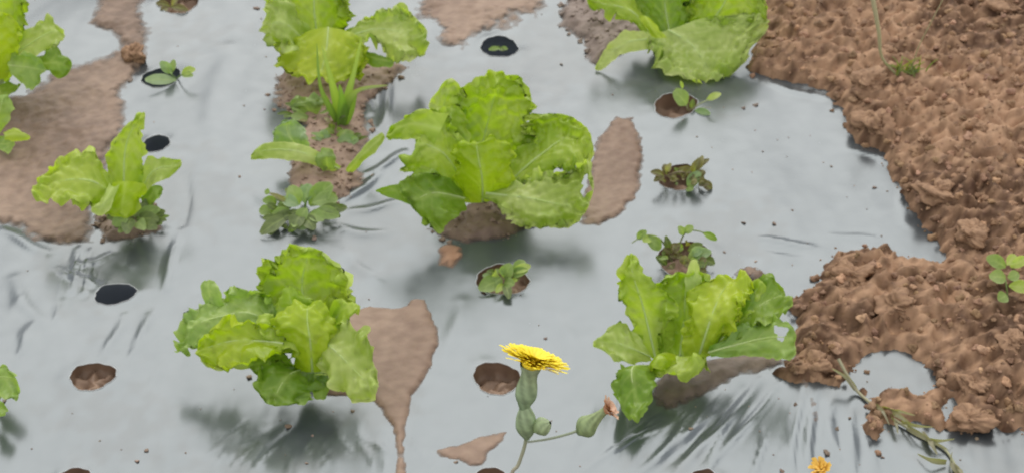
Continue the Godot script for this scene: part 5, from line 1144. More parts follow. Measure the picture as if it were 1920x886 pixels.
	leaf(p, "dull", 1, 643, [-19.0, 1.5, 10.9, -18.6, 1.5, 10.0, -17.9, 2.2, 9.7, -24.4, 5.4, 16.4, -22.4, 7.6, 12.2, -19.0, 11.0, 10.0, -30.0, 10.2, 16.9, -27.7, 12.6, 12.1, -24.0, 16.5, 9.8, -34.7, 14.9, 12.1, -33.7, 16.0, 10.0, -32.0, 17.7, 8.9], Vector3.ZERO, true)
	leaf(p, "straw", 1, 413, [2.0, 10.1, 20.3, 3.3, 9.9, 20.0, 4.5, 9.8, 20.7, -2.6, 15.8, 22.7, 3.7, 14.9, 22.0, 9.5, 14.1, 24.7, -2.5, 21.2, 22.7, 4.5, 20.2, 22.0, 10.9, 19.2, 25.0, 2.3, 25.4, 20.4, 5.5, 24.9, 20.0, 8.4, 24.5, 21.4], Vector3.ZERO, true)
	leaf(p, "dull", 1, 183, [31.7, 12.6, 9.5, 31.2, 11.6, 10.0, 30.5, 11.3, 11.0, 37.8, 17.5, 11.6, 35.2, 12.9, 14.4, 31.7, 11.0, 18.9, 42.9, 17.4, 14.7, 40.0, 12.3, 17.9, 36.1, 10.2, 22.9, 46.3, 12.2, 18.6, 45.0, 9.9, 20.0, 43.2, 9.0, 22.3], Vector3.ZERO, true)
	leaf(p, "wilt", 1, 599, [-13.9, 2.4, 9.5, -14.8, 1.5, 10.0, -16.0, 1.5, 10.6, -9.2, 6.9, 11.1, -13.8, 3.0, 13.5, -19.5, 2.4, 16.2, -7.0, 7.5, 14.4, -12.1, 3.2, 17.0, -18.5, 2.5, 20.0, -7.8, 3.9, 18.8, -10.1, 2.0, 20.0, -13.0, 1.7, 21.4], Vector3.ZERO, true)
	leaf(p, "straw", 1, 369, [-7.3, 24.6, 10.7, -6.8, 24.8, 10.0, -5.9, 25.2, 9.9, -10.8, 27.2, 14.3, -7.7, 28.6, 11.4, -3.8, 30.4, 10.7, -12.8, 30.7, 14.6, -9.4, 32.3, 11.4, -5.0, 34.3, 10.6, -13.0, 34.7, 11.4, -11.5, 35.4, 10.0, -9.5, 36.3, 9.6], Vector3.ZERO, true)
	leaf(p, "weed", 1, 389, [22.8, 6.3, 19.7, 23.6, 5.5, 20.0, 24.1, 5.1, 21.0, 22.4, 13.5, 19.4, 26.1, 9.8, 21.5, 28.5, 7.5, 26.1, 25.6, 17.6, 19.1, 29.7, 13.5, 21.5, 32.4, 11.0, 26.6, 32.0, 17.9, 18.9, 33.9, 16.1, 20.0, 35.1, 15.0, 22.3], Vector3.ZERO, true)
	leaf(p, "wilt", 1, 159, [16.9, 2.6, 19.4, 16.7, 1.5, 20.0, 16.1, 1.5, 21.1, 22.6, 9.5, 21.1, 21.3, 4.3, 24.6, 18.5, 1.8, 29.9, 28.8, 10.9, 24.2, 27.3, 5.1, 28.1, 24.2, 2.3, 33.9, 34.4, 6.5, 28.2, 33.8, 3.9, 30.0, 32.4, 2.6, 32.6], Vector3.ZERO, true)
	p = thing("weed_seedling", "leafy weed sprawling out of the hole below the middle lettuce", "weed seedling", Vector3(-0.0072, 0, 0.0961), "weed seedlings in the planting holes")
	leaf(p, "weed", 1, 751, [-7.3, 2.3, 11.7, -8.5, 2.9, 10.0, -9.3, 4.7, 9.1, -10.8, 2.6, 26.7, -16.5, 6.1, 18.7, -20.5, 14.2, 13.4, -20.1, 1.8, 34.5, -26.5, 5.7, 25.6, -30.9, 14.7, 19.8, -34.0, 1.5, 34.0, -36.9, 2.0, 30.0, -38.8, 6.1, 27.4], Vector3.ZERO, true)
	leaf(p, "weed", 1, 170, [-6.1, 7.1, 11.0, -7.1, 7.3, 10.0, -7.9, 8.4, 9.5, -5.1, 6.0, 19.0, -10.2, 7.8, 14.2, -14.5, 12.8, 11.3, -8.3, 4.6, 23.1, -14.0, 6.6, 17.7, -18.7, 12.2, 14.5, -15.2, 3.1, 22.4, -17.7, 4.0, 20.0, -19.9, 6.5, 18.5], Vector3.ZERO, true)
	leaf(p, "weed", 1, 937, [-5.2, 8.0, 9.9, -3.5, 7.3, 10.0, -2.3, 6.8, 11.3, -9.7, 18.6, 11.6, -1.6, 15.3, 12.8, 4.8, 12.7, 18.3, -7.3, 26.9, 11.5, 1.7, 23.3, 12.8, 8.8, 20.4, 18.9, 1.7, 31.8, 9.4, 5.7, 30.1, 10.0, 8.9, 28.8, 12.8], Vector3.ZERO, true)
	leaf(p, "weed", 1, 356, [-0.6, 13.9, 11.1, 0.0, 14.3, 10.0, 1.1, 15.1, 9.7, -5.2, 15.9, 16.1, -1.6, 18.3, 11.3, 3.5, 21.7, 9.5, -8.1, 19.3, 16.6, -4.1, 22.0, 11.3, 1.6, 25.8, 9.2, -8.8, 23.7, 12.4, -7.0, 24.9, 10.0, -4.5, 26.6, 9.1], Vector3.ZERO, true)
	leaf(p, "pale", 1, 727, [6.7, 17.1, 9.5, 7.2, 16.1, 10.0, 7.3, 15.7, 11.1, 12.5, 26.2, 9.4, 14.4, 21.8, 12.3, 15.5, 19.4, 17.3, 21.0, 30.4, 9.1, 23.1, 25.4, 12.3, 24.3, 22.7, 17.8, 31.1, 28.8, 8.6, 32.0, 26.6, 10.0, 32.5, 25.4, 12.5], Vector3.ZERO, true)
	leaf(p, "weed", 1, 533, [5.3, 12.8, 9.4, 5.7, 11.7, 10.0, 5.7, 11.2, 11.2, 9.9, 22.6, 10.3, 11.8, 17.5, 13.7, 12.0, 14.5, 19.4, 17.7, 27.1, 11.6, 19.7, 21.5, 15.4, 20.0, 18.2, 21.8, 27.5, 25.8, 13.3, 28.5, 23.2, 15.0, 28.6, 21.7, 17.8], Vector3.ZERO, true)
	leaf(p, "weed", 1, 913, [6.6, 21.5, 9.5, 7.2, 20.5, 10.0, 7.8, 20.2, 11.0, 10.3, 29.0, 5.7, 13.3, 24.5, 8.3, 16.5, 22.6, 13.0, 16.2, 31.6, 1.8, 19.5, 26.6, 4.8, 23.1, 24.4, 10.0, 23.5, 28.7, -1.3, 25.0, 26.4, 0.0, 26.6, 25.5, 2.3], Vector3.ZERO, true)
	leaf(p, "wilt", 1, 719, [3.7, 8.6, 9.2, 3.6, 7.3, 10.0, 2.9, 6.8, 11.2, 7.7, 16.5, 10.0, 7.0, 10.7, 14.2, 4.1, 7.6, 20.1, 12.8, 19.1, 13.0, 12.0, 12.6, 17.7, 8.7, 9.2, 24.2, 18.2, 15.7, 17.9, 17.8, 12.8, 20.0, 16.3, 11.3, 22.9], Vector3.ZERO, true)
	leaf(p, "wilt", 1, 703, [-1.0, 3.5, 9.8, 0.0, 2.9, 10.0, 0.7, 2.5, 11.0, -3.1, 11.2, 10.4, 1.9, 8.3, 11.9, 5.6, 6.2, 16.1, -0.7, 16.8, 10.2, 4.9, 13.6, 11.8, 9.1, 11.2, 16.6, 6.0, 19.3, 9.3, 8.6, 17.8, 10.0, 10.4, 16.8, 12.1], Vector3.ZERO, true)
	leaf(p, "weed", 1, 473, [-3.5, 6.9, 19.3, -3.5, 5.8, 20.0, -4.1, 5.3, 21.1, 0.5, 14.4, 20.5, -0.1, 9.2, 24.2, -2.7, 6.5, 29.5, 5.6, 16.9, 23.5, 4.9, 11.1, 27.7, 2.0, 8.1, 33.5, 11.0, 13.9, 28.1, 10.7, 11.3, 30.0, 9.4, 10.0, 32.6], Vector3.ZERO, true)
	leaf(p, "dull", 1, 889, [-0.4, 4.6, 19.9, -1.4, 4.0, 20.0, -2.5, 4.3, 20.2, 4.9, 9.3, 29.5, -0.2, 7.1, 30.2, -5.7, 7.8, 31.2, 7.3, 8.8, 39.9, 1.6, 6.3, 40.7, -4.5, 7.2, 41.8, 6.2, 3.1, 49.6, 3.6, 2.0, 50.0, 0.9, 2.4, 50.5], Vector3.ZERO, true)
	leaf(p, "mint", 1, 695, [-10.8, 5.2, 10.9, -10.7, 5.5, 10.0, -10.4, 6.4, 9.6, -17.8, 7.4, 16.2, -17.2, 9.5, 11.9, -16.0, 13.4, 9.3, -25.3, 9.3, 16.6, -24.6, 11.6, 11.8, -23.4, 16.0, 9.0, -32.3, 10.6, 12.1, -32.0, 11.7, 10.0, -31.5, 13.7, 8.7], Vector3.ZERO, true)
	leaf(p, "pale", 1, 69, [-2.7, 4.0, 20.4, -3.5, 4.0, 20.0, -4.1, 4.6, 19.7, -2.1, 6.3, 29.1, -6.0, 6.8, 27.0, -9.0, 9.5, 25.4, -5.4, 6.4, 36.3, -9.7, 7.0, 34.0, -13.1, 10.0, 32.2, -12.1, 4.4, 41.0, -14.1, 4.6, 40.0, -15.6, 6.0, 39.2], Vector3.ZERO, true)
	leaf(p, "pale", 1.30879, 449, [-10.8, 10.3, 12.3, -10.1, 10.8, 11.8, -9.9, 11.3, 11.1, -17.2, 12.7, 15.1, -14.3, 15.3, 12.8, -13.1, 17.8, 9.3, -19.4, 17.1, 18.2, -16.1, 19.9, 15.6, -14.8, 22.8, 11.7, -17.0, 22.9, 21.0, -15.5, 24.2, 19.8, -14.9, 25.5, 18.0], Vector3.ZERO, true)
	leaf(p, "pale", 1.22351, 255, [8.7, 10.5, 11.6, 8.2, 10.0, 12.0, 8.0, 9.6, 12.6, 13.5, 10.3, 10.1, 11.2, 7.9, 12.1, 10.1, 5.8, 15.1, 15.4, 7.9, 8.7, 13.0, 5.3, 11.0, 11.7, 3.0, 14.3, 14.3, 3.7, 7.7, 13.2, 2.5, 8.7, 12.6, 1.5, 10.2], Vector3.ZERO, true)
	leaf(p, "wilt", 1.40735, 671, [-7.7, 7.2, 7.2, -7.6, 7.5, 6.7, -7.5, 7.9, 6.4, -12.7, 6.3, 8.8, -12.2, 7.9, 6.4, -12.0, 10.1, 4.5, -16.8, 5.2, 7.4, -16.2, 6.9, 4.8, -16.0, 9.4, 2.7, -19.5, 3.9, 3.5, -19.2, 4.7, 2.3, -19.1, 5.8, 1.3], Vector3.ZERO, true)
	leaf(p, "dull", 2.1541, 45, [-16.1, 7.9, 3.5, -16.3, 8.3, 2.8, -16.0, 8.9, 2.3, -16.4, 11.1, 10.5, -17.0, 13.2, 7.1, -15.9, 16.2, 4.6, -20.0, 14.5, 13.8, -20.6, 16.9, 10.1, -19.5, 20.3, 7.3, -26.4, 17.8, 13.0, -26.6, 18.9, 11.3, -26.1, 20.4, 10.1], Vector3.ZERO, true)
	leaf(p, "weed", 1.57822, 425, [9.3, 11.7, 15.4, 9.9, 11.1, 15.5, 10.2, 10.9, 16.2, 9.7, 16.8, 14.9, 12.3, 14.3, 15.9, 13.9, 13.2, 19.0, 12.4, 19.9, 14.3, 15.2, 17.1, 15.4, 17.0, 15.8, 18.9, 17.0, 20.4, 13.6, 18.3, 19.1, 14.1, 19.1, 18.6, 15.7], Vector3.ZERO, true)
	leaf(p, "weed", 1.29874, 231, [-10.6, 6.3, 14.6, -10.3, 6.6, 14.0, -10.6, 7.1, 13.6, -14.3, 4.4, 15.9, -13.2, 5.8, 13.1, -14.0, 8.4, 11.3, -16.2, 2.6, 14.7, -15.0, 4.2, 11.6, -15.8, 7.1, 9.5, -16.1, 1.5, 11.0, -15.5, 2.0, 9.6, -15.9, 3.3, 8.7], Vector3.ZERO, true)
	leaf(p, "dull", 1.43592, 1, [-3.1, 10.5, 15.4, -3.6, 9.9, 15.8, -4.4, 10.1, 15.7, -0.6, 14.4, 16.8, -3.4, 12.2, 18.4, -7.3, 12.8, 18.5, 0.1, 16.4, 19.7, -3.0, 14.1, 21.5, -7.3, 14.7, 21.7, -1.1, 16.3, 23.8, -2.5, 15.3, 24.6, -4.4, 15.5, 24.7], Vector3.ZERO, true)
	leaf(p, "pale", 1.42847, 21, [10.3, 4.5, -5.7, 10.3, 4.0, -5.2, 10.2, 3.7, -4.7, 12.2, 10.6, -3.7, 12.3, 8.2, -1.3, 11.7, 6.2, 1.3, 15.5, 14.6, -0.3, 15.6, 12.0, 2.3, 14.9, 9.8, 5.2, 19.8, 16.0, 4.0, 19.8, 14.8, 5.2, 19.5, 13.8, 6.5], Vector3.ZERO, true)
	leaf(p, "pale", 2.79799, 788, [5.5, 10.3, 4.1, 5.9, 9.5, 4.4, 6.0, 9.3, 5.4, 6.2, 14.6, 2.9, 7.9, 10.9, 4.9, 8.4, 9.1, 9.1, 8.4, 16.1, 2.8, 10.1, 11.9, 5.1, 10.8, 10.0, 9.7, 11.6, 14.4, 3.8, 12.4, 12.5, 4.8, 12.7, 11.7, 6.9], Vector3.ZERO, true)
	leaf(p, "wilt", 1.11686, 207, [4.1, 5.5, 13.5, 3.3, 5.6, 13.2, 2.6, 5.9, 13.0, 6.5, 6.4, 17.1, 2.8, 6.9, 15.8, -0.6, 8.6, 14.6, 6.1, 6.3, 19.8, 1.9, 6.9, 18.4, -1.9, 8.8, 17.1, 2.6, 5.4, 21.4, 0.7, 5.7, 20.7, -1.0, 6.5, 20.1], Vector3.ZERO, true)
	leaf(p, "pale", 2.53341, 974, [-3.5, 9.0, 0.5, -3.4, 8.5, 1.4, -2.5, 8.0, 1.6, -2.4, 14.0, -1.9, -1.4, 11.5, 2.3, 2.6, 9.1, 3.7, -1.1, 17.4, -0.8, -0.1, 14.7, 3.8, 4.4, 12.0, 5.4, 0.1, 18.8, 3.7, 0.6, 17.6, 5.8, 2.6, 16.4, 6.5], Vector3.ZERO, true)
	leaf(p, "wilt", 1.86115, 393, [-0.2, 4.9, 8.2, -0.6, 4.4, 8.6, -1.3, 4.4, 8.9, 1.5, 9.1, 8.8, -0.6, 6.6, 10.6, -4.0, 6.2, 12.0, 2.6, 10.3, 10.9, 0.3, 7.5, 12.9, -3.5, 7.1, 14.5, 3.0, 8.3, 14.3, 1.9, 7.0, 15.2, 0.2, 6.8, 16.0], Vector3.ZERO, true)
	leaf(p, "weed", 1.65553, 764, [-6.9, 4.6, -2.2, -6.6, 4.8, -2.6, -6.3, 5.2, -2.9, -10.6, 6.3, -0.8, -9.2, 7.5, -2.6, -7.7, 9.1, -3.9, -13.7, 8.1, -1.6, -12.1, 9.4, -3.7, -10.4, 11.2, -5.2, -15.7, 9.7, -4.7, -15.0, 10.2, -5.6, -14.3, 11.1, -6.3], Vector3.ZERO, true)
	leaf(p, "pale", 2.58371, 534, [4.8, 10.6, 21.0, 4.9, 10.1, 21.4, 4.8, 9.9, 21.9, 7.5, 14.3, 21.2, 7.9, 11.9, 23.0, 7.4, 10.4, 25.6, 10.9, 16.1, 22.3, 11.3, 13.4, 24.3, 10.8, 11.7, 27.3, 14.5, 15.7, 24.4, 14.6, 14.4, 25.3, 14.4, 13.7, 26.7], Vector3.ZERO, true)
	stem(p, "stem", [-0.0, 0.0, 0.0, -1.4, 7.3, 10.0, -2.8, 14.3, 10.0], 1.6, 1, Color(0.2, 0.3, 0.1), Color(0.25, 0.36, 0.12))
	p = thing("weed", "low broad leaved weed with a long drooping leaf left of the grass weed", "weed", Vector3(-0.2884, 0, -0.1676), "weeds growing in the muddy gap of the mulch")
	leaf(p, "pale", 4.1, 432, [43, 12, 10, 40, 8, 12, 34, 3, 15, 7, 41, 10, 0, 37, 20, -8, 31, 30, -34, 54, 10, -38, 46, 20, -40, 38, 30, -68, 55, 20, -71, 49, 30, -70, 41, 35, -79, 47, 30, -83, 40, 30, -79, 38, 35])
	leaf(p, "mint", 5.4, 848, [-7, 16, 0, -3, 20, 0, 1, 24, 0, -42, 36, -5, -29, 48, -10, -2, 44, 0, -53, 57, -10, -33, 63, -20, -3, 55, -10, -40, 65, -20, -26, 71, -20, -11, 60, -20])
	leaf(p, "weed", 5.4, 222, [17, 9, 20, 25, 13, 20, 35, 13, 20, 7, 29, 20, 25, 40, 30, 41, 29, 20, 14, 32, 10, 27, 44, 20, 38, 32, 10], Vector3(0, 0, 0), false, false)
	leaf(p, "pale", 4.1, 638, [50, 13, 20, 53, 9, 20, 58, 6, 20, 66, 35, 15, 71, 33, 20, 77, 28, 20, 83, 52, 10, 91, 52, 15, 94, 44, 20, 100, 64, 0, 106, 63, 5, 108, 57, 10], Vector3(0, 0, 0), false, false)
	stem(p, "stem", [11.4, 0.0, 0.0, 16.6, 10.2, 10.0, 23.3, 24.0, 20.0], 3, 2, Color(0.2, 0.3, 0.1), Color(0.25, 0.36, 0.12))
	p = thing("weed", "small lobed weed on the mud just left of the grass weed", "weed", Vector3(-0.3068, 0, -0.3071), "weeds growing in the muddy gap of the mulch")
	leaf(p, "weed", 9.5, 792, [6, 2, 0, 9, 2, 0, 12, 4, 0, -15, 11, 0, 1, 21, 0, 22, 16, 0, -25, 16, 10, -9, 28, 0, 28, 30, 0, -13, 30, 0, 1, 33, -10, 21, 31, -10])
	leaf(p, "weed", 1, 211, [5.3, 5.7, 11.2, 5.1, 6.2, 10.0, 5.2, 7.3, 9.3, -1.5, 8.2, 20.3, -2.4, 11.3, 14.8, -1.9, 16.3, 11.0, -10.6, 11.3, 24.4, -11.6, 14.7, 18.3, -11.1, 20.4, 14.0, -20.9, 14.6, 22.7, -21.3, 16.2, 20.0, -21.1, 18.7, 18.1], Vector3.ZERO, true)
	leaf(p, "dull", 2.63701, 978, [29.6, 16.6, 4.1, 30.2, 16.2, 4.2, 30.5, 16.0, 4.8, 29.6, 22.8, 4.6, 32.4, 20.7, 5.6, 34.1, 19.5, 8.4, 32.4, 27.2, 4.6, 35.5, 25.0, 5.6, 37.4, 23.6, 8.8, 37.7, 29.4, 3.9, 39.0, 28.4, 4.4, 39.9, 27.8, 5.8], Vector3.ZERO, true)
	leaf(p, "dull", 2.36594, 1, [8.5, 6.8, 20.8, 8.3, 6.6, 20.9, 8.1, 6.4, 21.2, 11.2, 7.3, 21.3, 10.4, 6.1, 22.2, 9.6, 5.5, 23.4, 13.6, 6.7, 22.3, 12.6, 5.3, 23.2, 11.7, 4.6, 24.7, 15.1, 4.9, 23.6, 14.7, 4.3, 24.0, 14.3, 4.0, 24.6], Vector3.ZERO, true)
	leaf(p, "weed", 1.79224, 768, [15.4, 10.1, 14.3, 14.9, 10.0, 14.2, 14.5, 10.2, 14.2, 16.7, 8.5, 18.8, 14.6, 8.3, 18.4, 12.4, 8.8, 18.5, 16.5, 5.7, 22.6, 14.1, 5.5, 22.2, 11.8, 6.0, 22.3, 14.8, 2.1, 25.1, 13.7, 2.0, 24.9, 12.7, 2.2, 24.9], Vector3.ZERO, true)
	leaf(p, "dull", 2.23581, 538, [20.0, 15.9, -6.5, 20.7, 16.0, -6.4, 21.1, 16.3, -6.9, 15.9, 22.1, -5.0, 19.2, 22.5, -4.8, 21.4, 23.8, -6.9, 14.7, 28.3, -1.9, 18.3, 28.8, -1.7, 20.8, 30.2, -4.1, 16.5, 33.8, 2.3, 18.2, 34.0, 2.4, 19.3, 34.6, 1.4], Vector3.ZERO, true)
	leaf(p, "straw", 2.42932, 954, [31.9, 14.9, 2.8, 32.2, 14.6, 3.3, 32.7, 14.3, 3.6, 38.3, 24.7, 0.7, 39.9, 23.0, 3.0, 42.2, 21.3, 4.6, 41.7, 33.7, 4.6, 43.5, 31.8, 7.1, 46.0, 29.9, 8.9, 41.7, 40.5, 13.8, 42.5, 39.6, 15.0, 43.7, 38.7, 15.8], Vector3.ZERO, true)
	leaf(p, "weed", 2.25996, 328, [-20.4, 9.3, 7.1, -20.3, 9.5, 6.7, -20.4, 9.9, 6.5, -25.8, 7.2, 7.5, -25.4, 8.1, 5.5, -25.8, 10.0, 4.3, -30.7, 4.9, 5.8, -30.3, 6.0, 3.6, -30.7, 8.1, 2.3, -34.3, 2.8, 2.2, -34.1, 3.3, 1.2, -34.3, 4.2, 0.6], Vector3.ZERO, true)
	leaf(p, "dull", 2.13143, 744, [45.6, 15.3, 21.9, 45.7, 14.8, 22.3, 45.5, 14.5, 22.8, 49.0, 21.7, 24.6, 49.1, 19.3, 26.6, 48.4, 17.7, 29.2, 54.4, 25.0, 27.7, 54.5, 22.3, 29.9, 53.7, 20.5, 32.8, 61.0, 24.7, 30.8, 61.1, 23.5, 31.8, 60.7, 22.7, 33.1], Vector3.ZERO, true)
	leaf(p, "dull", 1.73634, 514, [-10.2, 12.2, -8.3, -10.2, 12.4, -8.9, -10.0, 13.0, -9.1, -16.1, 16.3, -2.8, -16.1, 17.5, -5.8, -15.1, 20.2, -7.3, -23.7, 19.7, -1.1, -23.6, 21.1, -4.4, -22.5, 24.1, -6.1, -31.6, 22.1, -3.4, -31.6, 22.8, -4.9, -31.1, 24.1, -5.6], Vector3.ZERO, true)
	leaf(p, "dull", 2.37175, 930, [-19.7, 13.2, 10.0, -19.9, 13.3, 9.4, -19.8, 13.9, 9.1, -24.7, 16.4, 16.8, -25.6, 17.5, 14.1, -25.5, 20.1, 12.6, -32.1, 18.4, 20.2, -33.0, 19.5, 17.2, -32.9, 22.5, 15.5, -40.7, 18.8, 19.8, -41.1, 19.3, 18.5, -41.1, 20.6, 17.7], Vector3.ZERO, true)
	leaf(p, "straw", 2.91923, 304, [3.9, 12.3, 27.0, 3.7, 12.4, 26.7, 3.7, 12.8, 26.5, 1.3, 14.4, 32.0, 0.4, 15.2, 30.4, 0.2, 16.9, 29.2, -3.0, 16.3, 35.6, -4.0, 17.2, 33.8, -4.2, 19.1, 32.4, -8.3, 17.8, 37.2, -8.8, 18.2, 36.4, -8.8, 19.0, 35.8], Vector3.ZERO, true)
	leaf(p, "straw", 2.25748, 110, [31.4, 8.4, 22.2, 31.2, 8.0, 22.4, 31.2, 7.8, 22.8, 36.7, 9.3, 22.6, 35.9, 7.5, 23.6, 35.7, 6.6, 25.5, 40.6, 7.3, 21.9, 39.7, 5.4, 23.0, 39.5, 4.4, 25.2, 42.6, 2.9, 20.4, 42.2, 2.0, 20.9, 42.1, 1.6, 21.9], Vector3.ZERO, true)
	leaf(p, "straw", 2.28095, 490, [28.7, 15.3, 21.8, 28.4, 14.8, 22.0, 28.1, 14.8, 22.4, 32.9, 17.5, 25.1, 31.4, 15.5, 26.0, 29.6, 14.9, 27.9, 36.6, 16.2, 27.7, 34.9, 14.0, 28.7, 32.9, 13.4, 30.9, 39.1, 11.8, 29.4, 38.3, 10.8, 29.9, 37.4, 10.5, 30.8], Vector3.ZERO, true)
	leaf(p, "weed", 2.34142, 296, [0.8, 16.9, -6.1, 1.3, 16.8, -6.2, 1.7, 16.9, -6.2, -1.3, 20.4, -6.5, 0.7, 20.4, -7.1, 2.8, 20.9, -7.1, -2.2, 23.5, -8.5, 0.1, 23.5, -9.2, 2.4, 24.0, -9.1, -1.5, 25.7, -11.7, -0.5, 25.7, -12.0, 0.5, 25.9, -11.9], Vector3.ZERO, true)
	leaf(p, "straw", 2.05923, 280, [46.8, 13.8, 9.4, 47.0, 13.2, 9.6, 47.1, 13.1, 10.3, 53.3, 19.1, 9.1, 54.0, 16.4, 10.4, 54.5, 15.5, 13.3, 60.9, 21.2, 8.3, 61.8, 18.1, 9.7, 62.3, 17.1, 13.0, 68.7, 19.7, 7.2, 69.0, 18.3, 7.8, 69.3, 17.9, 9.2], Vector3.ZERO, true)
	leaf(p, "weed", 2.1901, 86, [-5.2, 9.5, 4.4, -5.1, 9.7, 4.0, -5.0, 10.0, 3.8, -7.3, 15.4, 10.9, -7.1, 16.5, 9.3, -6.3, 17.9, 8.1, -12.7, 20.8, 14.0, -12.4, 22.0, 12.2, -11.5, 23.6, 10.8, -20.3, 25.0, 13.2, -20.1, 25.6, 12.4, -19.8, 26.3, 11.8], Vector3.ZERO, true)
	leaf(p, "dull", 1.60526, 466, [6.1, 11.1, -12.6, 6.4, 10.9, -12.5, 6.6, 10.7, -12.2, 5.6, 19.9, -7.2, 7.2, 19.0, -6.6, 8.3, 18.2, -5.2, 9.5, 27.9, -5.8, 11.3, 26.9, -5.2, 12.5, 26.0, -3.6, 17.1, 33.9, -8.6, 17.9, 33.5, -8.3, 18.5, 33.1, -7.6], Vector3.ZERO, true)
	leaf(p, "straw", 1.40914, 272, [18.5, 11.8, -15.4, 19.2, 11.7, -15.1, 19.9, 11.7, -15.3, 16.4, 18.0, -18.0, 19.7, 17.7, -16.5, 23.2, 17.6, -17.4, 16.5, 24.3, -17.7, 20.1, 24.0, -16.0, 24.0, 23.8, -17.1, 18.7, 29.7, -14.5, 20.3, 29.6, -13.8, 22.1, 29.5, -14.3], Vector3.ZERO, true)
	leaf(p, "dull", 2.62376, 42, [-2.1, 9.1, 4.0, -2.1, 9.3, 3.6, -2.0, 9.7, 3.3, -6.2, 10.0, 7.1, -6.2, 11.2, 5.1, -6.1, 13.1, 3.6, -10.6, 10.0, 7.4, -10.6, 11.3, 5.1, -10.5, 13.4, 3.5, -14.7, 9.3, 4.7, -14.7, 9.9, 3.7, -14.7, 10.8, 3.0], Vector3.ZERO, true)
	leaf(p, "weed", 2.31229, 26, [20.3, 14.8, 9.6, 20.4, 14.4, 9.8, 20.4, 14.2, 10.2, 26.4, 20.0, 10.5, 27.0, 18.2, 11.7, 27.1, 17.2, 13.7, 33.9, 23.2, 11.4, 34.5, 21.2, 12.7, 34.7, 20.1, 14.9, 41.7, 23.9, 12.1, 42.0, 23.1, 12.8, 42.0, 22.5, 13.7], Vector3.ZERO, true)
	leaf(p, "straw", 1.52728, 829, [24.5, 17.0, -3.2, 24.9, 16.8, -2.8, 25.5, 16.6, -2.7, 27.0, 26.8, -5.4, 29.2, 25.7, -3.6, 32.0, 24.7, -2.9, 29.3, 35.9, -2.8, 31.7, 34.6, -0.8, 34.8, 33.4, -0.0, 31.0, 42.8, 4.2, 32.1, 42.2, 5.1, 33.5, 41.7, 5.5], Vector3.ZERO, true)
	leaf(p, "dull", 1.72445, 248, [-11.2, 10.6, -0.5, -11.0, 10.9, -1.1, -10.5, 11.4, -1.4, -15.3, 15.4, 4.6, -13.7, 17.0, 1.9, -11.7, 19.2, 0.3, -20.3, 19.8, 4.9, -18.6, 21.6, 2.0, -16.3, 24.0, 0.1, -25.4, 23.2, 0.4, -24.7, 24.0, -0.9, -23.6, 25.1, -1.8], Vector3.ZERO, true)
	leaf(p, "weed", 1.63877, 18, [18.8, 12.7, -11.0, 19.0, 12.4, -10.9, 19.2, 12.4, -10.6, 22.3, 18.8, -11.3, 23.5, 17.5, -10.6, 24.3, 16.9, -9.1, 27.4, 22.6, -13.0, 28.7, 21.1, -12.3, 29.7, 20.5, -10.6, 33.4, 23.6, -16.0, 34.0, 22.9, -15.7, 34.4, 22.6, -14.9], Vector3.ZERO, true)
	leaf(p, "mint", 2.09742, 389, [29.2, 1.5, -13.1, 28.8, 1.5, -13.1, 28.5, 1.7, -13.2, 30.1, 2.5, -10.2, 28.4, 2.5, -10.7, 26.8, 3.3, -11.1, 29.6, 2.7, -7.5, 27.7, 2.7, -8.0, 26.0, 3.6, -8.5, 27.7, 2.0, -5.4, 26.9, 2.0, -5.6, 26.1, 2.4, -5.9], Vector3.ZERO, true)
	leaf(p, "weed", 1.83216, 805, [38.8, 2.3, -4.2, 38.8, 1.5, -3.8, 38.8, 1.5, -2.9, 44.3, 8.1, -3.3, 44.2, 4.4, -1.0, 44.0, 2.6, 3.0, 50.2, 8.6, -3.2, 50.2, 4.5, -0.6, 49.9, 2.5, 3.8, 55.9, 3.8, -3.8, 55.9, 2.0, -2.6, 55.8, 1.5, -0.6], Vector3.ZERO, true)
	leaf(p, "weed", 1.80347, 575, [19.8, 1.5, 26.1, 19.7, 1.5, 25.5, 19.6, 2.1, 25.1, 19.5, 1.5, 28.9, 18.7, 1.9, 26.0, 18.3, 4.5, 23.8, 18.4, 1.5, 29.6, 17.6, 2.0, 26.4, 17.2, 5.0, 23.9, 16.8, 1.5, 28.1, 16.5, 2.0, 26.6, 16.3, 3.3, 25.5], Vector3.ZERO, true)
	leaf(p, "weed", 1.69036, 991, [33.9, 1.9, -15.9, 33.8, 1.5, -15.6, 33.7, 1.5, -15.2, 41.1, 6.0, -12.0, 40.6, 4.1, -10.8, 39.9, 3.2, -8.8, 49.2, 6.3, -9.1, 48.7, 4.3, -7.6, 47.9, 3.2, -5.5, 57.1, 2.9, -7.3, 56.9, 2.0, -6.6, 56.5, 1.5, -5.7], Vector3.ZERO, true)
	leaf(p, "mint", 1.92784, 365, [-2.0, 1.5, 30.7, -2.4, 1.5, 29.8, -2.4, 2.4, 29.5, -2.7, 1.5, 35.2, -4.3, 2.3, 31.1, -4.8, 6.3, 29.2, -4.7, 1.5, 36.6, -6.5, 2.4, 32.1, -7.1, 6.9, 29.9, -8.0, 1.5, 34.5, -8.8, 2.0, 32.5, -9.1, 4.0, 31.5], Vector3.ZERO, true)
	leaf(p, "dull", 1.33811, 781, [15.7, 2.2, 2.0, 15.8, 1.5, 2.3, 15.8, 1.5, 3.0, 18.7, 5.3, 0.7, 19.0, 2.2, 2.6, 19.2, 1.5, 5.9, 22.1, 5.8, 0.3, 22.3, 2.3, 2.4, 22.6, 1.5, 6.1, 25.3, 3.6, 0.9, 25.4, 2.0, 1.8, 25.6, 1.5, 3.5], Vector3.ZERO, true)
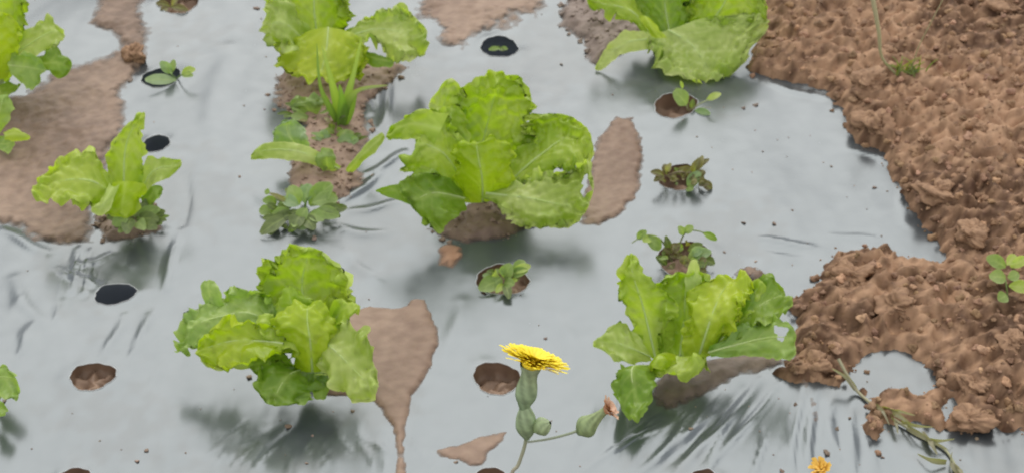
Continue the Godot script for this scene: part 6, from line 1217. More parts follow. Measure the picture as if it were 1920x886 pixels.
	leaf(p, "weed", 1.69359, 551, [36.5, 2.2, 17.4, 36.6, 1.5, 17.7, 36.6, 1.5, 18.4, 41.4, 7.0, 17.4, 41.7, 3.8, 19.1, 42.0, 2.5, 22.5, 46.7, 7.5, 16.7, 47.0, 3.9, 18.6, 47.4, 2.5, 22.4, 51.6, 3.6, 15.5, 51.7, 2.0, 16.3, 51.9, 1.5, 18.1], Vector3.ZERO, true)
	leaf(p, "dull", 2.2956, 321, [-19.5, 1.5, 11.9, -19.6, 1.5, 11.5, -19.7, 1.9, 11.3, -24.2, 1.7, 16.1, -24.8, 2.6, 14.2, -25.2, 4.5, 13.0, -29.9, 1.8, 18.4, -30.7, 2.8, 16.3, -31.1, 4.8, 15.0, -36.0, 1.5, 18.4, -36.3, 2.0, 17.4, -36.5, 2.9, 16.9], Vector3.ZERO, true)
	leaf(p, "dull", 2.82433, 341, [-12.1, 1.5, -23.6, -12.0, 1.5, -23.9, -11.9, 1.8, -24.1, -17.1, 2.5, -22.3, -16.4, 3.6, -24.0, -15.8, 5.1, -25.3, -21.3, 2.6, -23.8, -20.6, 3.7, -25.7, -19.9, 5.4, -27.1, -24.2, 1.5, -27.8, -23.9, 2.0, -28.6, -23.6, 2.8, -29.2], Vector3.ZERO, true)
	leaf(p, "dull", 1.83766, 111, [-9.9, 1.5, -0.7, -9.9, 1.5, -1.5, -9.9, 2.2, -1.9, -17.9, 1.5, 3.0, -17.8, 2.9, -0.5, -17.7, 6.1, -2.9, -26.3, 1.5, 3.2, -26.2, 3.0, -0.7, -26.0, 6.7, -3.2, -33.9, 1.5, -0.1, -33.8, 2.0, -1.8, -33.8, 3.6, -3.0], Vector3.ZERO, true)
	leaf(p, "mint", 1.49144, 527, [36.6, 2.3, 1.4, 36.4, 1.5, 1.8, 35.9, 1.5, 2.5, 41.6, 5.8, 3.4, 40.3, 2.3, 5.3, 37.9, 1.5, 8.6, 46.2, 6.4, 6.6, 44.8, 2.5, 8.7, 42.1, 1.5, 12.3, 49.8, 3.8, 10.5, 49.1, 2.0, 11.4, 47.9, 1.5, 13.1], Vector3.ZERO, true)
	leaf(p, "dull", 1.31357, 297, [15.8, 1.5, 41.7, 16.4, 1.5, 41.3, 16.8, 2.1, 41.1, 11.9, 2.4, 41.6, 14.8, 2.6, 39.7, 16.8, 5.1, 38.5, 10.2, 2.5, 39.8, 13.4, 2.8, 37.7, 15.7, 5.5, 36.4, 11.1, 1.9, 36.4, 12.5, 2.0, 35.5, 13.5, 3.2, 34.9], Vector3.ZERO, true)
	leaf(p, "straw", 1.68292, 317, [1.3, 1.5, -13.0, 1.4, 1.5, -13.6, 1.5, 2.1, -13.9, -2.6, 2.1, -10.0, -2.0, 3.3, -12.8, -1.6, 6.0, -14.4, -6.1, 2.1, -10.4, -5.4, 3.5, -13.5, -4.9, 6.4, -15.3, -8.7, 1.5, -14.1, -8.4, 2.0, -15.5, -8.1, 3.3, -16.3], Vector3.ZERO, true)
	leaf(p, "weed", 1.13382, 87, [38.9, 1.9, 28.4, 39.0, 1.5, 28.6, 39.3, 1.5, 29.0, 42.3, 4.9, 26.5, 43.0, 2.9, 27.6, 44.1, 2.2, 29.6, 46.1, 5.2, 24.4, 46.8, 3.1, 25.6, 48.0, 2.2, 27.8, 49.5, 3.0, 22.4, 49.9, 2.0, 22.9, 50.4, 1.6, 23.9], Vector3.ZERO, true)
	leaf(p, "straw", 2.20649, 890, [0.4, 1.5, 35.7, 0.0, 1.5, 35.4, -0.2, 1.8, 35.2, -0.4, 2.5, 40.4, -1.9, 3.3, 39.0, -3.0, 4.8, 37.8, -3.1, 2.6, 43.6, -4.8, 3.4, 42.0, -6.0, 5.1, 40.8, -7.4, 1.6, 44.9, -8.1, 2.0, 44.2, -8.7, 2.7, 43.6], Vector3.ZERO, true)
	leaf(p, "dull", 2.989, 273, [19.7, 2.1, 43.1, 19.3, 1.5, 43.4, 18.7, 1.5, 43.9, 22.7, 6.3, 45.1, 20.7, 3.5, 46.8, 17.7, 2.7, 49.1, 25.2, 6.7, 47.9, 23.0, 3.7, 49.8, 19.7, 2.8, 52.3, 27.0, 3.4, 51.1, 26.0, 2.0, 51.9, 24.5, 1.6, 53.1], Vector3.ZERO, true)
	leaf(p, "mint", 2.20044, 644, [-23.7, 1.5, 10.8, -23.9, 1.5, 10.3, -24.0, 2.0, 10.1, -26.4, 3.0, 16.8, -27.8, 3.8, 14.5, -28.4, 6.2, 13.2, -31.3, 3.1, 19.9, -32.7, 3.9, 17.3, -33.5, 6.6, 15.9, -37.5, 1.6, 19.7, -38.2, 2.0, 18.6, -38.5, 3.2, 17.9], Vector3.ZERO, true)
	leaf(p, "mint", 1.86059, 63, [47.9, 1.8, 6.9, 47.8, 1.5, 7.1, 47.7, 1.5, 7.4, 52.1, 4.1, 9.2, 51.7, 2.7, 10.1, 50.9, 2.1, 11.5, 56.6, 4.4, 11.6, 56.2, 2.8, 12.5, 55.3, 2.2, 14.1, 60.9, 2.7, 13.7, 60.7, 2.0, 14.1, 60.3, 1.7, 14.8], Vector3.ZERO, true)
	leaf(p, "weed", 1.86101, 830, [48.0, 2.0, -0.6, 47.9, 1.5, -0.3, 47.6, 1.5, 0.2, 52.5, 4.5, 0.7, 51.8, 2.2, 2.1, 50.7, 1.5, 4.4, 56.9, 4.9, 2.7, 56.2, 2.4, 4.3, 55.0, 1.5, 6.8, 60.8, 3.1, 5.2, 60.4, 2.0, 5.9, 59.9, 1.5, 7.0], Vector3.ZERO, true)
	leaf(p, "dull", 2.72693, 249, [2.4, 1.5, 3.9, 2.7, 1.5, 3.1, 2.8, 2.3, 2.8, -1.5, 1.8, 7.0, -0.3, 3.0, 3.4, 0.4, 6.4, 1.7, -4.5, 1.8, 6.5, -3.3, 3.2, 2.6, -2.4, 7.0, 0.6, -6.2, 1.5, 2.4, -5.7, 2.0, 0.7, -5.3, 3.7, -0.2], Vector3.ZERO, true)
	leaf(p, "dull", 1.44458, 55, [-6.5, 1.5, 6.5, -6.6, 1.5, 6.1, -6.6, 1.9, 5.7, -11.1, 2.9, 11.8, -11.5, 4.4, 9.6, -11.8, 6.4, 7.8, -16.9, 2.9, 13.3, -17.4, 4.5, 10.8, -17.8, 6.8, 8.9, -23.1, 1.5, 10.9, -23.3, 2.0, 9.8, -23.5, 3.0, 8.9], Vector3.ZERO, true)
	leaf(p, "dull", 1.18051, 426, [37.4, 2.0, 15.3, 37.2, 1.5, 15.5, 37.0, 1.5, 16.0, 41.4, 5.9, 18.3, 40.6, 3.8, 19.6, 39.3, 2.9, 21.7, 46.1, 6.3, 21.1, 45.2, 3.9, 22.5, 43.7, 2.9, 24.8, 50.7, 3.0, 23.3, 50.3, 2.0, 24.0, 49.6, 1.6, 25.0], Vector3.ZERO, true)
	leaf(p, "dull", 2.78954, 806, [29.0, 1.9, -8.1, 28.9, 1.5, -7.8, 28.7, 1.5, -7.4, 35.8, 7.9, -2.4, 35.0, 6.1, -0.8, 34.1, 4.8, 1.1, 44.1, 8.2, 1.5, 43.3, 6.2, 3.3, 42.3, 4.8, 5.4, 52.8, 2.9, 3.2, 52.5, 2.0, 4.0, 52.0, 1.5, 4.9], Vector3.ZERO, true)
	leaf(p, "mint", 2.20042, 612, [8.8, 1.5, -6.1, 9.2, 1.5, -6.9, 9.4, 2.3, -7.1, 5.7, 1.5, -4.1, 7.3, 2.0, -7.4, 8.3, 5.3, -9.0, 3.7, 1.5, -4.5, 5.5, 2.1, -8.3, 6.6, 5.9, -10.0, 3.0, 1.5, -7.6, 3.8, 2.0, -9.3, 4.3, 3.7, -10.1], Vector3.ZERO, true)
	leaf(p, "dull", 2.58947, 31, [2.4, 1.5, 13.6, 2.7, 1.5, 12.8, 2.9, 2.3, 12.5, -3.0, 2.1, 16.1, -1.6, 3.2, 12.5, -0.8, 6.8, 10.8, -7.3, 2.2, 14.8, -5.7, 3.4, 10.8, -4.8, 7.3, 9.0, -9.8, 1.5, 10.0, -9.1, 2.0, 8.2, -8.7, 3.8, 7.4], Vector3.ZERO, true)
	leaf(p, "dull", 1.83056, 402, [21.1, 2.0, 26.7, 21.1, 1.5, 27.0, 21.2, 1.5, 27.6, 26.9, 6.4, 27.4, 27.1, 4.1, 29.0, 27.2, 2.8, 31.5, 33.2, 6.8, 27.1, 33.3, 4.2, 28.8, 33.5, 2.8, 31.6, 39.0, 3.2, 25.8, 39.1, 2.0, 26.5, 39.2, 1.5, 27.8], Vector3.ZERO, true)
	leaf(p, "straw", 2.90788, 172, [3.2, 1.5, -6.8, 2.5, 1.5, -7.1, 1.9, 1.9, -7.3, 5.7, 3.6, -2.7, 2.1, 3.8, -3.8, -1.1, 5.4, -4.8, 5.1, 3.7, 0.8, 1.1, 4.0, -0.4, -2.5, 5.8, -1.5, 1.5, 1.9, 3.2, -0.3, 2.0, 2.7, -2.0, 2.8, 2.2], Vector3.ZERO, true)
	leaf(p, "dull", 1.4636, 588, [-6.9, 1.5, 16.7, -6.9, 1.5, 16.4, -6.8, 1.8, 16.1, -14.5, 3.2, 20.1, -14.4, 4.3, 18.3, -14.2, 5.9, 17.0, -22.4, 3.2, 19.9, -22.2, 4.5, 17.9, -22.1, 6.3, 16.4, -29.5, 1.5, 16.1, -29.4, 2.0, 15.2, -29.3, 2.8, 14.5], Vector3.ZERO, true)
	leaf(p, "dull", 2.57372, 358, [-5.0, 1.5, -8.6, -5.6, 1.5, -9.1, -6.0, 2.1, -9.5, -3.8, 1.5, -4.8, -6.7, 2.0, -7.3, -9.0, 4.7, -9.4, -4.8, 1.5, -2.8, -8.1, 2.2, -5.6, -10.7, 5.2, -7.9, -8.1, 1.5, -2.8, -9.6, 2.0, -4.1, -10.8, 3.4, -5.1], Vector3.ZERO, true)
	leaf(p, "straw", 1.4943, 378, [-6.2, 1.7, -8.6, -6.6, 1.5, -8.6, -7.0, 1.7, -8.6, -4.6, 3.1, -4.9, -6.5, 2.2, -4.8, -8.4, 2.9, -4.8, -4.2, 3.3, -0.9, -6.3, 2.4, -0.7, -8.4, 3.2, -0.7, -5.2, 2.4, 2.9, -6.1, 2.0, 3.0, -7.1, 2.3, 3.0], Vector3.ZERO, true)
	p = thing("weed", "cluster of rounded weed leaves at the foot of the grass weed", "weed", Vector3(-0.2630, 0, -0.2477), "weeds growing in the muddy gap of the mulch")
	leaf(p, "mint", 1, 35, [0.8, 5.8, 11.3, 1.0, 6.4, 10.0, 1.2, 7.6, 9.3, -7.8, 6.5, 17.8, -7.1, 9.9, 11.5, -5.8, 15.6, 7.5, -16.8, 8.0, 18.5, -16.0, 11.8, 11.5, -14.6, 18.2, 7.0, -24.9, 10.2, 13.1, -24.6, 11.9, 10.0, -23.9, 14.8, 8.0], Vector3.ZERO, true)
	leaf(p, "mint", 1, 451, [3.8, 8.7, 19.1, 4.0, 7.2, 20.0, 4.1, 6.5, 21.6, 13.9, 18.3, 17.0, 15.1, 11.3, 22.1, 15.7, 7.2, 29.7, 25.9, 21.0, 16.4, 27.2, 13.2, 22.0, 27.9, 8.6, 30.6, 38.0, 16.2, 17.5, 38.6, 12.7, 20.0, 38.9, 10.7, 23.8], Vector3.ZERO, true)
	leaf(p, "weed", 1, 221, [-3.1, 3.3, 0.9, -2.2, 3.7, 0.0, -1.0, 4.2, -0.1, -8.6, 7.5, 5.3, -3.9, 9.5, 1.5, 1.9, 11.9, 0.3, -11.6, 13.1, 5.7, -6.4, 15.3, 1.4, 0.0, 18.0, 0.1, -11.5, 19.4, 1.9, -9.2, 20.4, 0.0, -6.3, 21.6, -0.6], Vector3.ZERO, true)
	leaf(p, "weed", 1, 637, [2.0, 4.7, -0.6, 2.5, 3.7, 0.0, 2.8, 3.2, 1.2, 5.3, 12.7, -2.1, 7.8, 7.9, 1.2, 9.3, 4.9, 6.7, 11.2, 16.4, -2.5, 14.0, 11.1, 1.2, 15.7, 7.8, 7.2, 18.9, 15.4, -1.7, 20.2, 13.0, 0.0, 21.0, 11.5, 2.7], Vector3.ZERO, true)
	leaf(p, "mint", 1, 443, [-0.3, 6.5, 19.3, -0.7, 5.3, 20.0, -1.5, 4.9, 21.2, 5.9, 12.3, 20.1, 3.5, 6.9, 24.0, -0.0, 4.0, 29.5, 11.3, 13.2, 23.1, 8.7, 7.2, 27.5, 4.7, 4.0, 33.6, 15.2, 8.9, 28.0, 14.0, 6.2, 30.0, 12.2, 4.8, 32.7], Vector3.ZERO, true)
	leaf(p, "dull", 1, 814, [-2.4, 3.2, 11.0, -3.1, 3.6, 10.0, -3.5, 4.6, 9.4, -4.2, 2.3, 18.9, -7.5, 4.8, 14.1, -9.8, 9.6, 10.6, -9.1, 2.0, 23.0, -12.7, 4.8, 17.6, -15.3, 10.1, 13.8, -16.4, 2.2, 22.4, -18.0, 3.5, 20.0, -19.2, 5.9, 18.3], Vector3.ZERO, true)
	leaf(p, "weed", 1, 197, [11.7, 6.6, -0.6, 12.0, 5.6, 0.0, 12.2, 5.1, 1.1, 16.6, 13.4, -2.2, 18.0, 8.6, 1.2, 18.8, 5.8, 6.4, 23.1, 15.8, -2.6, 24.6, 10.6, 1.2, 25.5, 7.5, 6.9, 30.4, 13.5, -1.7, 31.1, 11.1, 0.0, 31.5, 9.7, 2.6], Vector3.ZERO, true)
	leaf(p, "mint", 1, 3, [-5.0, 9.8, 10.9, -4.3, 10.1, 10.0, -3.7, 10.9, 9.5, -12.7, 11.1, 11.6, -9.3, 12.9, 7.6, -6.3, 16.8, 5.1, -18.2, 12.5, 8.6, -14.4, 14.6, 4.1, -11.1, 18.9, 1.3, -20.6, 13.9, 2.0, -18.9, 14.8, 0.0, -17.4, 16.8, -1.3], Vector3.ZERO, true)
	leaf(p, "weed", 1, 383, [6.5, 8.7, 20.9, 5.7, 9.0, 20.0, 4.9, 9.9, 19.6, 5.2, 6.3, 28.4, 1.3, 8.1, 24.3, -2.4, 12.1, 21.8, 0.8, 3.8, 32.3, -3.5, 5.8, 27.8, -7.6, 10.2, 25.0, -6.0, 1.6, 32.1, -8.0, 2.5, 30.0, -9.8, 4.5, 28.8], Vector3.ZERO, true)
	leaf(p, "weed", 2.60326, 790, [-18.8, 7.4, 13.6, -18.7, 7.6, 13.0, -18.6, 8.2, 12.7, -24.3, 6.9, 15.2, -23.6, 8.4, 12.5, -23.2, 10.8, 10.7, -29.4, 6.7, 14.2, -28.7, 8.3, 11.3, -28.3, 11.0, 9.3, -33.5, 6.7, 10.8, -33.2, 7.5, 9.5, -33.0, 8.7, 8.6], Vector3.ZERO, true)
	leaf(p, "weed", 1.71821, 173, [12.8, 3.0, 19.9, 12.0, 3.1, 19.3, 11.2, 3.6, 19.2, 15.6, 2.2, 22.4, 11.6, 2.9, 20.0, 7.8, 5.4, 18.8, 15.6, 1.7, 23.2, 11.3, 2.5, 20.4, 7.0, 5.3, 19.2, 12.9, 1.6, 22.0, 10.9, 2.0, 20.7, 9.0, 3.2, 20.2], Vector3.ZERO, true)
	leaf(p, "weed", 2.83865, 976, [7.4, 6.1, 27.5, 7.6, 6.3, 27.1, 7.5, 6.8, 26.8, 3.3, 4.7, 28.1, 4.1, 5.9, 26.0, 4.0, 7.9, 24.5, 0.6, 3.1, 26.5, 1.6, 4.3, 24.1, 1.4, 6.6, 22.5, -0.2, 1.5, 22.9, 0.2, 2.0, 21.8, 0.2, 3.0, 21.1], Vector3.ZERO, true)
	leaf(p, "dull", 1.55372, 746, [31.9, 2.0, 5.9, 32.1, 1.5, 6.1, 31.9, 1.5, 6.7, 36.1, 10.0, 9.7, 37.1, 7.6, 11.2, 36.4, 6.4, 13.8, 43.0, 15.3, 13.6, 44.1, 12.7, 15.2, 43.3, 11.4, 18.1, 51.6, 17.3, 17.0, 52.0, 16.1, 17.8, 51.7, 15.5, 19.1], Vector3.ZERO, true)
	leaf(p, "dull", 1.6474, 766, [-13.0, 1.5, -10.7, -12.2, 1.5, -10.2, -11.5, 1.5, -10.7, -16.3, 4.7, -12.6, -12.3, 4.7, -10.9, -8.4, 4.8, -12.7, -16.7, 8.0, -12.6, -12.3, 7.9, -10.6, -8.0, 8.1, -12.7, -14.3, 10.9, -10.4, -12.3, 10.9, -9.5, -10.4, 11.0, -10.5], Vector3.ZERO, true)
	leaf(p, "weed", 1.91196, 536, [21.0, 6.7, 5.1, 21.9, 6.0, 5.2, 22.7, 5.9, 6.0, 18.9, 10.9, 3.5, 23.3, 7.9, 4.2, 27.2, 7.2, 7.8, 20.0, 13.1, 2.2, 24.7, 9.8, 2.9, 29.1, 9.0, 6.8, 24.0, 12.7, 1.1, 26.1, 11.2, 1.5, 28.1, 10.8, 3.2], Vector3.ZERO, true)
	leaf(p, "mint", 1.39958, 952, [-12.1, 7.7, 10.1, -12.1, 8.0, 9.6, -11.9, 8.4, 9.3, -14.7, 13.9, 17.8, -14.5, 15.5, 15.6, -13.7, 17.5, 13.8, -21.1, 19.0, 21.1, -20.9, 20.8, 18.6, -20.0, 23.0, 16.6, -30.3, 22.5, 19.5, -30.2, 23.2, 18.4, -29.8, 24.2, 17.5], Vector3.ZERO, true)
	leaf(p, "dull", 2.8833, 722, [30.3, 5.9, 3.5, 30.6, 5.4, 3.9, 30.5, 5.0, 4.5, 31.0, 13.0, 5.7, 32.3, 10.3, 7.8, 32.3, 8.5, 10.9, 35.1, 17.1, 7.9, 36.5, 14.2, 10.2, 36.5, 12.1, 13.6, 41.9, 17.7, 9.7, 42.5, 16.4, 10.7, 42.5, 15.5, 12.2], Vector3.ZERO, true)
	leaf(p, "dull", 2.85136, 96, [4.8, 3.0, 20.3, 4.7, 2.2, 20.9, 4.6, 1.7, 21.8, 9.5, 6.5, 18.7, 9.0, 2.6, 21.9, 8.3, 1.5, 26.2, 14.1, 6.9, 19.0, 13.5, 2.5, 22.5, 12.8, 1.5, 27.3, 18.0, 4.0, 21.1, 17.7, 2.0, 22.7, 17.4, 1.5, 24.9], Vector3.ZERO, true)
	leaf(p, "weed", 2.20588, 512, [21.2, 7.2, 22.0, 21.4, 6.5, 22.5, 21.9, 6.1, 23.2, 23.2, 10.3, 18.4, 24.6, 7.1, 21.2, 26.8, 5.0, 24.4, 25.5, 9.9, 16.0, 27.1, 6.4, 19.1, 29.5, 4.1, 22.7, 27.7, 6.0, 15.2, 28.4, 4.4, 16.5, 29.5, 3.4, 18.2], Vector3.ZERO, true)
	leaf(p, "dull", 1.98106, 282, [9.7, 4.1, 13.5, 9.6, 3.6, 13.8, 9.7, 3.4, 14.3, 11.7, 5.7, 12.2, 11.5, 3.6, 13.7, 11.9, 2.4, 15.9, 13.3, 5.4, 11.4, 13.1, 3.0, 13.1, 13.6, 1.7, 15.6, 14.3, 3.1, 11.4, 14.2, 2.0, 12.1, 14.4, 1.5, 13.2], Vector3.ZERO, true)
	leaf(p, "dull", 1.67749, 698, [-4.3, 5.6, -2.8, -3.4, 5.4, -2.2, -2.4, 5.4, -2.6, -6.9, 14.7, -7.6, -2.3, 14.0, -5.4, 2.7, 13.9, -6.6, -6.8, 23.0, -6.1, -1.7, 22.2, -3.7, 3.8, 22.0, -5.0, -4.1, 29.1, 1.3, -1.8, 28.8, 2.4, 0.7, 28.7, 1.8], Vector3.ZERO, true)
	leaf(p, "weed", 1.59962, 72, [-12.6, 6.7, 6.7, -12.2, 6.8, 6.4, -11.7, 7.0, 6.3, -15.2, 9.7, 8.9, -13.1, 10.5, 7.5, -10.8, 11.4, 7.0, -16.9, 13.4, 9.0, -14.6, 14.3, 7.5, -11.9, 15.3, 6.9, -17.3, 17.2, 7.1, -16.3, 17.5, 6.4, -15.1, 18.0, 6.2], Vector3.ZERO, true)
	leaf(p, "weed", 1.36239, 488, [5.9, 8.1, 7.8, 6.3, 7.6, 8.0, 6.5, 7.3, 8.7, 7.2, 17.2, 10.8, 9.4, 14.9, 12.3, 10.4, 13.3, 15.3, 12.8, 23.3, 11.7, 15.2, 20.6, 13.2, 16.3, 19.0, 16.6, 21.7, 25.4, 10.2, 22.8, 24.2, 10.9, 23.3, 23.5, 12.4], Vector3.ZERO, true)
	leaf(p, "dull", 1.92051, 258, [12.0, 5.7, 21.6, 11.9, 4.8, 22.0, 11.7, 4.5, 22.9, 16.5, 11.4, 22.8, 16.0, 7.5, 25.4, 14.8, 5.5, 29.5, 21.7, 12.3, 24.2, 21.2, 8.0, 27.1, 19.9, 5.7, 31.7, 26.9, 8.2, 25.6, 26.7, 6.2, 27.0, 26.1, 5.2, 29.0], Vector3.ZERO, true)
	leaf(p, "weed", 1.36653, 28, [6.2, 3.5, -2.5, 6.4, 3.2, -2.2, 6.5, 2.9, -1.7, 10.0, 10.6, -1.0, 11.0, 8.8, 0.7, 11.7, 7.4, 2.7, 16.2, 14.2, -1.1, 17.3, 12.1, 0.7, 18.1, 10.6, 3.0, 23.9, 13.7, -2.8, 24.4, 12.8, -2.0, 24.7, 12.1, -0.9], Vector3.ZERO, true)
	leaf(p, "mint", 2.94179, 48, [25.4, 8.0, 16.6, 25.7, 7.5, 16.8, 25.6, 7.3, 17.3, 26.6, 15.0, 19.8, 27.8, 12.9, 21.1, 27.2, 11.7, 23.6, 30.8, 19.8, 23.0, 32.2, 17.5, 24.4, 31.5, 16.1, 27.1, 37.5, 21.8, 25.6, 38.1, 20.7, 26.2, 37.8, 20.1, 27.5], Vector3.ZERO, true)
	leaf(p, "mint", 1.19934, 815, [-14.1, 1.5, 2.5, -13.9, 1.7, 1.9, -13.4, 2.2, 1.6, -17.2, 5.4, 8.2, -16.3, 7.3, 5.1, -13.8, 9.5, 3.5, -20.6, 10.9, 11.2, -19.7, 13.1, 7.8, -16.9, 15.5, 6.0, -24.0, 17.3, 11.1, -23.6, 18.2, 9.6, -22.3, 19.3, 8.7], Vector3.ZERO, true)
	leaf(p, "weed", 2.0734, 234, [11.0, 7.8, 15.7, 10.8, 7.0, 16.2, 10.6, 6.6, 17.0, 15.9, 10.7, 14.9, 14.6, 7.2, 17.6, 13.6, 4.9, 21.4, 19.9, 9.9, 15.0, 18.5, 6.1, 18.0, 17.4, 3.6, 22.2, 22.4, 5.6, 15.8, 21.8, 3.9, 17.2, 21.3, 2.8, 19.1], Vector3.ZERO, true)
	leaf(p, "dull", 1.33729, 4, [32.7, 8.0, 14.0, 33.3, 7.5, 14.0, 33.8, 7.4, 14.7, 32.5, 13.8, 13.3, 35.6, 11.4, 13.6, 38.1, 10.9, 16.5, 34.9, 17.2, 11.5, 38.3, 14.6, 11.9, 41.0, 14.0, 15.1, 39.5, 17.8, 8.8, 41.0, 16.6, 8.9, 42.2, 16.3, 10.4], Vector3.ZERO, true)
	leaf(p, "weed", 2.26705, 420, [4.0, 1.9, -11.5, 4.4, 1.5, -10.8, 5.3, 1.5, -10.9, 4.8, 11.0, -12.5, 7.1, 9.2, -9.8, 11.1, 8.4, -9.6, 5.8, 18.3, -9.2, 8.4, 16.3, -6.2, 12.8, 15.5, -5.9, 6.9, 22.9, -1.9, 8.1, 22.0, -0.5, 10.1, 21.6, -0.4], Vector3.ZERO, true)
	leaf(p, "weed", 1.26801, 791, [19.8, 3.2, 19.5, 19.6, 2.7, 19.8, 19.1, 2.6, 20.2, 22.7, 6.3, 21.3, 21.4, 4.0, 22.9, 19.1, 3.3, 24.8, 25.2, 7.4, 24.2, 23.8, 4.8, 25.9, 21.2, 4.0, 28.1, 26.9, 6.2, 27.9, 26.2, 5.0, 28.6, 25.1, 4.7, 29.6], Vector3.ZERO, true)
	leaf(p, "weed", 1.34301, 597, [26.7, 7.4, 19.1, 26.6, 6.8, 19.3, 26.9, 6.7, 19.8, 30.4, 9.9, 17.4, 30.3, 7.3, 18.8, 31.5, 6.4, 21.3, 33.2, 9.2, 15.6, 33.0, 6.3, 17.2, 34.3, 5.3, 20.0, 34.6, 5.3, 14.1, 34.5, 4.0, 14.8, 35.1, 3.6, 16.0], Vector3.ZERO, true)
	leaf(p, "dull", 1.2362, 977, [15.0, 2.3, 17.6, 15.2, 1.5, 17.9, 15.6, 1.5, 18.7, 17.5, 5.6, 14.6, 18.7, 2.1, 16.5, 20.5, 1.5, 20.1, 21.0, 6.2, 12.6, 22.3, 2.3, 14.8, 24.3, 1.5, 18.7, 24.8, 3.8, 11.8, 25.4, 2.0, 12.8, 26.3, 1.5, 14.6], Vector3.ZERO, true)
	stem(p, "stem", [-0.4, 0.0, 0.0, 1.0, 6.4, 10.0, 2.0, 11.9, 10.0], 1.8, 1.2, Color(0.2, 0.3, 0.1), Color(0.25, 0.36, 0.12))
	p = thing("weed", "bushy patch of small weed leaves below the long drooping weed leaf", "weed", Vector3(-0.2874, 0, -0.0560), "weeds growing in the muddy gap of the mulch")
	leaf(p, "weed", 1, 491, [-11.0, 20.1, 11.2, -9.3, 20.3, 10.0, -7.3, 21.1, 10.0, -21.0, 28.7, 14.6, -12.2, 30.3, 9.6, -2.5, 33.8, 8.7, -25.7, 37.7, 11.6, -15.8, 39.5, 6.0, -5.1, 43.4, 5.1, -24.1, 45.8, 2.5, -19.7, 46.6, 0.0, -14.8, 48.4, -0.4], Vector3.ZERO, true)
	leaf(p, "weed", 1, 907, [3.8, 22.0, 9.2, 5.6, 20.3, 10.0, 7.0, 19.5, 12.1, 6.2, 40.4, 5.5, 14.9, 32.5, 10.4, 22.0, 27.9, 19.8, 16.4, 51.4, 1.4, 26.0, 42.6, 6.8, 34.0, 37.4, 17.3, 33.1, 53.2, -2.4, 37.4, 49.3, 0.0, 41.0, 47.0, 4.7], Vector3.ZERO, true)
	leaf(p, "weed", 1, 677, [10.3, 33.4, 18.9, 10.6, 31.6, 20.0, 11.2, 30.8, 21.9, 20.7, 42.9, 13.1, 22.5, 34.6, 19.0, 25.2, 29.9, 27.9, 32.4, 43.9, 8.9, 34.4, 34.7, 15.5, 37.4, 29.5, 25.3, 43.8, 36.1, 7.0, 44.7, 32.0, 10.0, 46.0, 29.6, 14.4], Vector3.ZERO, true)
	leaf(p, "mint", 1, 96, [-3.4, 25.6, 10.1, -1.6, 24.8, 10.0, 0.2, 25.0, 10.7, -8.3, 36.0, 5.1, 0.7, 32.9, 5.4, 9.7, 33.0, 8.5, -6.9, 42.6, -2.0, 3.1, 39.1, -1.7, 13.1, 39.2, 1.8, 0.7, 44.2, -10.1, 5.2, 42.6, -10.0, 9.7, 42.7, -8.4], Vector3.ZERO, true)
	leaf(p, "dull", 1, 467, [-11.4, 17.7, 21.3, -12.3, 18.2, 20.0, -13.0, 19.4, 19.3, -21.0, 14.6, 35.8, -25.1, 17.6, 29.7, -28.9, 23.4, 25.9, -34.4, 9.7, 43.5, -39.0, 13.0, 36.7, -43.2, 19.4, 32.4, -49.9, 3.5, 43.1, -52.0, 5.0, 40.0, -53.9, 7.9, 38.1], Vector3.ZERO, true)
	leaf(p, "weed", 1, 237, [-15.8, 13.0, 21.4, -16.2, 13.7, 20.0, -16.3, 15.1, 19.1, -22.8, 14.0, 32.0, -24.5, 17.8, 25.2, -25.0, 24.1, 20.5, -32.5, 15.3, 36.2, -34.5, 19.5, 28.7, -35.0, 26.6, 23.4, -43.8, 16.9, 33.4, -44.6, 18.8, 30.0, -44.9, 21.9, 27.7], Vector3.ZERO, true)
	leaf(p, "weed", 1, 653, [15.1, 26.5, 29.1, 14.7, 25.0, 30.0, 14.2, 24.3, 31.6, 27.4, 34.2, 30.7, 25.6, 27.2, 35.7, 23.2, 23.3, 43.1, 39.7, 34.2, 33.7, 37.6, 26.5, 39.2, 35.0, 22.1, 47.4, 50.1, 26.4, 37.5, 49.2, 22.9, 40.0, 48.0, 21.0, 43.7], Vector3.ZERO, true)
	leaf(p, "weed", 1, 423, [7.7, 21.8, 29.2, 7.1, 20.5, 30.0, 6.1, 20.1, 31.2, 16.1, 30.0, 33.4, 13.0, 24.1, 37.8, 8.3, 21.2, 43.5, 24.3, 31.7, 39.9, 20.8, 25.2, 44.8, 15.6, 21.9, 51.1, 30.9, 26.5, 47.8, 29.3, 23.6, 50.0, 27.0, 22.1, 52.8], Vector3.ZERO, true)
	leaf(p, "dull", 1, 443, [-2.1, 20.7, 30.7, -3.9, 20.5, 30.0, -5.6, 21.6, 29.6, 2.2, 21.6, 43.9, -6.8, 21.8, 40.8, -15.1, 26.1, 38.8, -0.4, 19.4, 54.7, -10.4, 19.6, 51.3, -19.6, 24.4, 49.0, -9.8, 14.4, 61.5, -14.4, 14.4, 60.0, -18.5, 16.6, 59.0], Vector3.ZERO, true)
	leaf(p, "dull", 1, 213, [0.7, 17.2, 29.4, -0.5, 16.1, 30.0, -2.1, 15.9, 30.9, 10.2, 24.0, 37.5, 3.9, 18.9, 40.7, -3.6, 17.5, 44.9, 16.9, 24.0, 47.6, 9.9, 18.3, 51.2, 1.5, 16.7, 55.9, 19.6, 17.0, 58.4, 16.4, 14.4, 60.0, 12.6, 13.7, 62.1], Vector3.ZERO, true)
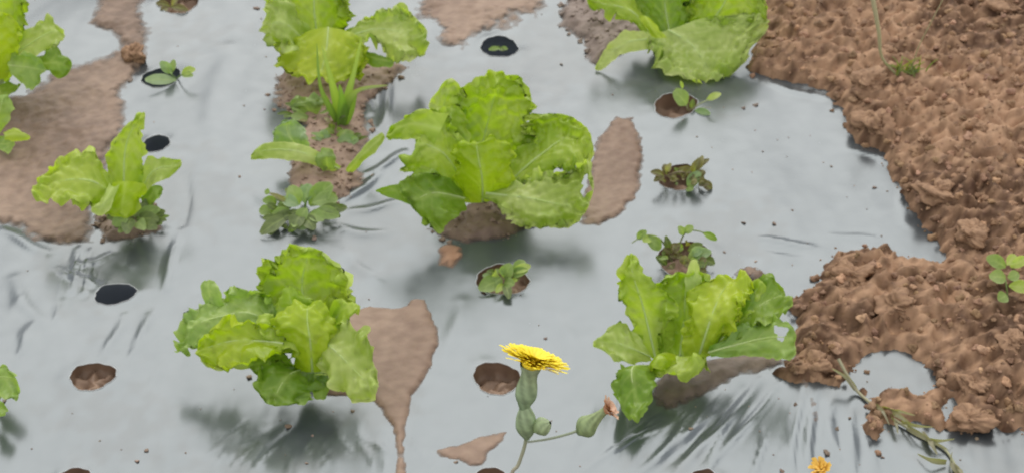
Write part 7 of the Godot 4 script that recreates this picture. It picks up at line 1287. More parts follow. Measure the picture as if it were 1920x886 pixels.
	leaf(p, "mint", 1, 629, [-8.8, 26.6, 21.4, -8.1, 27.1, 20.0, -7.5, 28.4, 19.3, -19.3, 27.6, 24.7, -15.9, 30.8, 18.4, -12.7, 36.8, 14.2, -27.7, 28.9, 21.9, -23.8, 32.5, 14.8, -20.4, 39.2, 10.2, -32.5, 30.3, 13.2, -30.8, 32.0, 10.0, -29.2, 35.0, 7.9], Vector3.ZERO, true)
	leaf(p, "straw", 1, 399, [-23.9, 24.5, 10.6, -23.8, 24.8, 10.0, -23.5, 25.3, 9.7, -29.7, 32.1, 18.3, -29.2, 33.8, 15.6, -27.8, 36.0, 13.9, -38.0, 39.9, 22.0, -37.5, 41.7, 19.1, -35.9, 44.2, 17.1, -47.6, 46.7, 21.3, -47.4, 47.6, 20.0, -46.7, 48.7, 19.1], Vector3.ZERO, true)
	leaf(p, "weed", 1, 205, [-47.6, 47.3, 20.7, -47.4, 47.6, 20.0, -47.0, 48.2, 19.6, -50.3, 47.4, 23.9, -49.2, 49.2, 20.5, -47.6, 52.2, 18.5, -52.6, 48.4, 24.3, -51.5, 50.5, 20.5, -49.7, 53.7, 18.2, -54.3, 50.2, 21.7, -53.8, 51.1, 20.0, -53.0, 52.6, 19.0], Vector3.ZERO, true)
	leaf(p, "dull", 1, 189, [-21.5, 15.6, 31.3, -22.7, 16.1, 30.0, -23.6, 17.4, 29.3, -27.8, 14.6, 48.5, -33.5, 17.4, 42.5, -38.3, 23.5, 38.4, -39.8, 11.2, 59.6, -46.1, 14.3, 52.9, -51.5, 21.0, 48.5, -55.9, 5.9, 63.0, -58.8, 7.3, 60.0, -61.2, 10.3, 58.0], Vector3.ZERO, true)
	leaf(p, "weed", 1, 992, [5.1, 29.2, 31.0, 3.9, 29.5, 30.0, 2.6, 30.4, 29.7, 6.3, 24.9, 39.5, 0.1, 26.6, 34.9, -6.4, 30.7, 32.9, 3.2, 20.2, 43.5, -3.7, 22.1, 38.3, -11.0, 26.7, 36.2, -3.9, 15.8, 42.3, -7.0, 16.7, 40.0, -10.3, 18.7, 39.0], Vector3.ZERO, true)
	leaf(p, "dull", 1, 375, [22.4, 30.6, 29.3, 22.3, 29.5, 30.0, 22.3, 28.9, 31.2, 32.5, 36.4, 28.4, 32.2, 31.2, 32.1, 32.0, 28.2, 37.7, 42.8, 36.3, 27.9, 42.4, 30.6, 32.0, 42.2, 27.2, 38.3, 51.9, 30.3, 28.2, 51.7, 27.7, 30.0, 51.6, 26.2, 32.8], Vector3.ZERO, true)
	leaf(p, "weed", 1, 181, [18.0, 32.6, 10.0, 19.5, 32.0, 10.0, 21.0, 32.0, 10.7, 13.4, 39.4, 7.6, 20.9, 36.7, 7.9, 28.3, 36.5, 10.9, 14.1, 43.5, 4.1, 22.4, 40.6, 4.4, 30.6, 40.4, 7.7, 20.1, 44.4, -0.1, 23.8, 43.1, 0.0, 27.5, 43.0, 1.5], Vector3.ZERO, true)
	leaf(p, "dull", 1, 165, [-36.3, 11.7, 30.4, -37.7, 11.6, 30.0, -38.9, 12.3, 29.8, -33.2, 12.9, 42.7, -40.1, 12.8, 40.7, -46.4, 15.8, 39.5, -35.5, 10.8, 53.4, -43.1, 10.6, 51.2, -50.2, 14.0, 49.8, -43.0, 5.6, 61.0, -46.4, 5.5, 60.0, -49.6, 7.0, 59.4], Vector3.ZERO, true)
	leaf(p, "dull", 2.51189, 968, [-28.5, 14.5, -2.5, -28.3, 14.7, -3.2, -27.9, 15.3, -3.4, -34.5, 19.0, 1.9, -33.5, 20.3, -1.4, -31.7, 23.2, -2.8, -41.2, 22.6, 1.7, -40.1, 24.0, -2.0, -38.1, 27.3, -3.6, -47.6, 24.9, -3.0, -47.0, 25.6, -4.7, -46.2, 27.0, -5.4], Vector3.ZERO, true)
	leaf(p, "weed", 1.76358, 738, [33.1, 11.4, -13.8, 33.8, 10.6, -13.5, 34.4, 10.3, -12.5, 32.9, 17.7, -15.1, 36.3, 13.9, -12.9, 39.1, 12.0, -8.5, 35.6, 20.3, -16.3, 39.4, 16.1, -13.9, 42.5, 13.9, -9.1, 40.9, 18.6, -17.4, 42.6, 16.7, -16.3, 43.9, 15.8, -14.1], Vector3.ZERO, true)
	leaf(p, "dull", 2.19261, 157, [20.3, 16.3, 32.5, 19.1, 15.9, 32.4, 18.0, 16.4, 32.4, 24.9, 19.5, 36.5, 19.1, 17.8, 36.2, 13.3, 19.8, 36.2, 25.5, 19.3, 40.3, 18.9, 17.4, 39.9, 12.5, 19.7, 39.9, 21.7, 15.6, 43.3, 18.7, 14.8, 43.1, 15.8, 15.8, 43.1], Vector3.ZERO, true)
	leaf(p, "weed", 2.83586, 528, [-13.7, 15.2, 28.1, -14.7, 14.9, 27.8, -15.5, 14.8, 28.5, -8.6, 12.8, 31.7, -13.2, 11.6, 31.2, -17.3, 11.0, 33.7, -7.1, 8.8, 32.5, -12.2, 7.4, 31.9, -16.8, 6.8, 34.7, -9.4, 3.6, 30.3, -11.8, 3.0, 30.0, -13.8, 2.7, 31.3], Vector3.ZERO, true)
	leaf(p, "weed", 1.8429, 908, [9.4, 14.9, 36.6, 8.4, 14.7, 37.3, 7.2, 14.6, 36.9, 13.9, 12.2, 32.9, 8.7, 11.1, 35.7, 2.7, 10.6, 34.7, 14.9, 8.4, 31.7, 9.1, 7.1, 34.9, 2.5, 6.5, 33.8, 12.3, 3.9, 33.5, 9.7, 3.3, 34.9, 6.7, 3.0, 34.4], Vector3.ZERO, true)
	leaf(p, "dull", 2.22293, 714, [-36.9, 11.7, 33.3, -37.1, 12.1, 32.3, -36.9, 13.0, 31.7, -41.6, 13.6, 40.8, -42.2, 16.3, 36.2, -41.9, 20.6, 32.9, -48.3, 15.9, 43.9, -49.0, 18.9, 38.8, -48.6, 23.6, 35.1, -56.1, 18.3, 42.0, -56.5, 19.6, 39.7, -56.3, 21.8, 38.0], Vector3.ZERO, true)
	leaf(p, "weed", 2.12278, 484, [-10.7, 15.3, 49.1, -11.7, 15.0, 49.1, -12.6, 15.4, 49.0, -7.0, 18.0, 52.5, -11.8, 17.2, 52.5, -16.4, 18.8, 51.7, -6.7, 19.2, 56.4, -12.1, 18.3, 56.3, -17.1, 20.0, 55.5, -10.0, 18.6, 60.2, -12.4, 18.2, 60.1, -14.7, 19.0, 59.7], Vector3.ZERO, true)
	leaf(p, "dull", 1.24413, 504, [-18.6, 16.8, -16.7, -18.1, 17.1, -17.6, -17.5, 17.8, -17.8, -23.6, 20.7, -12.3, -21.4, 22.3, -16.2, -18.3, 25.5, -17.8, -28.2, 24.0, -13.1, -25.7, 25.8, -17.3, -22.3, 29.4, -19.1, -31.7, 26.5, -18.8, -30.5, 27.3, -20.7, -29.0, 28.9, -21.5], Vector3.ZERO, true)
	leaf(p, "dull", 2.50047, 274, [21.4, 12.5, -21.3, 21.9, 11.6, -20.8, 21.6, 11.1, -19.8, 25.1, 22.1, -18.8, 26.9, 17.6, -15.9, 25.9, 15.2, -11.0, 31.9, 27.8, -15.3, 33.8, 22.8, -12.0, 32.7, 20.1, -6.5, 40.9, 28.5, -11.1, 41.8, 26.3, -9.7, 41.3, 25.1, -7.2], Vector3.ZERO, true)
	leaf(p, "dull", 2.55381, 690, [-26.0, 11.6, -7.5, -25.2, 11.7, -8.7, -24.9, 13.1, -9.2, -32.0, 11.7, -3.8, -28.5, 13.3, -9.4, -26.6, 19.2, -12.3, -35.3, 11.6, -5.0, -31.4, 13.4, -11.2, -29.2, 19.9, -14.4, -35.3, 11.2, -11.0, -33.5, 12.0, -13.8, -32.5, 15.0, -15.2], Vector3.ZERO, true)
	leaf(p, "weed", 2.45447, 460, [-38.5, 9.1, 13.2, -39.0, 9.3, 12.2, -38.7, 10.3, 11.8, -39.9, 9.9, 19.3, -41.8, 11.6, 14.6, -40.9, 16.2, 12.1, -43.2, 11.6, 21.9, -45.3, 13.5, 16.8, -44.3, 18.6, 13.9, -48.1, 13.8, 20.6, -49.1, 14.7, 18.3, -48.6, 17.0, 17.0], Vector3.ZERO, true)
	leaf(p, "mint", 1.67415, 480, [-8.6, 16.5, -17.7, -8.1, 16.1, -17.5, -7.9, 15.9, -17.1, -6.8, 24.4, -16.5, -4.7, 22.7, -15.2, -3.3, 21.3, -13.0, -2.4, 31.0, -15.6, -0.1, 29.1, -14.2, 1.5, 27.6, -11.7, 4.1, 35.4, -15.1, 5.1, 34.6, -14.5, 5.8, 33.9, -13.4], Vector3.ZERO, true)
	leaf(p, "dull", 2.72416, 250, [-33.6, 11.4, -9.3, -33.7, 12.0, -10.4, -32.8, 12.8, -10.9, -34.2, 12.2, -2.2, -33.7, 15.6, -7.3, -30.0, 19.3, -10.3, -36.0, 15.5, 0.6, -35.5, 19.2, -5.0, -31.3, 23.4, -8.4, -38.9, 20.7, -1.3, -38.7, 22.4, -3.9, -36.8, 24.3, -5.4], Vector3.ZERO, true)
	leaf(p, "weed", 1.12213, 20, [-45.0, 10.2, 11.0, -44.8, 10.6, 9.6, -44.8, 11.9, 9.0, -53.1, 8.8, 16.0, -52.1, 11.4, 9.6, -52.1, 17.5, 6.2, -60.5, 7.7, 15.2, -59.4, 10.6, 8.1, -59.4, 17.3, 4.3, -66.2, 7.0, 8.6, -65.7, 8.3, 5.4, -65.6, 11.3, 3.7], Vector3.ZERO, true)
	leaf(p, "dull", 2.97959, 436, [-24.0, 11.9, 43.1, -24.7, 12.1, 42.4, -25.6, 12.4, 42.5, -22.4, 7.9, 46.6, -26.1, 9.2, 43.8, -30.7, 10.5, 43.7, -22.9, 4.7, 46.6, -26.9, 6.1, 43.5, -32.0, 7.6, 43.3, -25.3, 2.6, 43.0, -27.1, 3.3, 41.6, -29.4, 3.9, 41.5], Vector3.ZERO, true)
	leaf(p, "weed", 1.39011, 807, [3.4, 10.5, 20.1, 3.1, 9.5, 20.7, 3.3, 9.0, 21.8, 9.0, 13.2, 16.8, 7.7, 8.5, 20.1, 8.4, 5.7, 25.3, 13.0, 11.6, 14.7, 11.6, 6.3, 18.4, 12.4, 3.3, 24.2, 14.8, 5.7, 14.3, 14.2, 3.3, 15.9, 14.5, 1.9, 18.6], Vector3.ZERO, true)
	leaf(p, "weed", 2.20114, 226, [-4.4, 13.0, 48.6, -5.3, 12.9, 48.5, -6.1, 13.3, 48.3, -1.2, 13.8, 50.8, -5.5, 13.8, 50.2, -9.5, 15.1, 49.3, -0.9, 14.3, 52.7, -5.7, 14.2, 52.1, -10.2, 15.8, 51.0, -3.9, 14.3, 54.2, -6.1, 14.3, 53.9, -8.1, 15.0, 53.4], Vector3.ZERO, true)
	leaf(p, "dull", 2.44059, 993, [-39.7, 14.9, 13.8, -39.4, 15.3, 13.0, -38.9, 16.0, 12.5, -44.8, 17.0, 18.0, -43.1, 19.4, 14.2, -40.8, 22.6, 11.7, -49.6, 20.2, 18.6, -47.8, 22.8, 14.4, -45.2, 26.4, 11.5, -53.4, 24.1, 15.4, -52.6, 25.2, 13.5, -51.5, 26.9, 12.2], Vector3.ZERO, true)
	leaf(p, "weed", 1.25095, 412, [-10.2, 11.8, 11.0, -10.6, 12.4, 9.9, -11.6, 13.2, 9.5, -11.6, 6.2, 15.0, -13.8, 9.3, 9.9, -18.2, 13.0, 7.2, -13.6, 2.3, 14.3, -16.1, 5.7, 8.7, -21.0, 9.9, 5.7, -16.0, 1.5, 9.0, -17.2, 2.2, 6.5, -19.4, 4.0, 5.1], Vector3.ZERO, true)
	leaf(p, "mint", 1.22245, 182, [-32.2, 11.6, 15.9, -31.7, 11.9, 14.6, -31.2, 13.2, 14.1, -38.4, 12.1, 20.4, -35.7, 14.2, 14.4, -33.6, 20.0, 11.4, -42.8, 12.6, 19.5, -39.8, 14.9, 12.8, -37.4, 21.4, 9.5, -44.7, 12.9, 13.1, -43.3, 13.9, 10.1, -42.2, 16.8, 8.6], Vector3.ZERO, true)
	leaf(p, "weed", 2.89542, 553, [-15.4, 14.1, -7.6, -14.4, 13.8, -7.5, -13.6, 13.6, -6.9, -17.7, 20.5, -7.6, -13.0, 18.8, -7.0, -8.8, 17.5, -4.3, -16.5, 25.8, -8.1, -11.1, 24.0, -7.4, -6.5, 22.5, -4.4, -11.6, 29.3, -8.9, -9.2, 28.5, -8.6, -7.1, 27.9, -7.2], Vector3.ZERO, true)
	leaf(p, "weed", 2.08695, 969, [-27.6, 11.3, 36.0, -27.5, 11.5, 35.5, -27.4, 12.0, 35.2, -33.7, 12.4, 38.9, -33.3, 14.0, 36.3, -32.7, 16.3, 34.5, -40.1, 13.4, 38.8, -39.6, 15.1, 35.9, -39.0, 17.8, 33.9, -45.7, 14.2, 35.7, -45.5, 14.9, 34.4, -45.2, 16.1, 33.5], Vector3.ZERO, true)
	leaf(p, "weed", 2.91833, 775, [31.7, 15.3, 19.2, 31.4, 14.4, 19.9, 30.8, 13.9, 20.8, 37.8, 20.2, 20.1, 35.9, 16.0, 23.8, 33.4, 13.1, 28.2, 43.5, 21.0, 23.0, 41.3, 16.4, 27.0, 38.6, 13.1, 31.9, 47.8, 17.4, 27.4, 46.8, 15.4, 29.2, 45.6, 13.9, 31.4], Vector3.ZERO, true)
	leaf(p, "weed", 2.06088, 158, [-12.4, 9.7, 23.6, -12.4, 10.0, 22.2, -12.4, 11.3, 21.8, -18.5, 10.2, 30.6, -18.7, 12.3, 24.5, -18.9, 18.1, 21.7, -25.1, 9.9, 31.4, -25.4, 12.2, 24.7, -25.6, 18.6, 21.5, -31.4, 8.7, 25.8, -31.5, 9.8, 22.8, -31.6, 12.6, 21.4], Vector3.ZERO, true)
	leaf(p, "weed", 2.84617, 529, [-9.2, 12.1, 42.8, -9.3, 12.4, 41.6, -9.6, 13.6, 41.1, -8.9, 10.3, 47.4, -9.7, 12.4, 41.7, -11.0, 17.8, 39.0, -9.2, 10.0, 48.1, -10.2, 12.3, 41.7, -11.6, 18.3, 38.7, -10.1, 11.1, 44.5, -10.5, 12.2, 41.7, -11.2, 14.8, 40.3], Vector3.ZERO, true)
	leaf(p, "mint", 2.06712, 945, [24.0, 12.0, 20.9, 23.5, 11.7, 21.1, 22.9, 11.5, 21.4, 27.6, 12.0, 21.8, 24.9, 10.6, 22.8, 22.3, 9.5, 24.6, 29.1, 10.4, 22.2, 26.0, 8.8, 23.4, 23.2, 7.6, 25.3, 28.1, 7.3, 22.3, 26.7, 6.6, 22.8, 25.5, 6.1, 23.7], Vector3.ZERO, true)
	leaf(p, "weed", 1.31691, 715, [-40.6, 17.2, 1.6, -40.8, 17.6, 0.2, -40.4, 18.9, -0.3, -44.4, 20.2, 10.8, -45.2, 22.8, 4.4, -43.6, 28.7, 1.1, -51.0, 22.7, 13.4, -51.9, 25.6, 6.3, -50.1, 32.2, 2.7, -59.2, 24.4, 9.0, -59.6, 25.7, 5.8, -58.8, 28.7, 4.1], Vector3.ZERO, true)
	leaf(p, "dull", 2.17144, 521, [-15.2, 11.7, 25.5, -15.2, 12.0, 24.9, -15.1, 12.6, 24.5, -21.1, 14.2, 30.7, -21.1, 15.8, 27.7, -20.6, 18.6, 25.7, -28.1, 15.8, 31.8, -28.1, 17.5, 28.5, -27.6, 20.6, 26.3, -35.3, 16.2, 28.8, -35.3, 17.0, 27.3, -35.1, 18.4, 26.3], Vector3.ZERO, true)
	leaf(p, "weed", 2.91064, 505, [-28.5, 16.1, 9.5, -28.1, 16.4, 8.6, -27.9, 17.4, 8.1, -34.4, 15.6, 12.1, -32.5, 17.5, 7.8, -31.6, 21.8, 5.1, -38.6, 14.9, 10.6, -36.4, 17.0, 5.8, -35.4, 21.8, 2.8, -40.3, 14.2, 5.1, -39.3, 15.1, 3.0, -38.9, 17.3, 1.6], Vector3.ZERO, true)
	leaf(p, "mint", 1.36858, 311, [-16.6, 15.8, 1.2, -16.2, 16.5, 0.2, -15.3, 17.2, -0.4, -18.1, 18.6, 10.2, -15.8, 22.1, 5.4, -11.9, 25.8, 2.0, -21.4, 23.6, 13.3, -18.8, 27.5, 8.0, -14.6, 31.7, 4.2, -25.9, 30.4, 10.0, -24.7, 32.1, 7.6, -22.8, 34.0, 5.9], Vector3.ZERO, true)
	leaf(p, "weed", 2.15954, 691, [-19.3, 12.9, 12.2, -19.6, 13.2, 11.7, -19.8, 13.6, 11.4, -23.0, 12.0, 17.5, -24.4, 13.4, 15.2, -25.7, 15.5, 13.4, -28.2, 11.1, 20.7, -29.8, 12.7, 18.3, -31.2, 15.0, 16.3, -34.3, 10.4, 21.5, -35.0, 11.1, 20.4, -35.6, 12.2, 19.5], Vector3.ZERO, true)
	leaf(p, "dull", 1.85324, 497, [36.5, 13.7, 12.3, 36.9, 12.6, 12.8, 37.0, 12.2, 14.0, 41.6, 22.2, 12.4, 43.1, 17.2, 15.4, 43.7, 14.8, 20.8, 49.0, 25.1, 12.3, 50.6, 19.6, 15.6, 51.3, 16.9, 21.7, 57.6, 21.9, 12.1, 58.3, 19.4, 13.6, 58.6, 18.2, 16.3], Vector3.ZERO, true)
	leaf(p, "weed", 2.93207, 868, [18.6, 13.0, 34.1, 18.1, 13.2, 33.7, 17.6, 13.6, 33.5, 19.3, 11.4, 37.2, 16.8, 12.3, 35.2, 14.1, 14.1, 34.2, 18.2, 9.9, 38.6, 15.4, 10.9, 36.4, 12.4, 12.9, 35.3, 15.4, 8.8, 38.1, 14.1, 9.2, 37.1, 12.8, 10.1, 36.6], Vector3.ZERO, true)
	leaf(p, "dull", 1.24956, 287, [-9.4, 14.6, -28.2, -8.7, 14.6, -28.3, -8.2, 14.6, -28.1, -11.5, 19.7, -27.5, -8.5, 19.5, -27.6, -5.5, 19.4, -27.0, -11.5, 24.5, -28.6, -8.1, 24.2, -28.8, -4.8, 24.1, -28.2, -9.1, 28.2, -31.5, -7.6, 28.1, -31.5, -6.1, 28.0, -31.3], Vector3.ZERO, true)
	leaf(p, "dull", 2.87831, 57, [-25.8, 13.9, 9.7, -26.1, 14.2, 8.9, -25.7, 14.9, 8.6, -26.1, 17.5, 16.8, -27.0, 19.3, 13.4, -25.4, 22.3, 11.3, -29.7, 21.4, 20.3, -30.7, 23.5, 16.6, -28.9, 26.8, 14.3, -36.1, 25.2, 19.8, -36.6, 26.1, 18.1, -35.8, 27.6, 17.1], Vector3.ZERO, true)
	leaf(p, "mint", 1.06443, 473, [-5.1, 14.7, -26.4, -4.8, 14.4, -25.9, -4.2, 14.1, -25.7, -2.9, 22.1, -27.1, -1.5, 20.3, -24.7, 1.3, 19.0, -23.7, -1.8, 27.9, -24.0, -0.2, 26.0, -21.4, 2.9, 24.5, -20.2, -1.7, 31.3, -17.6, -1.0, 30.5, -16.5, 0.4, 29.8, -15.9], Vector3.ZERO, true)
	leaf(p, "weed", 1.73129, 844, [23.1, 13.0, 26.3, 23.5, 12.2, 26.6, 23.4, 11.9, 27.6, 25.2, 19.7, 26.9, 26.6, 15.7, 29.1, 26.6, 13.9, 33.5, 29.4, 22.1, 27.4, 31.0, 17.7, 29.8, 31.1, 15.7, 34.7, 35.4, 19.9, 27.8, 36.1, 17.9, 28.9, 36.1, 17.0, 31.1], Vector3.ZERO, true)
	leaf(p, "weed", 1.98719, 263, [19.5, 15.8, 21.2, 19.5, 14.9, 21.8, 19.7, 14.4, 22.8, 25.0, 18.9, 17.5, 25.1, 14.6, 20.9, 25.9, 11.8, 25.6, 30.4, 18.0, 15.3, 30.4, 13.2, 19.1, 31.4, 10.1, 24.3, 34.8, 13.1, 14.9, 34.8, 10.9, 16.6, 35.2, 9.5, 19.0], Vector3.ZERO, true)
	leaf(p, "mint", 1.04276, 33, [10.4, 10.8, 24.9, 9.2, 10.6, 24.3, 8.1, 11.4, 24.2, 15.0, 10.7, 27.7, 9.0, 10.5, 25.1, 3.2, 13.6, 24.4, 15.4, 10.4, 28.7, 8.7, 10.1, 25.7, 2.3, 13.6, 25.0, 11.4, 9.6, 27.5, 8.4, 9.5, 26.2, 5.5, 11.1, 25.9], Vector3.ZERO, true)
	leaf(p, "dull", 2.90303, 800, [-15.9, 14.1, 26.9, -16.4, 14.4, 26.0, -16.6, 15.4, 25.4, -17.8, 16.0, 35.5, -20.1, 18.2, 31.0, -21.2, 22.6, 27.9, -23.2, 16.5, 39.2, -25.7, 18.9, 34.2, -27.0, 23.8, 30.8, -31.2, 15.5, 37.4, -32.4, 16.6, 35.2, -32.9, 18.8, 33.6], Vector3.ZERO, true)
	leaf(p, "dull", 1.03641, 820, [-28.2, 11.9, 5.1, -27.9, 12.1, 4.6, -27.6, 12.6, 4.3, -33.4, 13.7, 6.2, -31.9, 14.8, 3.8, -30.4, 17.1, 2.4, -37.8, 15.0, 4.4, -36.0, 16.3, 1.8, -34.4, 18.8, 0.2, -40.6, 15.8, 0.0, -39.8, 16.3, -1.2, -39.0, 17.5, -1.9], Vector3.ZERO, true)
	leaf(p, "weed", 2.86679, 590, [-17.5, 12.7, 46.0, -18.7, 12.1, 45.7, -19.6, 12.0, 46.8, -11.2, 12.1, 48.4, -17.0, 9.6, 48.0, -21.5, 8.6, 52.4, -9.2, 9.1, 49.1, -15.7, 6.4, 48.7, -20.7, 5.3, 53.5, -12.0, 4.1, 47.9, -14.9, 2.9, 47.7, -17.2, 2.4, 49.8], Vector3.ZERO, true)
	leaf(p, "dull", 2.44068, 9, [-4.7, 14.6, 47.3, -5.3, 14.5, 47.3, -6.0, 14.7, 47.3, -2.4, 15.7, 51.2, -5.5, 15.4, 51.0, -8.6, 16.1, 50.8, -2.3, 15.5, 55.0, -5.8, 15.1, 54.8, -9.2, 15.8, 54.6, -4.5, 13.8, 58.3, -6.1, 13.7, 58.2, -7.6, 14.0, 58.1], Vector3.ZERO, true)
	leaf(p, "mint", 2.49169, 776, [-30.1, 11.7, 13.7, -30.4, 11.9, 13.0, -30.7, 12.5, 12.7, -34.0, 10.4, 18.6, -35.2, 11.7, 15.5, -36.6, 14.5, 13.9, -38.6, 8.3, 19.7, -39.8, 9.7, 16.3, -41.5, 12.9, 14.6, -43.2, 5.7, 17.0, -43.7, 6.3, 15.5, -44.5, 7.7, 14.7], Vector3.ZERO, true)
	leaf(p, "mint", 2.01189, 195, [5.7, 11.3, 47.5, 5.2, 11.5, 46.9, 4.9, 12.1, 46.5, 4.6, 11.4, 53.2, 2.3, 12.7, 50.2, 0.8, 15.7, 48.2, 1.2, 11.4, 56.4, -1.4, 12.8, 53.2, -3.0, 16.2, 51.0, -4.0, 11.3, 56.9, -5.1, 11.9, 55.4, -5.9, 13.5, 54.4], Vector3.ZERO, true)
	leaf(p, "dull", 1.11502, 566, [30.6, 17.5, 22.9, 30.3, 16.6, 23.3, 30.2, 16.3, 24.3, 38.6, 21.6, 23.8, 37.4, 17.7, 26.2, 36.8, 15.8, 30.5, 45.3, 20.1, 23.5, 43.9, 15.7, 26.2, 43.3, 13.6, 30.9, 49.7, 12.9, 22.2, 49.1, 11.0, 23.4, 48.8, 10.0, 25.6], Vector3.ZERO, true)
	leaf(p, "dull", 2.60201, 336, [29.8, 14.2, -8.2, 29.7, 13.7, -7.9, 29.5, 13.5, -7.4, 33.9, 18.2, -6.1, 33.4, 15.9, -4.4, 32.2, 14.6, -2.0, 38.6, 19.6, -3.4, 38.0, 17.0, -1.5, 36.7, 15.6, 1.2, 43.3, 18.0, -0.4, 43.0, 16.8, 0.5, 42.4, 16.2, 1.6], Vector3.ZERO, true)
	leaf(p, "dull", 2.42162, 752, [21.7, 14.5, -10.4, 22.9, 14.3, -10.0, 24.1, 14.2, -10.0, 18.4, 23.5, -13.2, 24.2, 22.3, -11.3, 30.5, 21.8, -11.3, 18.4, 31.0, -11.0, 24.9, 29.7, -8.8, 31.8, 29.1, -8.8, 21.9, 36.0, -4.1, 24.8, 35.4, -3.1, 27.9, 35.2, -3.2], Vector3.ZERO, true)
	leaf(p, "dull", 2.16813, 522, [-19.6, 16.8, 11.6, -19.2, 17.2, 10.4, -18.6, 18.3, 9.9, -25.4, 17.4, 16.0, -23.4, 19.7, 10.3, -20.7, 24.8, 7.5, -30.2, 19.0, 15.7, -28.0, 21.5, 9.4, -25.0, 27.3, 6.3, -33.3, 21.4, 10.8, -32.3, 22.6, 8.0, -31.0, 25.2, 6.6], Vector3.ZERO, true)
	leaf(p, "dull", 1.69021, 542, [8.4, 17.3, -21.3, 9.1, 16.8, -21.1, 9.8, 16.6, -20.4, 7.6, 24.3, -21.4, 11.3, 21.9, -20.1, 14.5, 20.5, -17.1, 10.2, 28.2, -23.2, 14.3, 25.5, -21.7, 17.9, 24.0, -18.4, 15.8, 28.5, -26.3, 17.6, 27.3, -25.6, 19.3, 26.6, -24.1], Vector3.ZERO, true)
	leaf(p, "dull", 2.00553, 312, [-9.7, 12.7, 31.9, -10.3, 12.4, 32.3, -11.1, 12.2, 32.4, -7.0, 10.9, 27.6, -10.4, 9.5, 29.5, -14.2, 8.4, 30.4, -6.1, 7.5, 25.6, -9.8, 5.9, 27.7, -14.1, 4.7, 28.7, -7.1, 2.8, 26.2, -8.8, 2.1, 27.1, -10.7, 1.6, 27.6], Vector3.ZERO, true)
	leaf(p, "weed", 1.83717, 118, [-14.8, 10.0, -3.8, -14.9, 10.7, -4.9, -14.1, 11.5, -5.4, -16.3, 14.0, 5.6, -15.9, 17.2, 0.4, -12.4, 21.2, -2.7, -20.4, 19.8, 9.7, -20.0, 23.4, 4.0, -16.1, 27.9, 0.6, -26.5, 26.8, 8.0, -26.4, 28.4, 5.4, -24.6, 30.4, 3.9], Vector3.ZERO, true)
	stem(p, "stem", [-2.3, 0.0, 0.0, -0.4, 20.3, 10.0, 2.6, 33.7, 10.0], 2.4, 1.6, Color(0.2, 0.3, 0.1), Color(0.25, 0.36, 0.12))
	p = thing("weed", "dull weed seedlings crowded round the foot of the left lettuce", "weed", Vector3(-0.5241, 0, -0.0402), "weeds growing in the muddy gap of the mulch")
	leaf(p, "dull", 1, 540, [1.9, 15.2, 20.9, 0.7, 15.6, 20.0, -0.0, 16.7, 19.2, 1.6, 19.1, 34.9, -4.1, 21.3, 30.5, -8.0, 26.4, 26.6, -5.0, 21.3, 45.9, -11.3, 23.8, 41.0, -15.6, 29.5, 36.6, -17.0, 21.8, 52.2, -19.9, 22.9, 50.0, -21.8, 25.5, 48.0], Vector3.ZERO, true)
	leaf(p, "dull", 1, 956, [0.3, 21.2, 19.4, 1.1, 20.0, 20.0, 1.9, 19.6, 21.2, 4.0, 31.0, 15.2, 8.2, 25.7, 18.6, 12.2, 22.9, 24.4, 11.1, 35.4, 11.3, 15.8, 29.5, 15.1, 20.3, 26.4, 21.5, 20.8, 33.7, 8.3, 22.9, 31.1, 10.0, 24.9, 29.7, 12.9], Vector3.ZERO, true)
	leaf(p, "dull", 1, 726, [4.4, 17.1, 19.0, 4.4, 15.6, 20.0, 3.8, 14.9, 21.5, 14.4, 29.6, 23.5, 13.8, 22.7, 28.8, 11.1, 18.6, 36.0, 26.9, 34.5, 29.9, 26.2, 26.9, 35.8, 23.2, 22.3, 43.8, 40.2, 31.0, 37.3, 39.8, 27.6, 40.0, 38.5, 25.5, 43.6], Vector3.ZERO, true)
	leaf(p, "weed", 1, 710, [4.4, 21.3, 19.2, 4.8, 20.0, 20.0, 5.0, 19.4, 21.4, 13.2, 32.5, 18.4, 15.2, 26.5, 22.6, 16.4, 23.0, 29.2, 25.0, 37.1, 17.9, 27.2, 30.5, 22.6, 28.5, 26.6, 29.8, 38.0, 34.6, 17.9, 39.0, 31.6, 20.0, 39.6, 29.8, 23.3], Vector3.ZERO, true)
	leaf(p, "dull", 1, 516, [0.6, 21.2, 29.9, -1.0, 20.7, 30.0, -2.7, 21.1, 30.0, 7.3, 28.5, 42.2, -0.8, 26.4, 42.7, -9.0, 28.1, 42.7, 8.5, 30.3, 56.2, -0.4, 28.0, 56.7, -9.5, 29.8, 56.8, 4.1, 26.4, 69.8, 0.1, 25.3, 70.0, -4.0, 26.1, 70.0], Vector3.ZERO, true)
	leaf(p, "weed", 1, 896, [9.1, 19.0, 29.3, 8.2, 18.0, 30.0, 6.9, 17.8, 30.7, 16.2, 28.3, 36.4, 11.5, 23.6, 40.0, 5.1, 22.0, 43.6, 22.1, 31.4, 46.5, 16.8, 26.2, 50.5, 9.7, 24.3, 54.5, 25.8, 27.8, 58.2, 23.4, 25.4, 60.0, 20.2, 24.6, 61.8], Vector3.ZERO, true)
	leaf(p, "dull", 1, 702, [-5.8, 16.7, 21.3, -6.5, 17.4, 20.0, -6.5, 18.7, 19.1, -9.3, 20.5, 34.3, -12.3, 24.3, 28.0, -12.9, 30.5, 23.0, -17.8, 24.9, 42.0, -21.1, 29.1, 34.9, -21.8, 35.9, 29.4, -30.0, 29.2, 43.2, -31.5, 31.1, 40.0, -31.8, 34.2, 37.5], Vector3.ZERO, true)
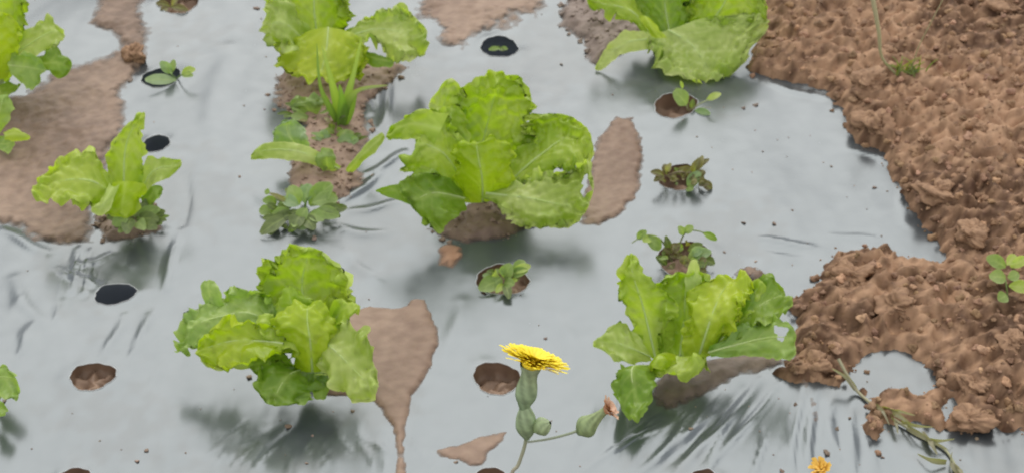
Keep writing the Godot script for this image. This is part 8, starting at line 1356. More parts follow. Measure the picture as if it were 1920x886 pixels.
	leaf(p, "weed", 1, 76, [-2.1, 18.2, 10.1, -0.5, 17.7, 10.0, 1.0, 17.7, 10.6, -7.1, 25.2, 8.2, 0.6, 23.0, 8.1, 8.1, 23.0, 10.8, -6.7, 30.0, 4.7, 1.8, 27.5, 4.6, 10.1, 27.5, 7.5, -0.8, 31.6, 0.1, 3.0, 30.5, 0.0, 6.8, 30.5, 1.3], Vector3.ZERO, true)
	leaf(p, "dull", 1, 492, [7.3, 18.6, 9.6, 8.3, 17.7, 10.0, 9.2, 17.3, 11.1, 9.5, 30.5, 6.8, 14.7, 26.2, 9.2, 19.3, 23.9, 14.3, 16.4, 37.9, 2.9, 22.1, 33.2, 5.7, 27.2, 30.6, 11.3, 27.0, 39.8, -1.2, 29.6, 37.6, 0.0, 31.8, 36.5, 2.5], Vector3.ZERO, true)
	leaf(p, "weed", 1, 262, [3.7, 22.0, 40.7, 2.7, 22.2, 40.0, 2.1, 23.1, 39.5, 2.8, 22.7, 51.1, -1.7, 24.2, 47.5, -5.3, 28.2, 44.8, -2.3, 22.0, 58.4, -7.4, 23.8, 54.5, -11.4, 28.1, 51.5, -11.2, 20.2, 61.8, -13.5, 21.0, 60.0, -15.3, 23.0, 58.7], Vector3.ZERO, true)
	leaf(p, "dull", 1, 678, [15.6, 23.4, 39.2, 15.2, 22.2, 40.0, 14.4, 21.7, 41.1, 24.0, 32.0, 43.9, 21.8, 26.6, 48.0, 18.1, 23.7, 53.4, 33.1, 34.3, 50.4, 30.7, 28.3, 54.9, 26.5, 25.1, 60.9, 41.4, 29.9, 58.0, 40.3, 27.2, 60.0, 38.4, 25.8, 62.7], Vector3.ZERO, true)
	leaf(p, "weed", 1, 448, [-1.8, 28.8, 41.2, -2.4, 29.3, 40.0, -2.9, 30.5, 39.3, -5.6, 27.7, 50.5, -8.7, 30.6, 44.7, -11.1, 36.1, 40.8, -12.5, 26.6, 54.6, -15.9, 29.9, 48.2, -18.6, 36.0, 43.9, -21.5, 25.9, 52.9, -23.0, 27.4, 50.0, -24.2, 30.1, 48.1], Vector3.ZERO, true)
	leaf(p, "dull", 2.82798, 468, [8.7, 8.8, 21.5, 8.5, 8.0, 21.9, 7.8, 7.9, 22.5, 11.2, 13.9, 23.3, 10.1, 10.4, 25.5, 7.0, 9.6, 28.2, 14.1, 15.5, 26.6, 12.8, 11.7, 28.9, 9.4, 10.8, 32.0, 16.8, 13.3, 30.8, 16.2, 11.6, 31.8, 14.7, 11.2, 33.2], Vector3.ZERO, true)
	leaf(p, "dull", 2.84874, 238, [-7.2, 3.1, -14.3, -6.6, 2.6, -14.0, -6.4, 2.2, -13.3, -8.3, 12.9, -9.9, -5.6, 10.4, -7.8, -4.2, 8.2, -4.5, -4.0, 20.8, -7.0, -1.0, 18.0, -4.6, 0.5, 15.5, -1.0, 5.1, 25.5, -5.9, 6.5, 24.3, -4.8, 7.2, 23.2, -3.2], Vector3.ZERO, true)
	leaf(p, "dull", 2.67263, 8, [23.7, 9.1, 12.3, 23.8, 8.4, 12.5, 23.7, 8.3, 13.2, 30.6, 13.5, 13.3, 30.6, 10.4, 14.8, 30.2, 9.3, 18.0, 38.2, 14.6, 14.3, 38.2, 11.2, 16.0, 37.8, 10.0, 19.6, 45.5, 12.1, 15.3, 45.5, 10.6, 16.0, 45.3, 10.1, 17.6], Vector3.ZERO, true)
	leaf(p, "dull", 2.67241, 424, [19.0, 5.4, 14.1, 19.1, 4.7, 14.4, 19.1, 4.6, 15.1, 25.4, 10.6, 14.8, 25.8, 7.5, 16.3, 25.8, 6.3, 19.7, 32.7, 11.9, 14.9, 33.1, 8.4, 16.6, 33.1, 7.1, 20.3, 40.0, 9.1, 14.5, 40.2, 7.5, 15.3, 40.2, 6.9, 17.0], Vector3.ZERO, true)
	leaf(p, "dull", 2.1059, 795, [-8.1, 8.6, 2.3, -8.3, 9.1, 1.2, -7.4, 9.9, 0.7, -8.2, 10.8, 10.4, -8.4, 13.9, 5.3, -4.8, 17.7, 2.6, -10.8, 15.0, 13.7, -11.1, 18.3, 8.1, -7.1, 22.6, 5.0, -15.8, 20.4, 11.7, -15.9, 21.9, 9.2, -14.1, 23.9, 7.8], Vector3.ZERO, true)
	leaf(p, "dull", 1.28044, 214, [20.8, 3.4, -1.5, 21.1, 2.7, -0.9, 21.2, 2.2, -0.1, 25.3, 11.3, -0.8, 26.3, 7.8, 2.3, 26.9, 5.1, 6.2, 32.2, 14.9, 0.1, 33.4, 11.0, 3.5, 34.0, 8.0, 7.8, 40.5, 13.7, 1.0, 41.0, 11.9, 2.5, 41.3, 10.6, 4.5], Vector3.ZERO, true)
	leaf(p, "dull", 2.34717, 981, [24.6, 4.7, 7.5, 24.7, 3.8, 7.8, 24.7, 3.5, 8.8, 26.8, 9.0, 6.1, 27.6, 4.7, 8.4, 27.6, 3.0, 12.9, 29.9, 10.1, 6.0, 30.7, 5.4, 8.6, 30.7, 3.4, 13.6, 33.2, 7.7, 7.3, 33.6, 5.6, 8.4, 33.6, 4.7, 10.7], Vector3.ZERO, true)
	leaf(p, "dull", 2.12146, 787, [5.9, 9.7, 1.4, 6.3, 9.9, 0.8, 7.0, 10.2, 0.8, 2.2, 12.8, 4.0, 4.4, 13.9, 1.2, 7.5, 15.7, 0.7, -0.4, 16.7, 4.0, 2.0, 17.9, 1.0, 5.5, 19.9, 0.3, -1.6, 20.9, 1.4, -0.5, 21.4, 0.0, 1.1, 22.3, -0.3], Vector3.ZERO, true)
	leaf(p, "weed", 2.36466, 771, [28.6, 3.8, 1.2, 28.7, 3.4, 1.5, 28.7, 3.1, 2.0, 33.9, 8.7, 1.5, 34.3, 6.6, 3.4, 34.6, 5.0, 5.7, 40.4, 10.8, 1.9, 40.9, 8.5, 4.0, 41.2, 6.8, 6.5, 47.2, 10.0, 2.4, 47.4, 8.9, 3.3, 47.5, 8.1, 4.4], Vector3.ZERO, true)
	leaf(p, "dull", 1.40026, 541, [22.9, 8.7, 7.7, 22.8, 7.8, 8.2, 22.6, 7.4, 9.1, 27.5, 14.3, 8.5, 26.8, 10.4, 11.4, 25.8, 8.0, 15.6, 32.5, 14.9, 9.5, 31.8, 10.5, 12.7, 30.7, 7.9, 17.4, 37.3, 10.3, 10.6, 37.0, 8.3, 12.0, 36.4, 7.2, 14.1], Vector3.ZERO, true)
	leaf(p, "dull", 2.99497, 957, [-17.2, 3.3, 7.0, -17.0, 3.4, 6.4, -16.8, 4.0, 6.2, -22.0, 5.4, 10.2, -21.0, 6.4, 7.1, -19.9, 9.3, 5.8, -26.6, 6.8, 9.7, -25.6, 7.9, 6.3, -24.3, 11.1, 4.8, -30.4, 7.2, 5.5, -30.0, 7.7, 4.0, -29.4, 9.1, 3.3], Vector3.ZERO, true)
	leaf(p, "dull", 2.97923, 763, [22.4, 4.0, -2.6, 23.0, 2.9, -2.3, 23.3, 2.7, -1.1, 25.6, 12.7, -3.0, 28.3, 7.7, -1.0, 29.8, 6.0, 4.7, 31.7, 16.3, -4.1, 34.6, 10.7, -1.8, 36.3, 8.8, 4.4, 39.7, 14.0, -5.7, 41.1, 11.5, -4.7, 41.8, 10.6, -1.9], Vector3.ZERO, true)
	leaf(p, "dull", 2.94865, 747, [-13.1, 6.9, 19.6, -13.8, 6.7, 19.4, -14.6, 6.9, 19.5, -10.0, 7.8, 22.0, -13.9, 7.0, 21.5, -17.8, 8.1, 21.7, -9.6, 7.2, 23.8, -14.0, 6.3, 23.2, -18.3, 7.5, 23.5, -12.1, 5.0, 24.6, -14.1, 4.6, 24.3, -16.0, 5.1, 24.4], Vector3.ZERO, true)
	leaf(p, "dull", 1.77345, 517, [4.2, 6.9, -3.3, 4.4, 6.5, -2.9, 4.5, 6.1, -2.4, 7.9, 16.1, -0.0, 8.9, 13.9, 2.1, 9.5, 12.1, 4.6, 14.9, 22.6, 2.8, 16.1, 20.2, 5.1, 16.7, 18.1, 8.0, 24.3, 25.6, 4.9, 24.8, 24.5, 5.9, 25.1, 23.5, 7.2], Vector3.ZERO, true)
	leaf(p, "dull", 1.53481, 323, [-7.3, 9.3, 15.7, -7.4, 9.7, 14.9, -7.0, 10.4, 14.4, -9.1, 11.8, 22.3, -9.4, 14.1, 18.3, -7.7, 17.5, 15.8, -13.0, 15.1, 24.9, -13.4, 17.6, 20.5, -11.5, 21.4, 17.8, -18.5, 18.6, 23.3, -18.6, 19.8, 21.3, -17.8, 21.5, 20.1], Vector3.ZERO, true)
	leaf(p, "dull", 1.33468, 703, [19.8, 5.1, 8.4, 20.1, 4.5, 8.6, 20.2, 4.2, 9.3, 22.3, 12.9, 10.5, 23.9, 10.2, 12.1, 24.2, 8.7, 15.3, 27.9, 17.5, 11.7, 29.7, 14.5, 13.5, 30.1, 12.9, 17.0, 35.9, 18.3, 11.9, 36.7, 17.0, 12.8, 36.9, 16.2, 14.3], Vector3.ZERO, true)
	leaf(p, "dull", 1.09278, 113, [23.1, 8.0, 8.7, 23.1, 7.5, 9.1, 22.9, 7.2, 9.7, 27.5, 12.3, 9.8, 27.3, 9.8, 12.0, 26.6, 8.0, 14.7, 32.6, 14.2, 12.0, 32.4, 11.3, 14.4, 31.5, 9.4, 17.4, 37.6, 13.4, 14.9, 37.5, 12.1, 16.0, 37.1, 11.2, 17.4], Vector3.ZERO, true)
	leaf(p, "dull", 2.10628, 493, [-21.7, 3.3, 15.9, -22.3, 3.4, 15.4, -22.4, 4.1, 15.0, -20.7, 5.3, 21.2, -23.6, 6.3, 18.9, -24.2, 9.3, 16.7, -22.6, 7.6, 25.2, -25.8, 8.6, 22.7, -26.5, 12.0, 20.2, -27.1, 9.6, 27.2, -28.5, 10.1, 26.1, -28.8, 11.6, 25.0], Vector3.ZERO, true)
	leaf(p, "weed", 1.91876, 299, [27.1, 6.9, 12.3, 26.9, 6.1, 12.7, 26.5, 5.9, 13.4, 31.7, 10.4, 13.4, 30.8, 7.1, 15.5, 29.0, 5.6, 18.9, 36.3, 11.1, 15.7, 35.2, 7.4, 18.0, 33.2, 5.8, 21.8, 40.1, 8.7, 18.9, 39.6, 7.0, 19.9, 38.7, 6.3, 21.6], Vector3.ZERO, true)
	leaf(p, "dull", 2.52883, 679, [-5.8, 4.8, -11.9, -5.2, 4.4, -11.7, -5.2, 4.0, -11.0, -6.6, 13.0, -8.2, -3.9, 11.0, -6.7, -3.6, 9.0, -3.6, -3.8, 20.2, -4.3, -0.9, 17.9, -2.6, -0.5, 15.7, 0.8, 2.1, 25.2, -0.6, 3.4, 24.2, 0.2, 3.5, 23.2, 1.7], Vector3.ZERO, true)
	leaf(p, "dull", 2.35529, 485, [14.6, 6.8, 8.2, 15.2, 6.2, 8.4, 15.5, 6.0, 9.1, 15.0, 13.9, 8.9, 17.7, 11.3, 10.4, 19.6, 9.8, 13.5, 18.6, 17.9, 8.1, 21.6, 15.1, 9.8, 23.7, 13.4, 13.3, 24.9, 18.3, 6.1, 26.3, 17.0, 6.8, 27.2, 16.2, 8.4], Vector3.ZERO, true)
	leaf(p, "dull", 2.23936, 856, [-0.2, 4.6, -7.5, 0.3, 3.9, -7.2, 0.2, 3.6, -6.4, -0.9, 11.3, -5.7, 1.2, 8.4, -3.6, 1.4, 6.4, -0.0, 2.2, 15.2, -4.1, 4.5, 11.9, -1.8, 4.7, 9.7, 2.2, 8.6, 15.6, -2.9, 9.7, 14.1, -1.9, 9.7, 13.1, -0.1], Vector3.ZERO, true)
	stem(p, "stem", [-2.8, 0.0, 0.0, 0.2, 10.5, 10.0, 2.6, 19.4, 10.0], 2.2, 1.4, Color(0.2, 0.3, 0.1), Color(0.25, 0.36, 0.12))
	p = thing("weed", "light green weed seedling on the bare soil at the right edge", "weed", Vector3(0.6463, 0, 0.1804), "weeds growing in the muddy gap of the mulch")
	stem(p, "stem", [0.3, 27.0, 0.0, -6.2, 51.7, 10.0, -9.2, 64.5, 10.0], 1.3, 0.9, Color(0.2, 0.3, 0.1), Color(0.25, 0.36, 0.12))
	leaf(p, "weed", 1, 831, [-9.5, 77.8, 1.4, -9.2, 78.5, 0.0, -8.4, 79.7, -0.7, -19.1, 81.5, 8.7, -17.0, 85.2, 1.9, -13.7, 91.0, -2.2, -28.7, 86.4, 9.4, -26.4, 90.5, 1.9, -22.6, 97.0, -2.7, -36.9, 91.8, 3.4, -35.8, 93.7, 0.0, -34.2, 96.6, -2.1], Vector3.ZERO, true)
	leaf(p, "pale", 1, 601, [-9.1, 82.7, -0.4, -8.2, 81.9, 0.0, -7.3, 81.6, 0.9, -8.5, 89.7, -4.6, -4.1, 85.7, -2.3, 0.4, 84.0, 1.9, -4.6, 92.9, -8.4, 0.3, 88.5, -5.8, 5.3, 86.6, -1.2, 2.1, 91.9, -11.2, 4.3, 89.9, -10.0, 6.5, 89.1, -7.9], Vector3.ZERO, true)
	leaf(p, "weed", 1, 972, [-9.4, 68.0, 11.6, -9.8, 68.7, 10.0, -9.6, 70.2, 9.0, -15.1, 69.1, 22.1, -16.6, 73.4, 14.7, -16.2, 80.3, 9.4, -23.4, 71.7, 26.4, -25.1, 76.5, 18.1, -24.6, 84.2, 12.3, -33.2, 75.6, 23.7, -34.0, 77.7, 20.0, -33.8, 81.2, 17.4], Vector3.ZERO, true)
	leaf(p, "pale", 1, 391, [-3.7, 57.3, 9.2, -4.0, 55.9, 10.0, -4.1, 55.3, 11.5, 6.2, 62.7, 7.0, 5.2, 56.3, 11.6, 4.6, 52.5, 18.6, 15.7, 61.9, 6.5, 14.5, 54.8, 11.6, 13.9, 50.6, 19.3, 23.3, 54.9, 7.7, 22.8, 51.7, 10.0, 22.5, 49.8, 13.5], Vector3.ZERO, true)
	leaf(p, "pale", 1, 161, [-3.7, 79.4, -0.5, -3.0, 78.5, 0.0, -2.6, 78.0, 1.1, -0.4, 89.2, -1.4, 2.9, 84.7, 1.7, 5.1, 81.8, 6.9, 6.5, 95.0, -1.8, 10.2, 90.0, 1.6, 12.5, 86.8, 7.5, 16.0, 95.9, -1.6, 17.7, 93.7, 0.0, 18.7, 92.2, 2.6], Vector3.ZERO, true)
	leaf(p, "weed", 1, 577, [-6.7, 48.4, 21.1, -7.6, 48.8, 20.0, -8.3, 50.0, 19.3, -6.9, 46.9, 29.4, -11.4, 49.6, 24.0, -14.9, 55.1, 20.2, -10.8, 46.2, 33.5, -15.9, 49.2, 27.5, -19.7, 55.3, 23.2, -18.1, 46.3, 32.7, -20.3, 47.6, 30.0, -22.1, 50.4, 28.1], Vector3.ZERO, true)
	leaf(p, "weed", 1, 948, [-7.4, 69.9, 9.3, -7.0, 68.7, 10.0, -6.8, 68.2, 11.3, -4.4, 76.6, 7.2, -2.6, 71.3, 10.9, -1.5, 68.2, 16.8, 0.4, 79.0, 6.7, 2.5, 73.1, 10.9, 3.7, 69.6, 17.4, 6.5, 76.5, 8.1, 7.4, 73.8, 10.0, 8.0, 72.2, 12.9], Vector3.ZERO, true)
	p = thing("weed_seedling", "withered brown sprig on the rim of the top edge hole", "weed seedling", Vector3(-0.5535, 0, -0.6454), "weed seedlings in the planting holes")
	leaf(p, "wilt", 1, 637, [-0.0, 1.5, 1.2, 0.1, 1.5, 0.0, 0.4, 2.6, -0.4, -7.6, 4.0, 7.5, -6.9, 6.2, 2.2, -5.4, 11.0, -0.5, -15.9, 6.3, 8.0, -15.2, 8.7, 2.2, -13.5, 14.1, -0.8, -23.7, 7.7, 2.6, -23.4, 8.8, 0.0, -22.6, 11.3, -1.4], Vector3.ZERO, true)
	leaf(p, "wilt", 1, 20, [2.0, 7.6, 9.5, 1.9, 6.5, 10.0, 1.5, 6.2, 11.1, 11.6, 14.4, 13.0, 10.6, 9.5, 15.7, 8.8, 7.5, 20.8, 21.8, 14.8, 16.1, 20.6, 9.4, 19.2, 18.7, 7.1, 24.8, 31.2, 8.7, 18.6, 30.6, 6.2, 20.0, 29.8, 5.2, 22.5], Vector3.ZERO, true)
	leaf(p, "straw", 1, 823, [1.3, 3.5, -0.1, 2.0, 2.9, 0.0, 2.3, 2.7, 0.8, 1.9, 11.6, 1.0, 5.0, 9.1, 2.2, 6.8, 7.6, 5.5, 6.0, 17.3, 0.9, 9.4, 14.6, 2.1, 11.4, 12.9, 5.9, 13.1, 19.9, -0.6, 14.6, 18.6, 0.0, 15.5, 17.9, 1.7], Vector3.ZERO, true)
	leaf(p, "wilt", 1, 242, [-1.9, 4.5, 10.8, -2.6, 4.6, 10.0, -3.1, 5.4, 9.7, -2.8, 4.5, 17.9, -6.0, 5.6, 14.3, -8.4, 9.4, 12.3, -6.6, 3.5, 21.7, -10.1, 4.7, 17.8, -12.8, 8.9, 15.6, -12.8, 1.7, 21.8, -14.4, 2.3, 20.0, -15.6, 4.2, 19.0], Vector3.ZERO, true)
	p = thing("grass_weed", "light green grass weed with fanned blades in front of the top middle lettuce", "grass weed", Vector3(-0.2537, 0, -0.2861))
	blade(p, [-1.6, 1.0, 0.0, -4.6, 38.1, 0.0, -12.2, 94.3, 10.0, -21.4, 143.4, 10.0], 13.95, Color(0.30, 0.43, 0.09), Color(0.42, 0.52, 0.18))
	blade(p, [0.3, 1.9, 3.0, 8.0, 38.1, 0.0, 23.0, 91.4, -10.0, 35.3, 145.3, -10.0], 12.4, Color(0.30, 0.43, 0.09), Color(0.42, 0.52, 0.18))
	blade(p, [2.2, 5.6, 6.0, 12.2, 48.8, 10.0, 31.9, 74.9, 20.0, 74.0, 88.2, 30.0], 12.4, Color(0.24, 0.37, 0.08), Color(0.4, 0.44, 0.24))
	blade(p, [-2.9, 3.1, 2.0, -13.5, 35.0, 10.0, -26.6, 79.2, 15.0, -27.7, 149.0, 15.0], 9.3, Color(0.2, 0.31, 0.07), Color(0.25, 0.36, 0.12))
	blade(p, [0.7, 3.2, 8.0, 4.2, 38.1, 15.0, 4.2, 64.0, 20.0, 2.0, 84.0, 20.0], 15.5, Color(0.24, 0.40, 0.07), Color(0.26, 0.4, 0.1))
	blade(p, [3.5, 1.3, 5.0, 13.2, 22.7, 5.0, 21.2, 45.7, 5.0, 25.0, 62.2, 5.0], 10.85, Color(0.22, 0.36, 0.06), Color(0.28, 0.4, 0.12))
	stem(p, "stem", [-0.4, 0.0, 0.0, 0.0, 0.0, 0.0, 0.9, 14.9, 3.0], 4.5, 3.2, Color(0.3, 0.4, 0.16), Color(0.26, 0.38, 0.1))
	p = thing("grass_tuft", "sparse tuft of pale green grass with thin seed stalks on the bare soil", "grass tuft", Vector3(0.5959, 0, -0.3740))
	stem(p, "seed_stalk", [-5.5, 26.6, 0.0, -39.0, 63.9, 0.0, -49.0, 109.8, 0.0, -64.2, 169.3, 0.0], 1.4, 3.8, Color(0.27, 0.26, 0.12), Color(0.46, 0.43, 0.25))
	stem(p, "seed_stalk", [4.5, 31.3, 0.0, 12.8, 82.3, 0.0, 24.7, 118.9, 0.0, 40.2, 163.9, 0.0], 0.9, 0.7, Color(0.25, 0.25, 0.11), Color(0.36, 0.33, 0.18))
	blade(p, [-8.6, 39.3, -2.0, -19.4, 49.1, 0.0, -36.0, 58.8, 6.0], 3.07123, Color(0.12, 0.20, 0.05), Color(0.24, 0.29, 0.13))
	blade(p, [-8.3, 36.4, -5.7, -6.4, 46.9, 0.0, -9.9, 55.6, 6.6], 3.12931, Color(0.12, 0.20, 0.05), Color(0.25, 0.29, 0.13))
	blade(p, [12.4, 33.5, 7.1, 5.1, 47.5, 0.0, -5.5, 47.8, -8.3], 2.84819, Color(0.18, 0.23, 0.05), Color(0.32, 0.33, 0.13))
	blade(p, [6.0, 45.3, 8.7, 9.8, 45.2, 0.0, 7.1, 49.3, 1.0], 2.42034, Color(0.16, 0.22, 0.05), Color(0.30, 0.32, 0.13))
	blade(p, [18.1, 32.0, -1.7, 17.9, 57.7, 0.0, 18.5, 68.9, -1.4], 2.22585, Color(0.20, 0.24, 0.05), Color(0.36, 0.35, 0.13))
	blade(p, [-4.5, 28.4, -4.4, 3.2, 42.7, 0.0, 12.4, 44.4, -0.6], 2.47998, Color(0.11, 0.19, 0.05), Color(0.23, 0.28, 0.13))
	blade(p, [22.4, 28.3, -4.5, 9.2, 49.4, 0.0, -0.9, 58.7, 4.9], 2.44894, Color(0.12, 0.20, 0.05), Color(0.25, 0.30, 0.13))
	blade(p, [2.6, 40.9, 5.3, 16.2, 43.8, 0.0, 28.6, 43.4, -5.3], 2.46349, Color(0.11, 0.19, 0.05), Color(0.23, 0.28, 0.13))
	blade(p, [-11.8, 32.0, 9.1, -11.3, 42.7, 0.0, -16.1, 50.2, 9.2], 2.02546, Color(0.18, 0.23, 0.05), Color(0.33, 0.34, 0.13))
	blade(p, [-6.0, 27.2, 2.4, 7.7, 55.8, 0.0, 19.6, 64.1, -4.1], 2.26798, Color(0.15, 0.21, 0.05), Color(0.29, 0.31, 0.13))
	blade(p, [1.5, 30.2, -9.8, -15.9, 48.8, 0.0, -23.4, 50.9, -6.6], 3.09724, Color(0.22, 0.25, 0.05), Color(0.37, 0.36, 0.13))
	blade(p, [-2.3, 31.0, -5.8, -13.7, 43.7, 0.0, -15.8, 41.1, -8.9], 2.23614, Color(0.22, 0.25, 0.05), Color(0.38, 0.36, 0.13))
	blade(p, [6.2, 43.3, 10.0, -5.4, 42.7, 0.0, -14.0, 45.0, 0.6], 3.08331, Color(0.16, 0.22, 0.05), Color(0.30, 0.32, 0.13))
	blade(p, [0.2, 29.2, -9.3, 11.0, 50.5, 0.0, 26.7, 54.7, -5.0], 3.24502, Color(0.13, 0.20, 0.05), Color(0.26, 0.30, 0.13))
	blade(p, [15.5, 34.1, -5.8, 11.9, 42.5, 0.0, 11.8, 48.8, 7.4], 2.19838, Color(0.13, 0.21, 0.05), Color(0.26, 0.30, 0.13))
	blade(p, [-17.3, 39.6, 8.0, -3.3, 52.1, 0.0, 6.7, 63.7, 5.8], 3.04262, Color(0.22, 0.25, 0.05), Color(0.38, 0.36, 0.13))
	blade(p, [0.6, 31.5, 8.5, -13.1, 45.7, 0.0, -25.5, 51.6, 3.1], 3.11931, Color(0.20, 0.24, 0.05), Color(0.36, 0.35, 0.13))
	blade(p, [8.7, 27.3, -4.6, 17.8, 51.4, 0.0, 21.9, 64.5, 9.1], 2.10413, Color(0.18, 0.23, 0.05), Color(0.32, 0.33, 0.13))
	blade(p, [22.5, 22.0, -7.4, 35.0, 53.9, 0.0, 44.3, 65.3, 3.3], 2.08468, Color(0.11, 0.19, 0.05), Color(0.23, 0.28, 0.13))
	blade(p, [-9.1, 22.6, -5.6, -12.0, 52.1, 0.0, -7.3, 65.3, 8.4], 2.01835, Color(0.19, 0.23, 0.05), Color(0.34, 0.34, 0.13))
	blade(p, [16.9, 27.4, 1.0, 4.7, 56.4, 0.0, -9.4, 64.0, -6.0], 2.94007, Color(0.19, 0.24, 0.05), Color(0.35, 0.34, 0.13))
	blade(p, [-2.6, 27.1, -9.5, 2.0, 55.8, 0.0, 15.4, 67.6, 1.9], 2.68436, Color(0.16, 0.22, 0.05), Color(0.30, 0.32, 0.13))
	blade(p, [16.4, 29.0, 0.5, 15.0, 44.5, 0.0, 19.6, 51.6, 6.8], 3.15859, Color(0.14, 0.21, 0.05), Color(0.28, 0.31, 0.13))
	blade(p, [-13.4, 33.2, -5.3, -14.5, 48.8, 0.0, -15.6, 60.3, 9.3], 2.13317, Color(0.19, 0.24, 0.05), Color(0.35, 0.34, 0.13))
	blade(p, [-14.6, 38.6, 7.2, -10.0, 57.8, 0.0, -7.6, 64.7, -8.7], 3.23385, Color(0.16, 0.22, 0.05), Color(0.30, 0.32, 0.13))
	blade(p, [-8.0, 24.2, -6.7, -15.9, 56.9, 0.0, -24.2, 64.5, -6.5], 2.20903, Color(0.15, 0.22, 0.05), Color(0.29, 0.31, 0.13))
	p = thing("trailing_grass_stem", "dry pale grass runner trailing from the soil over the lower right film", "grass stem", Vector3(0.4234, 0, 0.3152))
	stem(p, "runner", [-16.4, 40.0, 7.4, -5.2, 25.0, 23.7, 8.2, 8.0, 34.3, 29.8, 9.0, 69.8, 58.3, 7.0, 100.0, 80.8, 6.0, 123.8, 100.1, 6.0, 143.6, 109.2, 5.0, 186.0], 2.2, 1.5, Color(0.32, 0.29, 0.18), Color(0.30, 0.30, 0.17))
	blade(p, [33.2, 10.0, 67.9, 45.4, 20.0, 90.3, 65.0, 12.0, 103.9], 9, Color(0.30, 0.28, 0.16), Color(0.42, 0.40, 0.25))
	blade(p, [41.6, 10.0, 78.2, 44.0, 16.0, 102.7, 45.3, 10.0, 115.6], 6, Color(0.30, 0.28, 0.16), Color(0.42, 0.40, 0.25))
	blade(p, [76.6, 8.0, 107.2, 81.1, 14.0, 136.2, 88.1, 6.0, 150.5], 8, Color(0.30, 0.28, 0.16), Color(0.42, 0.40, 0.25))
	blade(p, [108.5, 8.0, 187.5, 100.7, 12.0, 171.0, 106.4, 8.0, 146.9], 7, Color(0.30, 0.28, 0.16), Color(0.42, 0.40, 0.25))
	blade(p, [96.2, 8.0, 166.4, 76.8, 13.0, 168.3, 63.8, 7.0, 149.7], 7, Color(0.30, 0.28, 0.16), Color(0.42, 0.40, 0.25))
	blade(p, [58.1, 8.0, 101.2, 76.0, 14.0, 128.3, 101.9, 8.0, 143.0], 7, Color(0.30, 0.28, 0.16), Color(0.42, 0.40, 0.25))
	blade(p, [5.1, 10.0, 31.5, -6.9, 25.0, 26.9, -25.6, 35.0, 20.3], 6, Color(0.30, 0.28, 0.16), Color(0.42, 0.40, 0.25))
	blade(p, [24.4, 10.0, 60.7, 30.9, 16.0, 80.3, 37.8, 8.0, 97.1], 5, Color(0.30, 0.28, 0.16), Color(0.42, 0.40, 0.25))
	blade(p, [105.4, 8.0, 168.3, 108.6, 12.0, 184.5, 114.2, 8.0, 199.0], 6, Color(0.30, 0.28, 0.16), Color(0.42, 0.40, 0.25))
	blade(p, [36.5, 10.0, 67.9, 48.0, 25.0, 91.2, 68.4, 20.0, 93.3], 5, Color(0.30, 0.28, 0.16), Color(0.42, 0.40, 0.25))
	blade(p, [52.5, 10.0, 93.5, 67.9, 20.0, 113.5, 88.8, 14.0, 108.3], 5, Color(0.30, 0.28, 0.16), Color(0.42, 0.40, 0.25))
	blade(p, [77.4, 8.0, 123.2, 91.8, 16.0, 136.6, 112.3, 10.0, 125.6], 5, Color(0.30, 0.28, 0.16), Color(0.42, 0.40, 0.25))
	p = thing("straw_stem", "pale broken straw lying on the bare soil at the right", "straw", Vector3(0.6453, 0, -0.0533))
	stem(p, "stalk", [-21.2, 7.2, -12.0, -10.1, 3.6, 0.0, 3.9, 2.3, 6.0, 16.9, 0.0, 10.0], 2.6, 1.6, Color(0.5, 0.38, 0.25), Color(0.42, 0.3, 0.19))
	p = thing("flowering_weed", "tall weed with a bright yellow flower head and a closed bud on a side stalk", "flowering weed", Vector3(0.0060, 0, 0.66))
	stem(p, "stem", [0.0, 0.0, 0.0, -7.2, 123.9, -10.0, 1.0, 142.3, -20.0, 8.6, 164.4, -30.0, 9.1, 187.3, -30.0], 2.2, 2.0, Color(0.31, 0.25, 0.19), Color(0.28, 0.32, 0.19))
	bulb(p, "lower_bud", Vector3(0.0104, 0.1705, -0.0300), Vector3(0.0079, 0.2174, -0.0300), [0.003, 0.008, 0.0115, 0.011, 0.008, 0.005], Color(0.21, 0.29, 0.14), Color(0.31, 0.40, 0.23), 0.06)
	bulb(p, "side_bud", Vector3(0.0173, 0.1869, -0.0250), Vector3(0.0356, 0.2017, -0.0200), [0.003, 0.0075, 0.010, 0.008, 0.002], Color(0.21, 0.29, 0.12), Color(0.34, 0.42, 0.23), 0.06)
	bulb(p, "flower_base", Vector3(0.0062, 0.2114, -0.0300), Vector3(0.0146, 0.2708, -0.0350), [0.0045, 0.008, 0.0120, 0.0115, 0.0095, 0.0095, 0.0125], Color(0.22, 0.32, 0.17), Color(0.31, 0.38, 0.22), 0.05)
	var fl: MeshInstance3D = bulb(p, "flower_head", Vector3(0.0146, 0.2650, -0.0350), Vector3(0.0168, 0.2766, -0.0350), [0.0085, 0.011, 0.010, 0.004], Color(0.80, 0.58, 0.02), Color(0.92, 0.74, 0.03))
	florets(fl, "ray_florets", Vector3(0.0157, 0.2694, -0.0350), Vector3(0.27, 0.84, -0.36).normalized(), 0.009, 0.033, 330, 0.34, Color(0.95, 0.76, 0.02), Color(0.98, 0.84, 0.05), 5)
	stem(p, "side_stalk", [11.6, 166.0, -30.0, 34.7, 179.0, -20.0, 60.4, 196.6, -10.0, 70.0, 204.1, -10.0], 1.3, 1.6, Color(0.36, 0.40, 0.31), Color(0.28, 0.34, 0.20))
	var bd: MeshInstance3D = bulb(p, "closed_bud", Vector3(0.0656, 0.1950, -0.0100), Vector3(0.0948, 0.2279, -0.0100), [0.003, 0.010, 0.0115, 0.0085, 0.006, 0.0045, 0.004], Color(0.21, 0.29, 0.12), Color(0.28, 0.34, 0.16), 0.07)
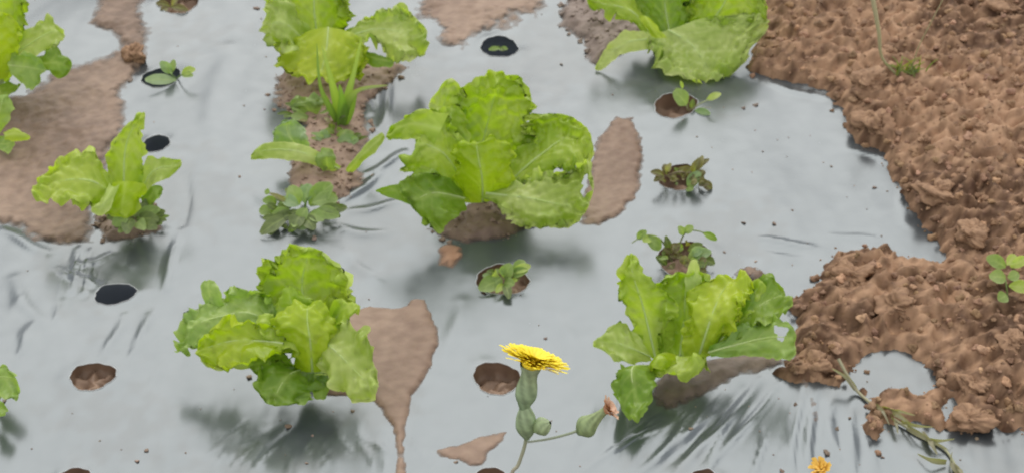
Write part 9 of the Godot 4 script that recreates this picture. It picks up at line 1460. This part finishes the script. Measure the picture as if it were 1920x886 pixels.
	florets(bd, "withered_florets", Vector3(0.0937, 0.2264, -0.0100), Vector3(0.75, 0.62, 0.1).normalized(), 0.004, 0.014, 60, 1.15, Color(0.62, 0.30, 0.16), Color(0.72, 0.48, 0.34), 9)
	p = thing("flowering_weed", "small orange flower bud poking up at the bottom edge of the view", "flowering weed", Vector3(0.3644, 0, 0.5334))
	stem(p, "stem", [0.0, 0.0, 0.0, -0.4, 20.8, 0.0, -2.7, 33.2, 0.0], 2, 1.6, Color(0.22, 0.25, 0.12), Color(0.2, 0.24, 0.12))
	var fb: MeshInstance3D = bulb(p, "flower_bud", Vector3(-0.0025, 0.0307, 0.0000), Vector3(-0.0043, 0.0447, 0.0000), [0.002, 0.005, 0.0055, 0.004], Color(0.2, 0.24, 0.1), Color(0.4, 0.34, 0.1), 0.06)
	florets(fb, "bud_florets", Vector3(-0.0040, 0.0415, 0.0000), Vector3(-0.35, 0.9, 0.2).normalized(), 0.004, 0.013, 60, 1.0, Color(0.72, 0.36, 0.03), Color(0.85, 0.55, 0.10), 12)
	clod("large flat soil clod in the top right corner", Vector3(0.7841, soil_top(0.7841, -0.5840) + 0.0023, -0.5840), Vector3(0.0249, 0.0154, 0.0212), 0)
	clod("grey brown soil clod on the edge of the upper left mud wash", Vector3(-0.5864, 0.012, -0.4756), Vector3(0.0162, 0.0113, 0.0138), 1)
	clod("smooth broad clod at the film edge left of the grass tuft", Vector3(0.5338, soil_top(0.5338, -0.3600) + 0.0018, -0.3600), Vector3(0.0262, 0.0118, 0.0223), 2)
	clod("rounded clod jutting over the film edge below the grass tuft", Vector3(0.5323, soil_top(0.5323, -0.2612) + 0.0018, -0.2612), Vector3(0.0243, 0.0121, 0.0206), 3)
	clod("small clod just left of the grass stalks", Vector3(0.5783, soil_top(0.5783, -0.4477) + 0.0008, -0.4477), Vector3(0.0094, 0.0056, 0.0080), 4)
	clod("pale small clod right below the grass tuft", Vector3(0.6338, soil_top(0.6338, -0.2836) + 0.0009, -0.2836), Vector3(0.0084, 0.0059, 0.0071), 5)
	clod("pale clod in the middle of the soil bank", Vector3(0.5965, soil_top(0.5965, -0.1956) + 0.0009, -0.1956), Vector3(0.0082, 0.0057, 0.0069), 6)
	clod("light clod right of the bank's middle, under the flat corner clod", Vector3(0.6811, soil_top(0.6811, -0.2172) + 0.0010, -0.2172), Vector3(0.0082, 0.0066, 0.0070), 7)
	clod("small pale clod just above the broken straw", Vector3(0.6554, soil_top(0.6554, -0.0507) + 0.0009, -0.0507), Vector3(0.0073, 0.0058, 0.0062), 8)
	clod("broad clod in the inner bend of the film edge", Vector3(0.5957, soil_top(0.5957, -0.0707) + 0.0018, -0.0707), Vector3(0.0243, 0.0122, 0.0207), 9)
	clod("reddish clod right under the broken straw", Vector3(0.6270, soil_top(0.6270, 0.0272) + 0.0016, 0.0272), Vector3(0.0213, 0.0107, 0.0181), 10)
	clod("dark clod on the top of the lower soil lobe", Vector3(0.4520, soil_top(0.4520, 0.1202) + 0.0016, 0.1202), Vector3(0.0219, 0.0110, 0.0186), 11)
	clod("wide tan clod in the middle of the lower soil lobe", Vector3(0.4982, soil_top(0.4982, 0.1911) + 0.0019, 0.1911), Vector3(0.0249, 0.0124, 0.0211), 12)
	clod("tan clod at the lower right soil tip", Vector3(0.5576, soil_top(0.5576, 0.4083) + 0.0017, 0.4083), Vector3(0.0222, 0.0111, 0.0189), 13)
	clod("pale ridged clod above the lower right soil tip", Vector3(0.5750, soil_top(0.5750, 0.3461) + 0.0015, 0.3461), Vector3(0.0194, 0.0097, 0.0165), 14)
	clod("clod on the soil beside the lower right lettuce", Vector3(0.3816, soil_top(0.3816, 0.3033) + 0.0015, 0.3033), Vector3(0.0197, 0.0098, 0.0167), 15)
	clod("reddish clod near the right edge below the seedling", Vector3(0.6334, soil_top(0.6334, 0.2814) + 0.0012, 0.2814), Vector3(0.0165, 0.0083, 0.0140), 16)
	specks()

func specks() -> void:
	rng.seed = 77
	var xs := []
	for i in 5500:
		var x := rng.randf_range(0.33, 0.90); var z := rng.randf_range(-0.72, 0.52)
		var sd := soil_d(x, z)
		if sd < -0.05 or (sd < 0.0 and rng.randf() > 0.10 * exp(sd / 0.012)) or hole_f(x, z) < 0.1: continue
		var r := 0.0012 + 0.0056 * pow(rng.randf(), 4.0)
		xs.append(Transform3D(any_turn(Vector3(r, r * 0.7, r * rng.randf_range(0.7, 1.2))), Vector3(x, (soil_top(x, z) if sd > 0.0 else film_h(x, z)) + r * 0.2, z)))
	scatter("soil_crumbs", "small crumbs and pebbles of brown soil strewn over the bare bank", "soil crumbs", xs, clod_mesh(3, 0.5), M.soil)
	xs = []
	for i in 900:
		var x := rng.randf_range(-0.95, 0.75); var z := rng.randf_range(-0.70, 0.50)
		var want := 0.14 + 0.55 * ss(0.15, 0.40, x) * ss(-0.5, -0.25, z) + 0.3 * ss(0.2, 0.4, z)
		if rng.randf() > want or soil_d(x, z) > -0.01 or hole_f(x, z) < 0.2: continue
		var r := 0.0008 + 0.0026 * pow(rng.randf(), 4.0)
		xs.append(Transform3D(any_turn(Vector3(r * rng.randf_range(0.8, 1.9), r * 0.55, r)), Vector3(x, film_h(x, z) + r * 0.2, z)))
	scatter("dirt_specks", "tiny specks of dirt splashed on the silver plastic film", "dirt specks", xs, clod_mesh(7, 0.5, Color(0.13, 0.09, 0.065), Color(0.26, 0.18, 0.13)), M.mud)
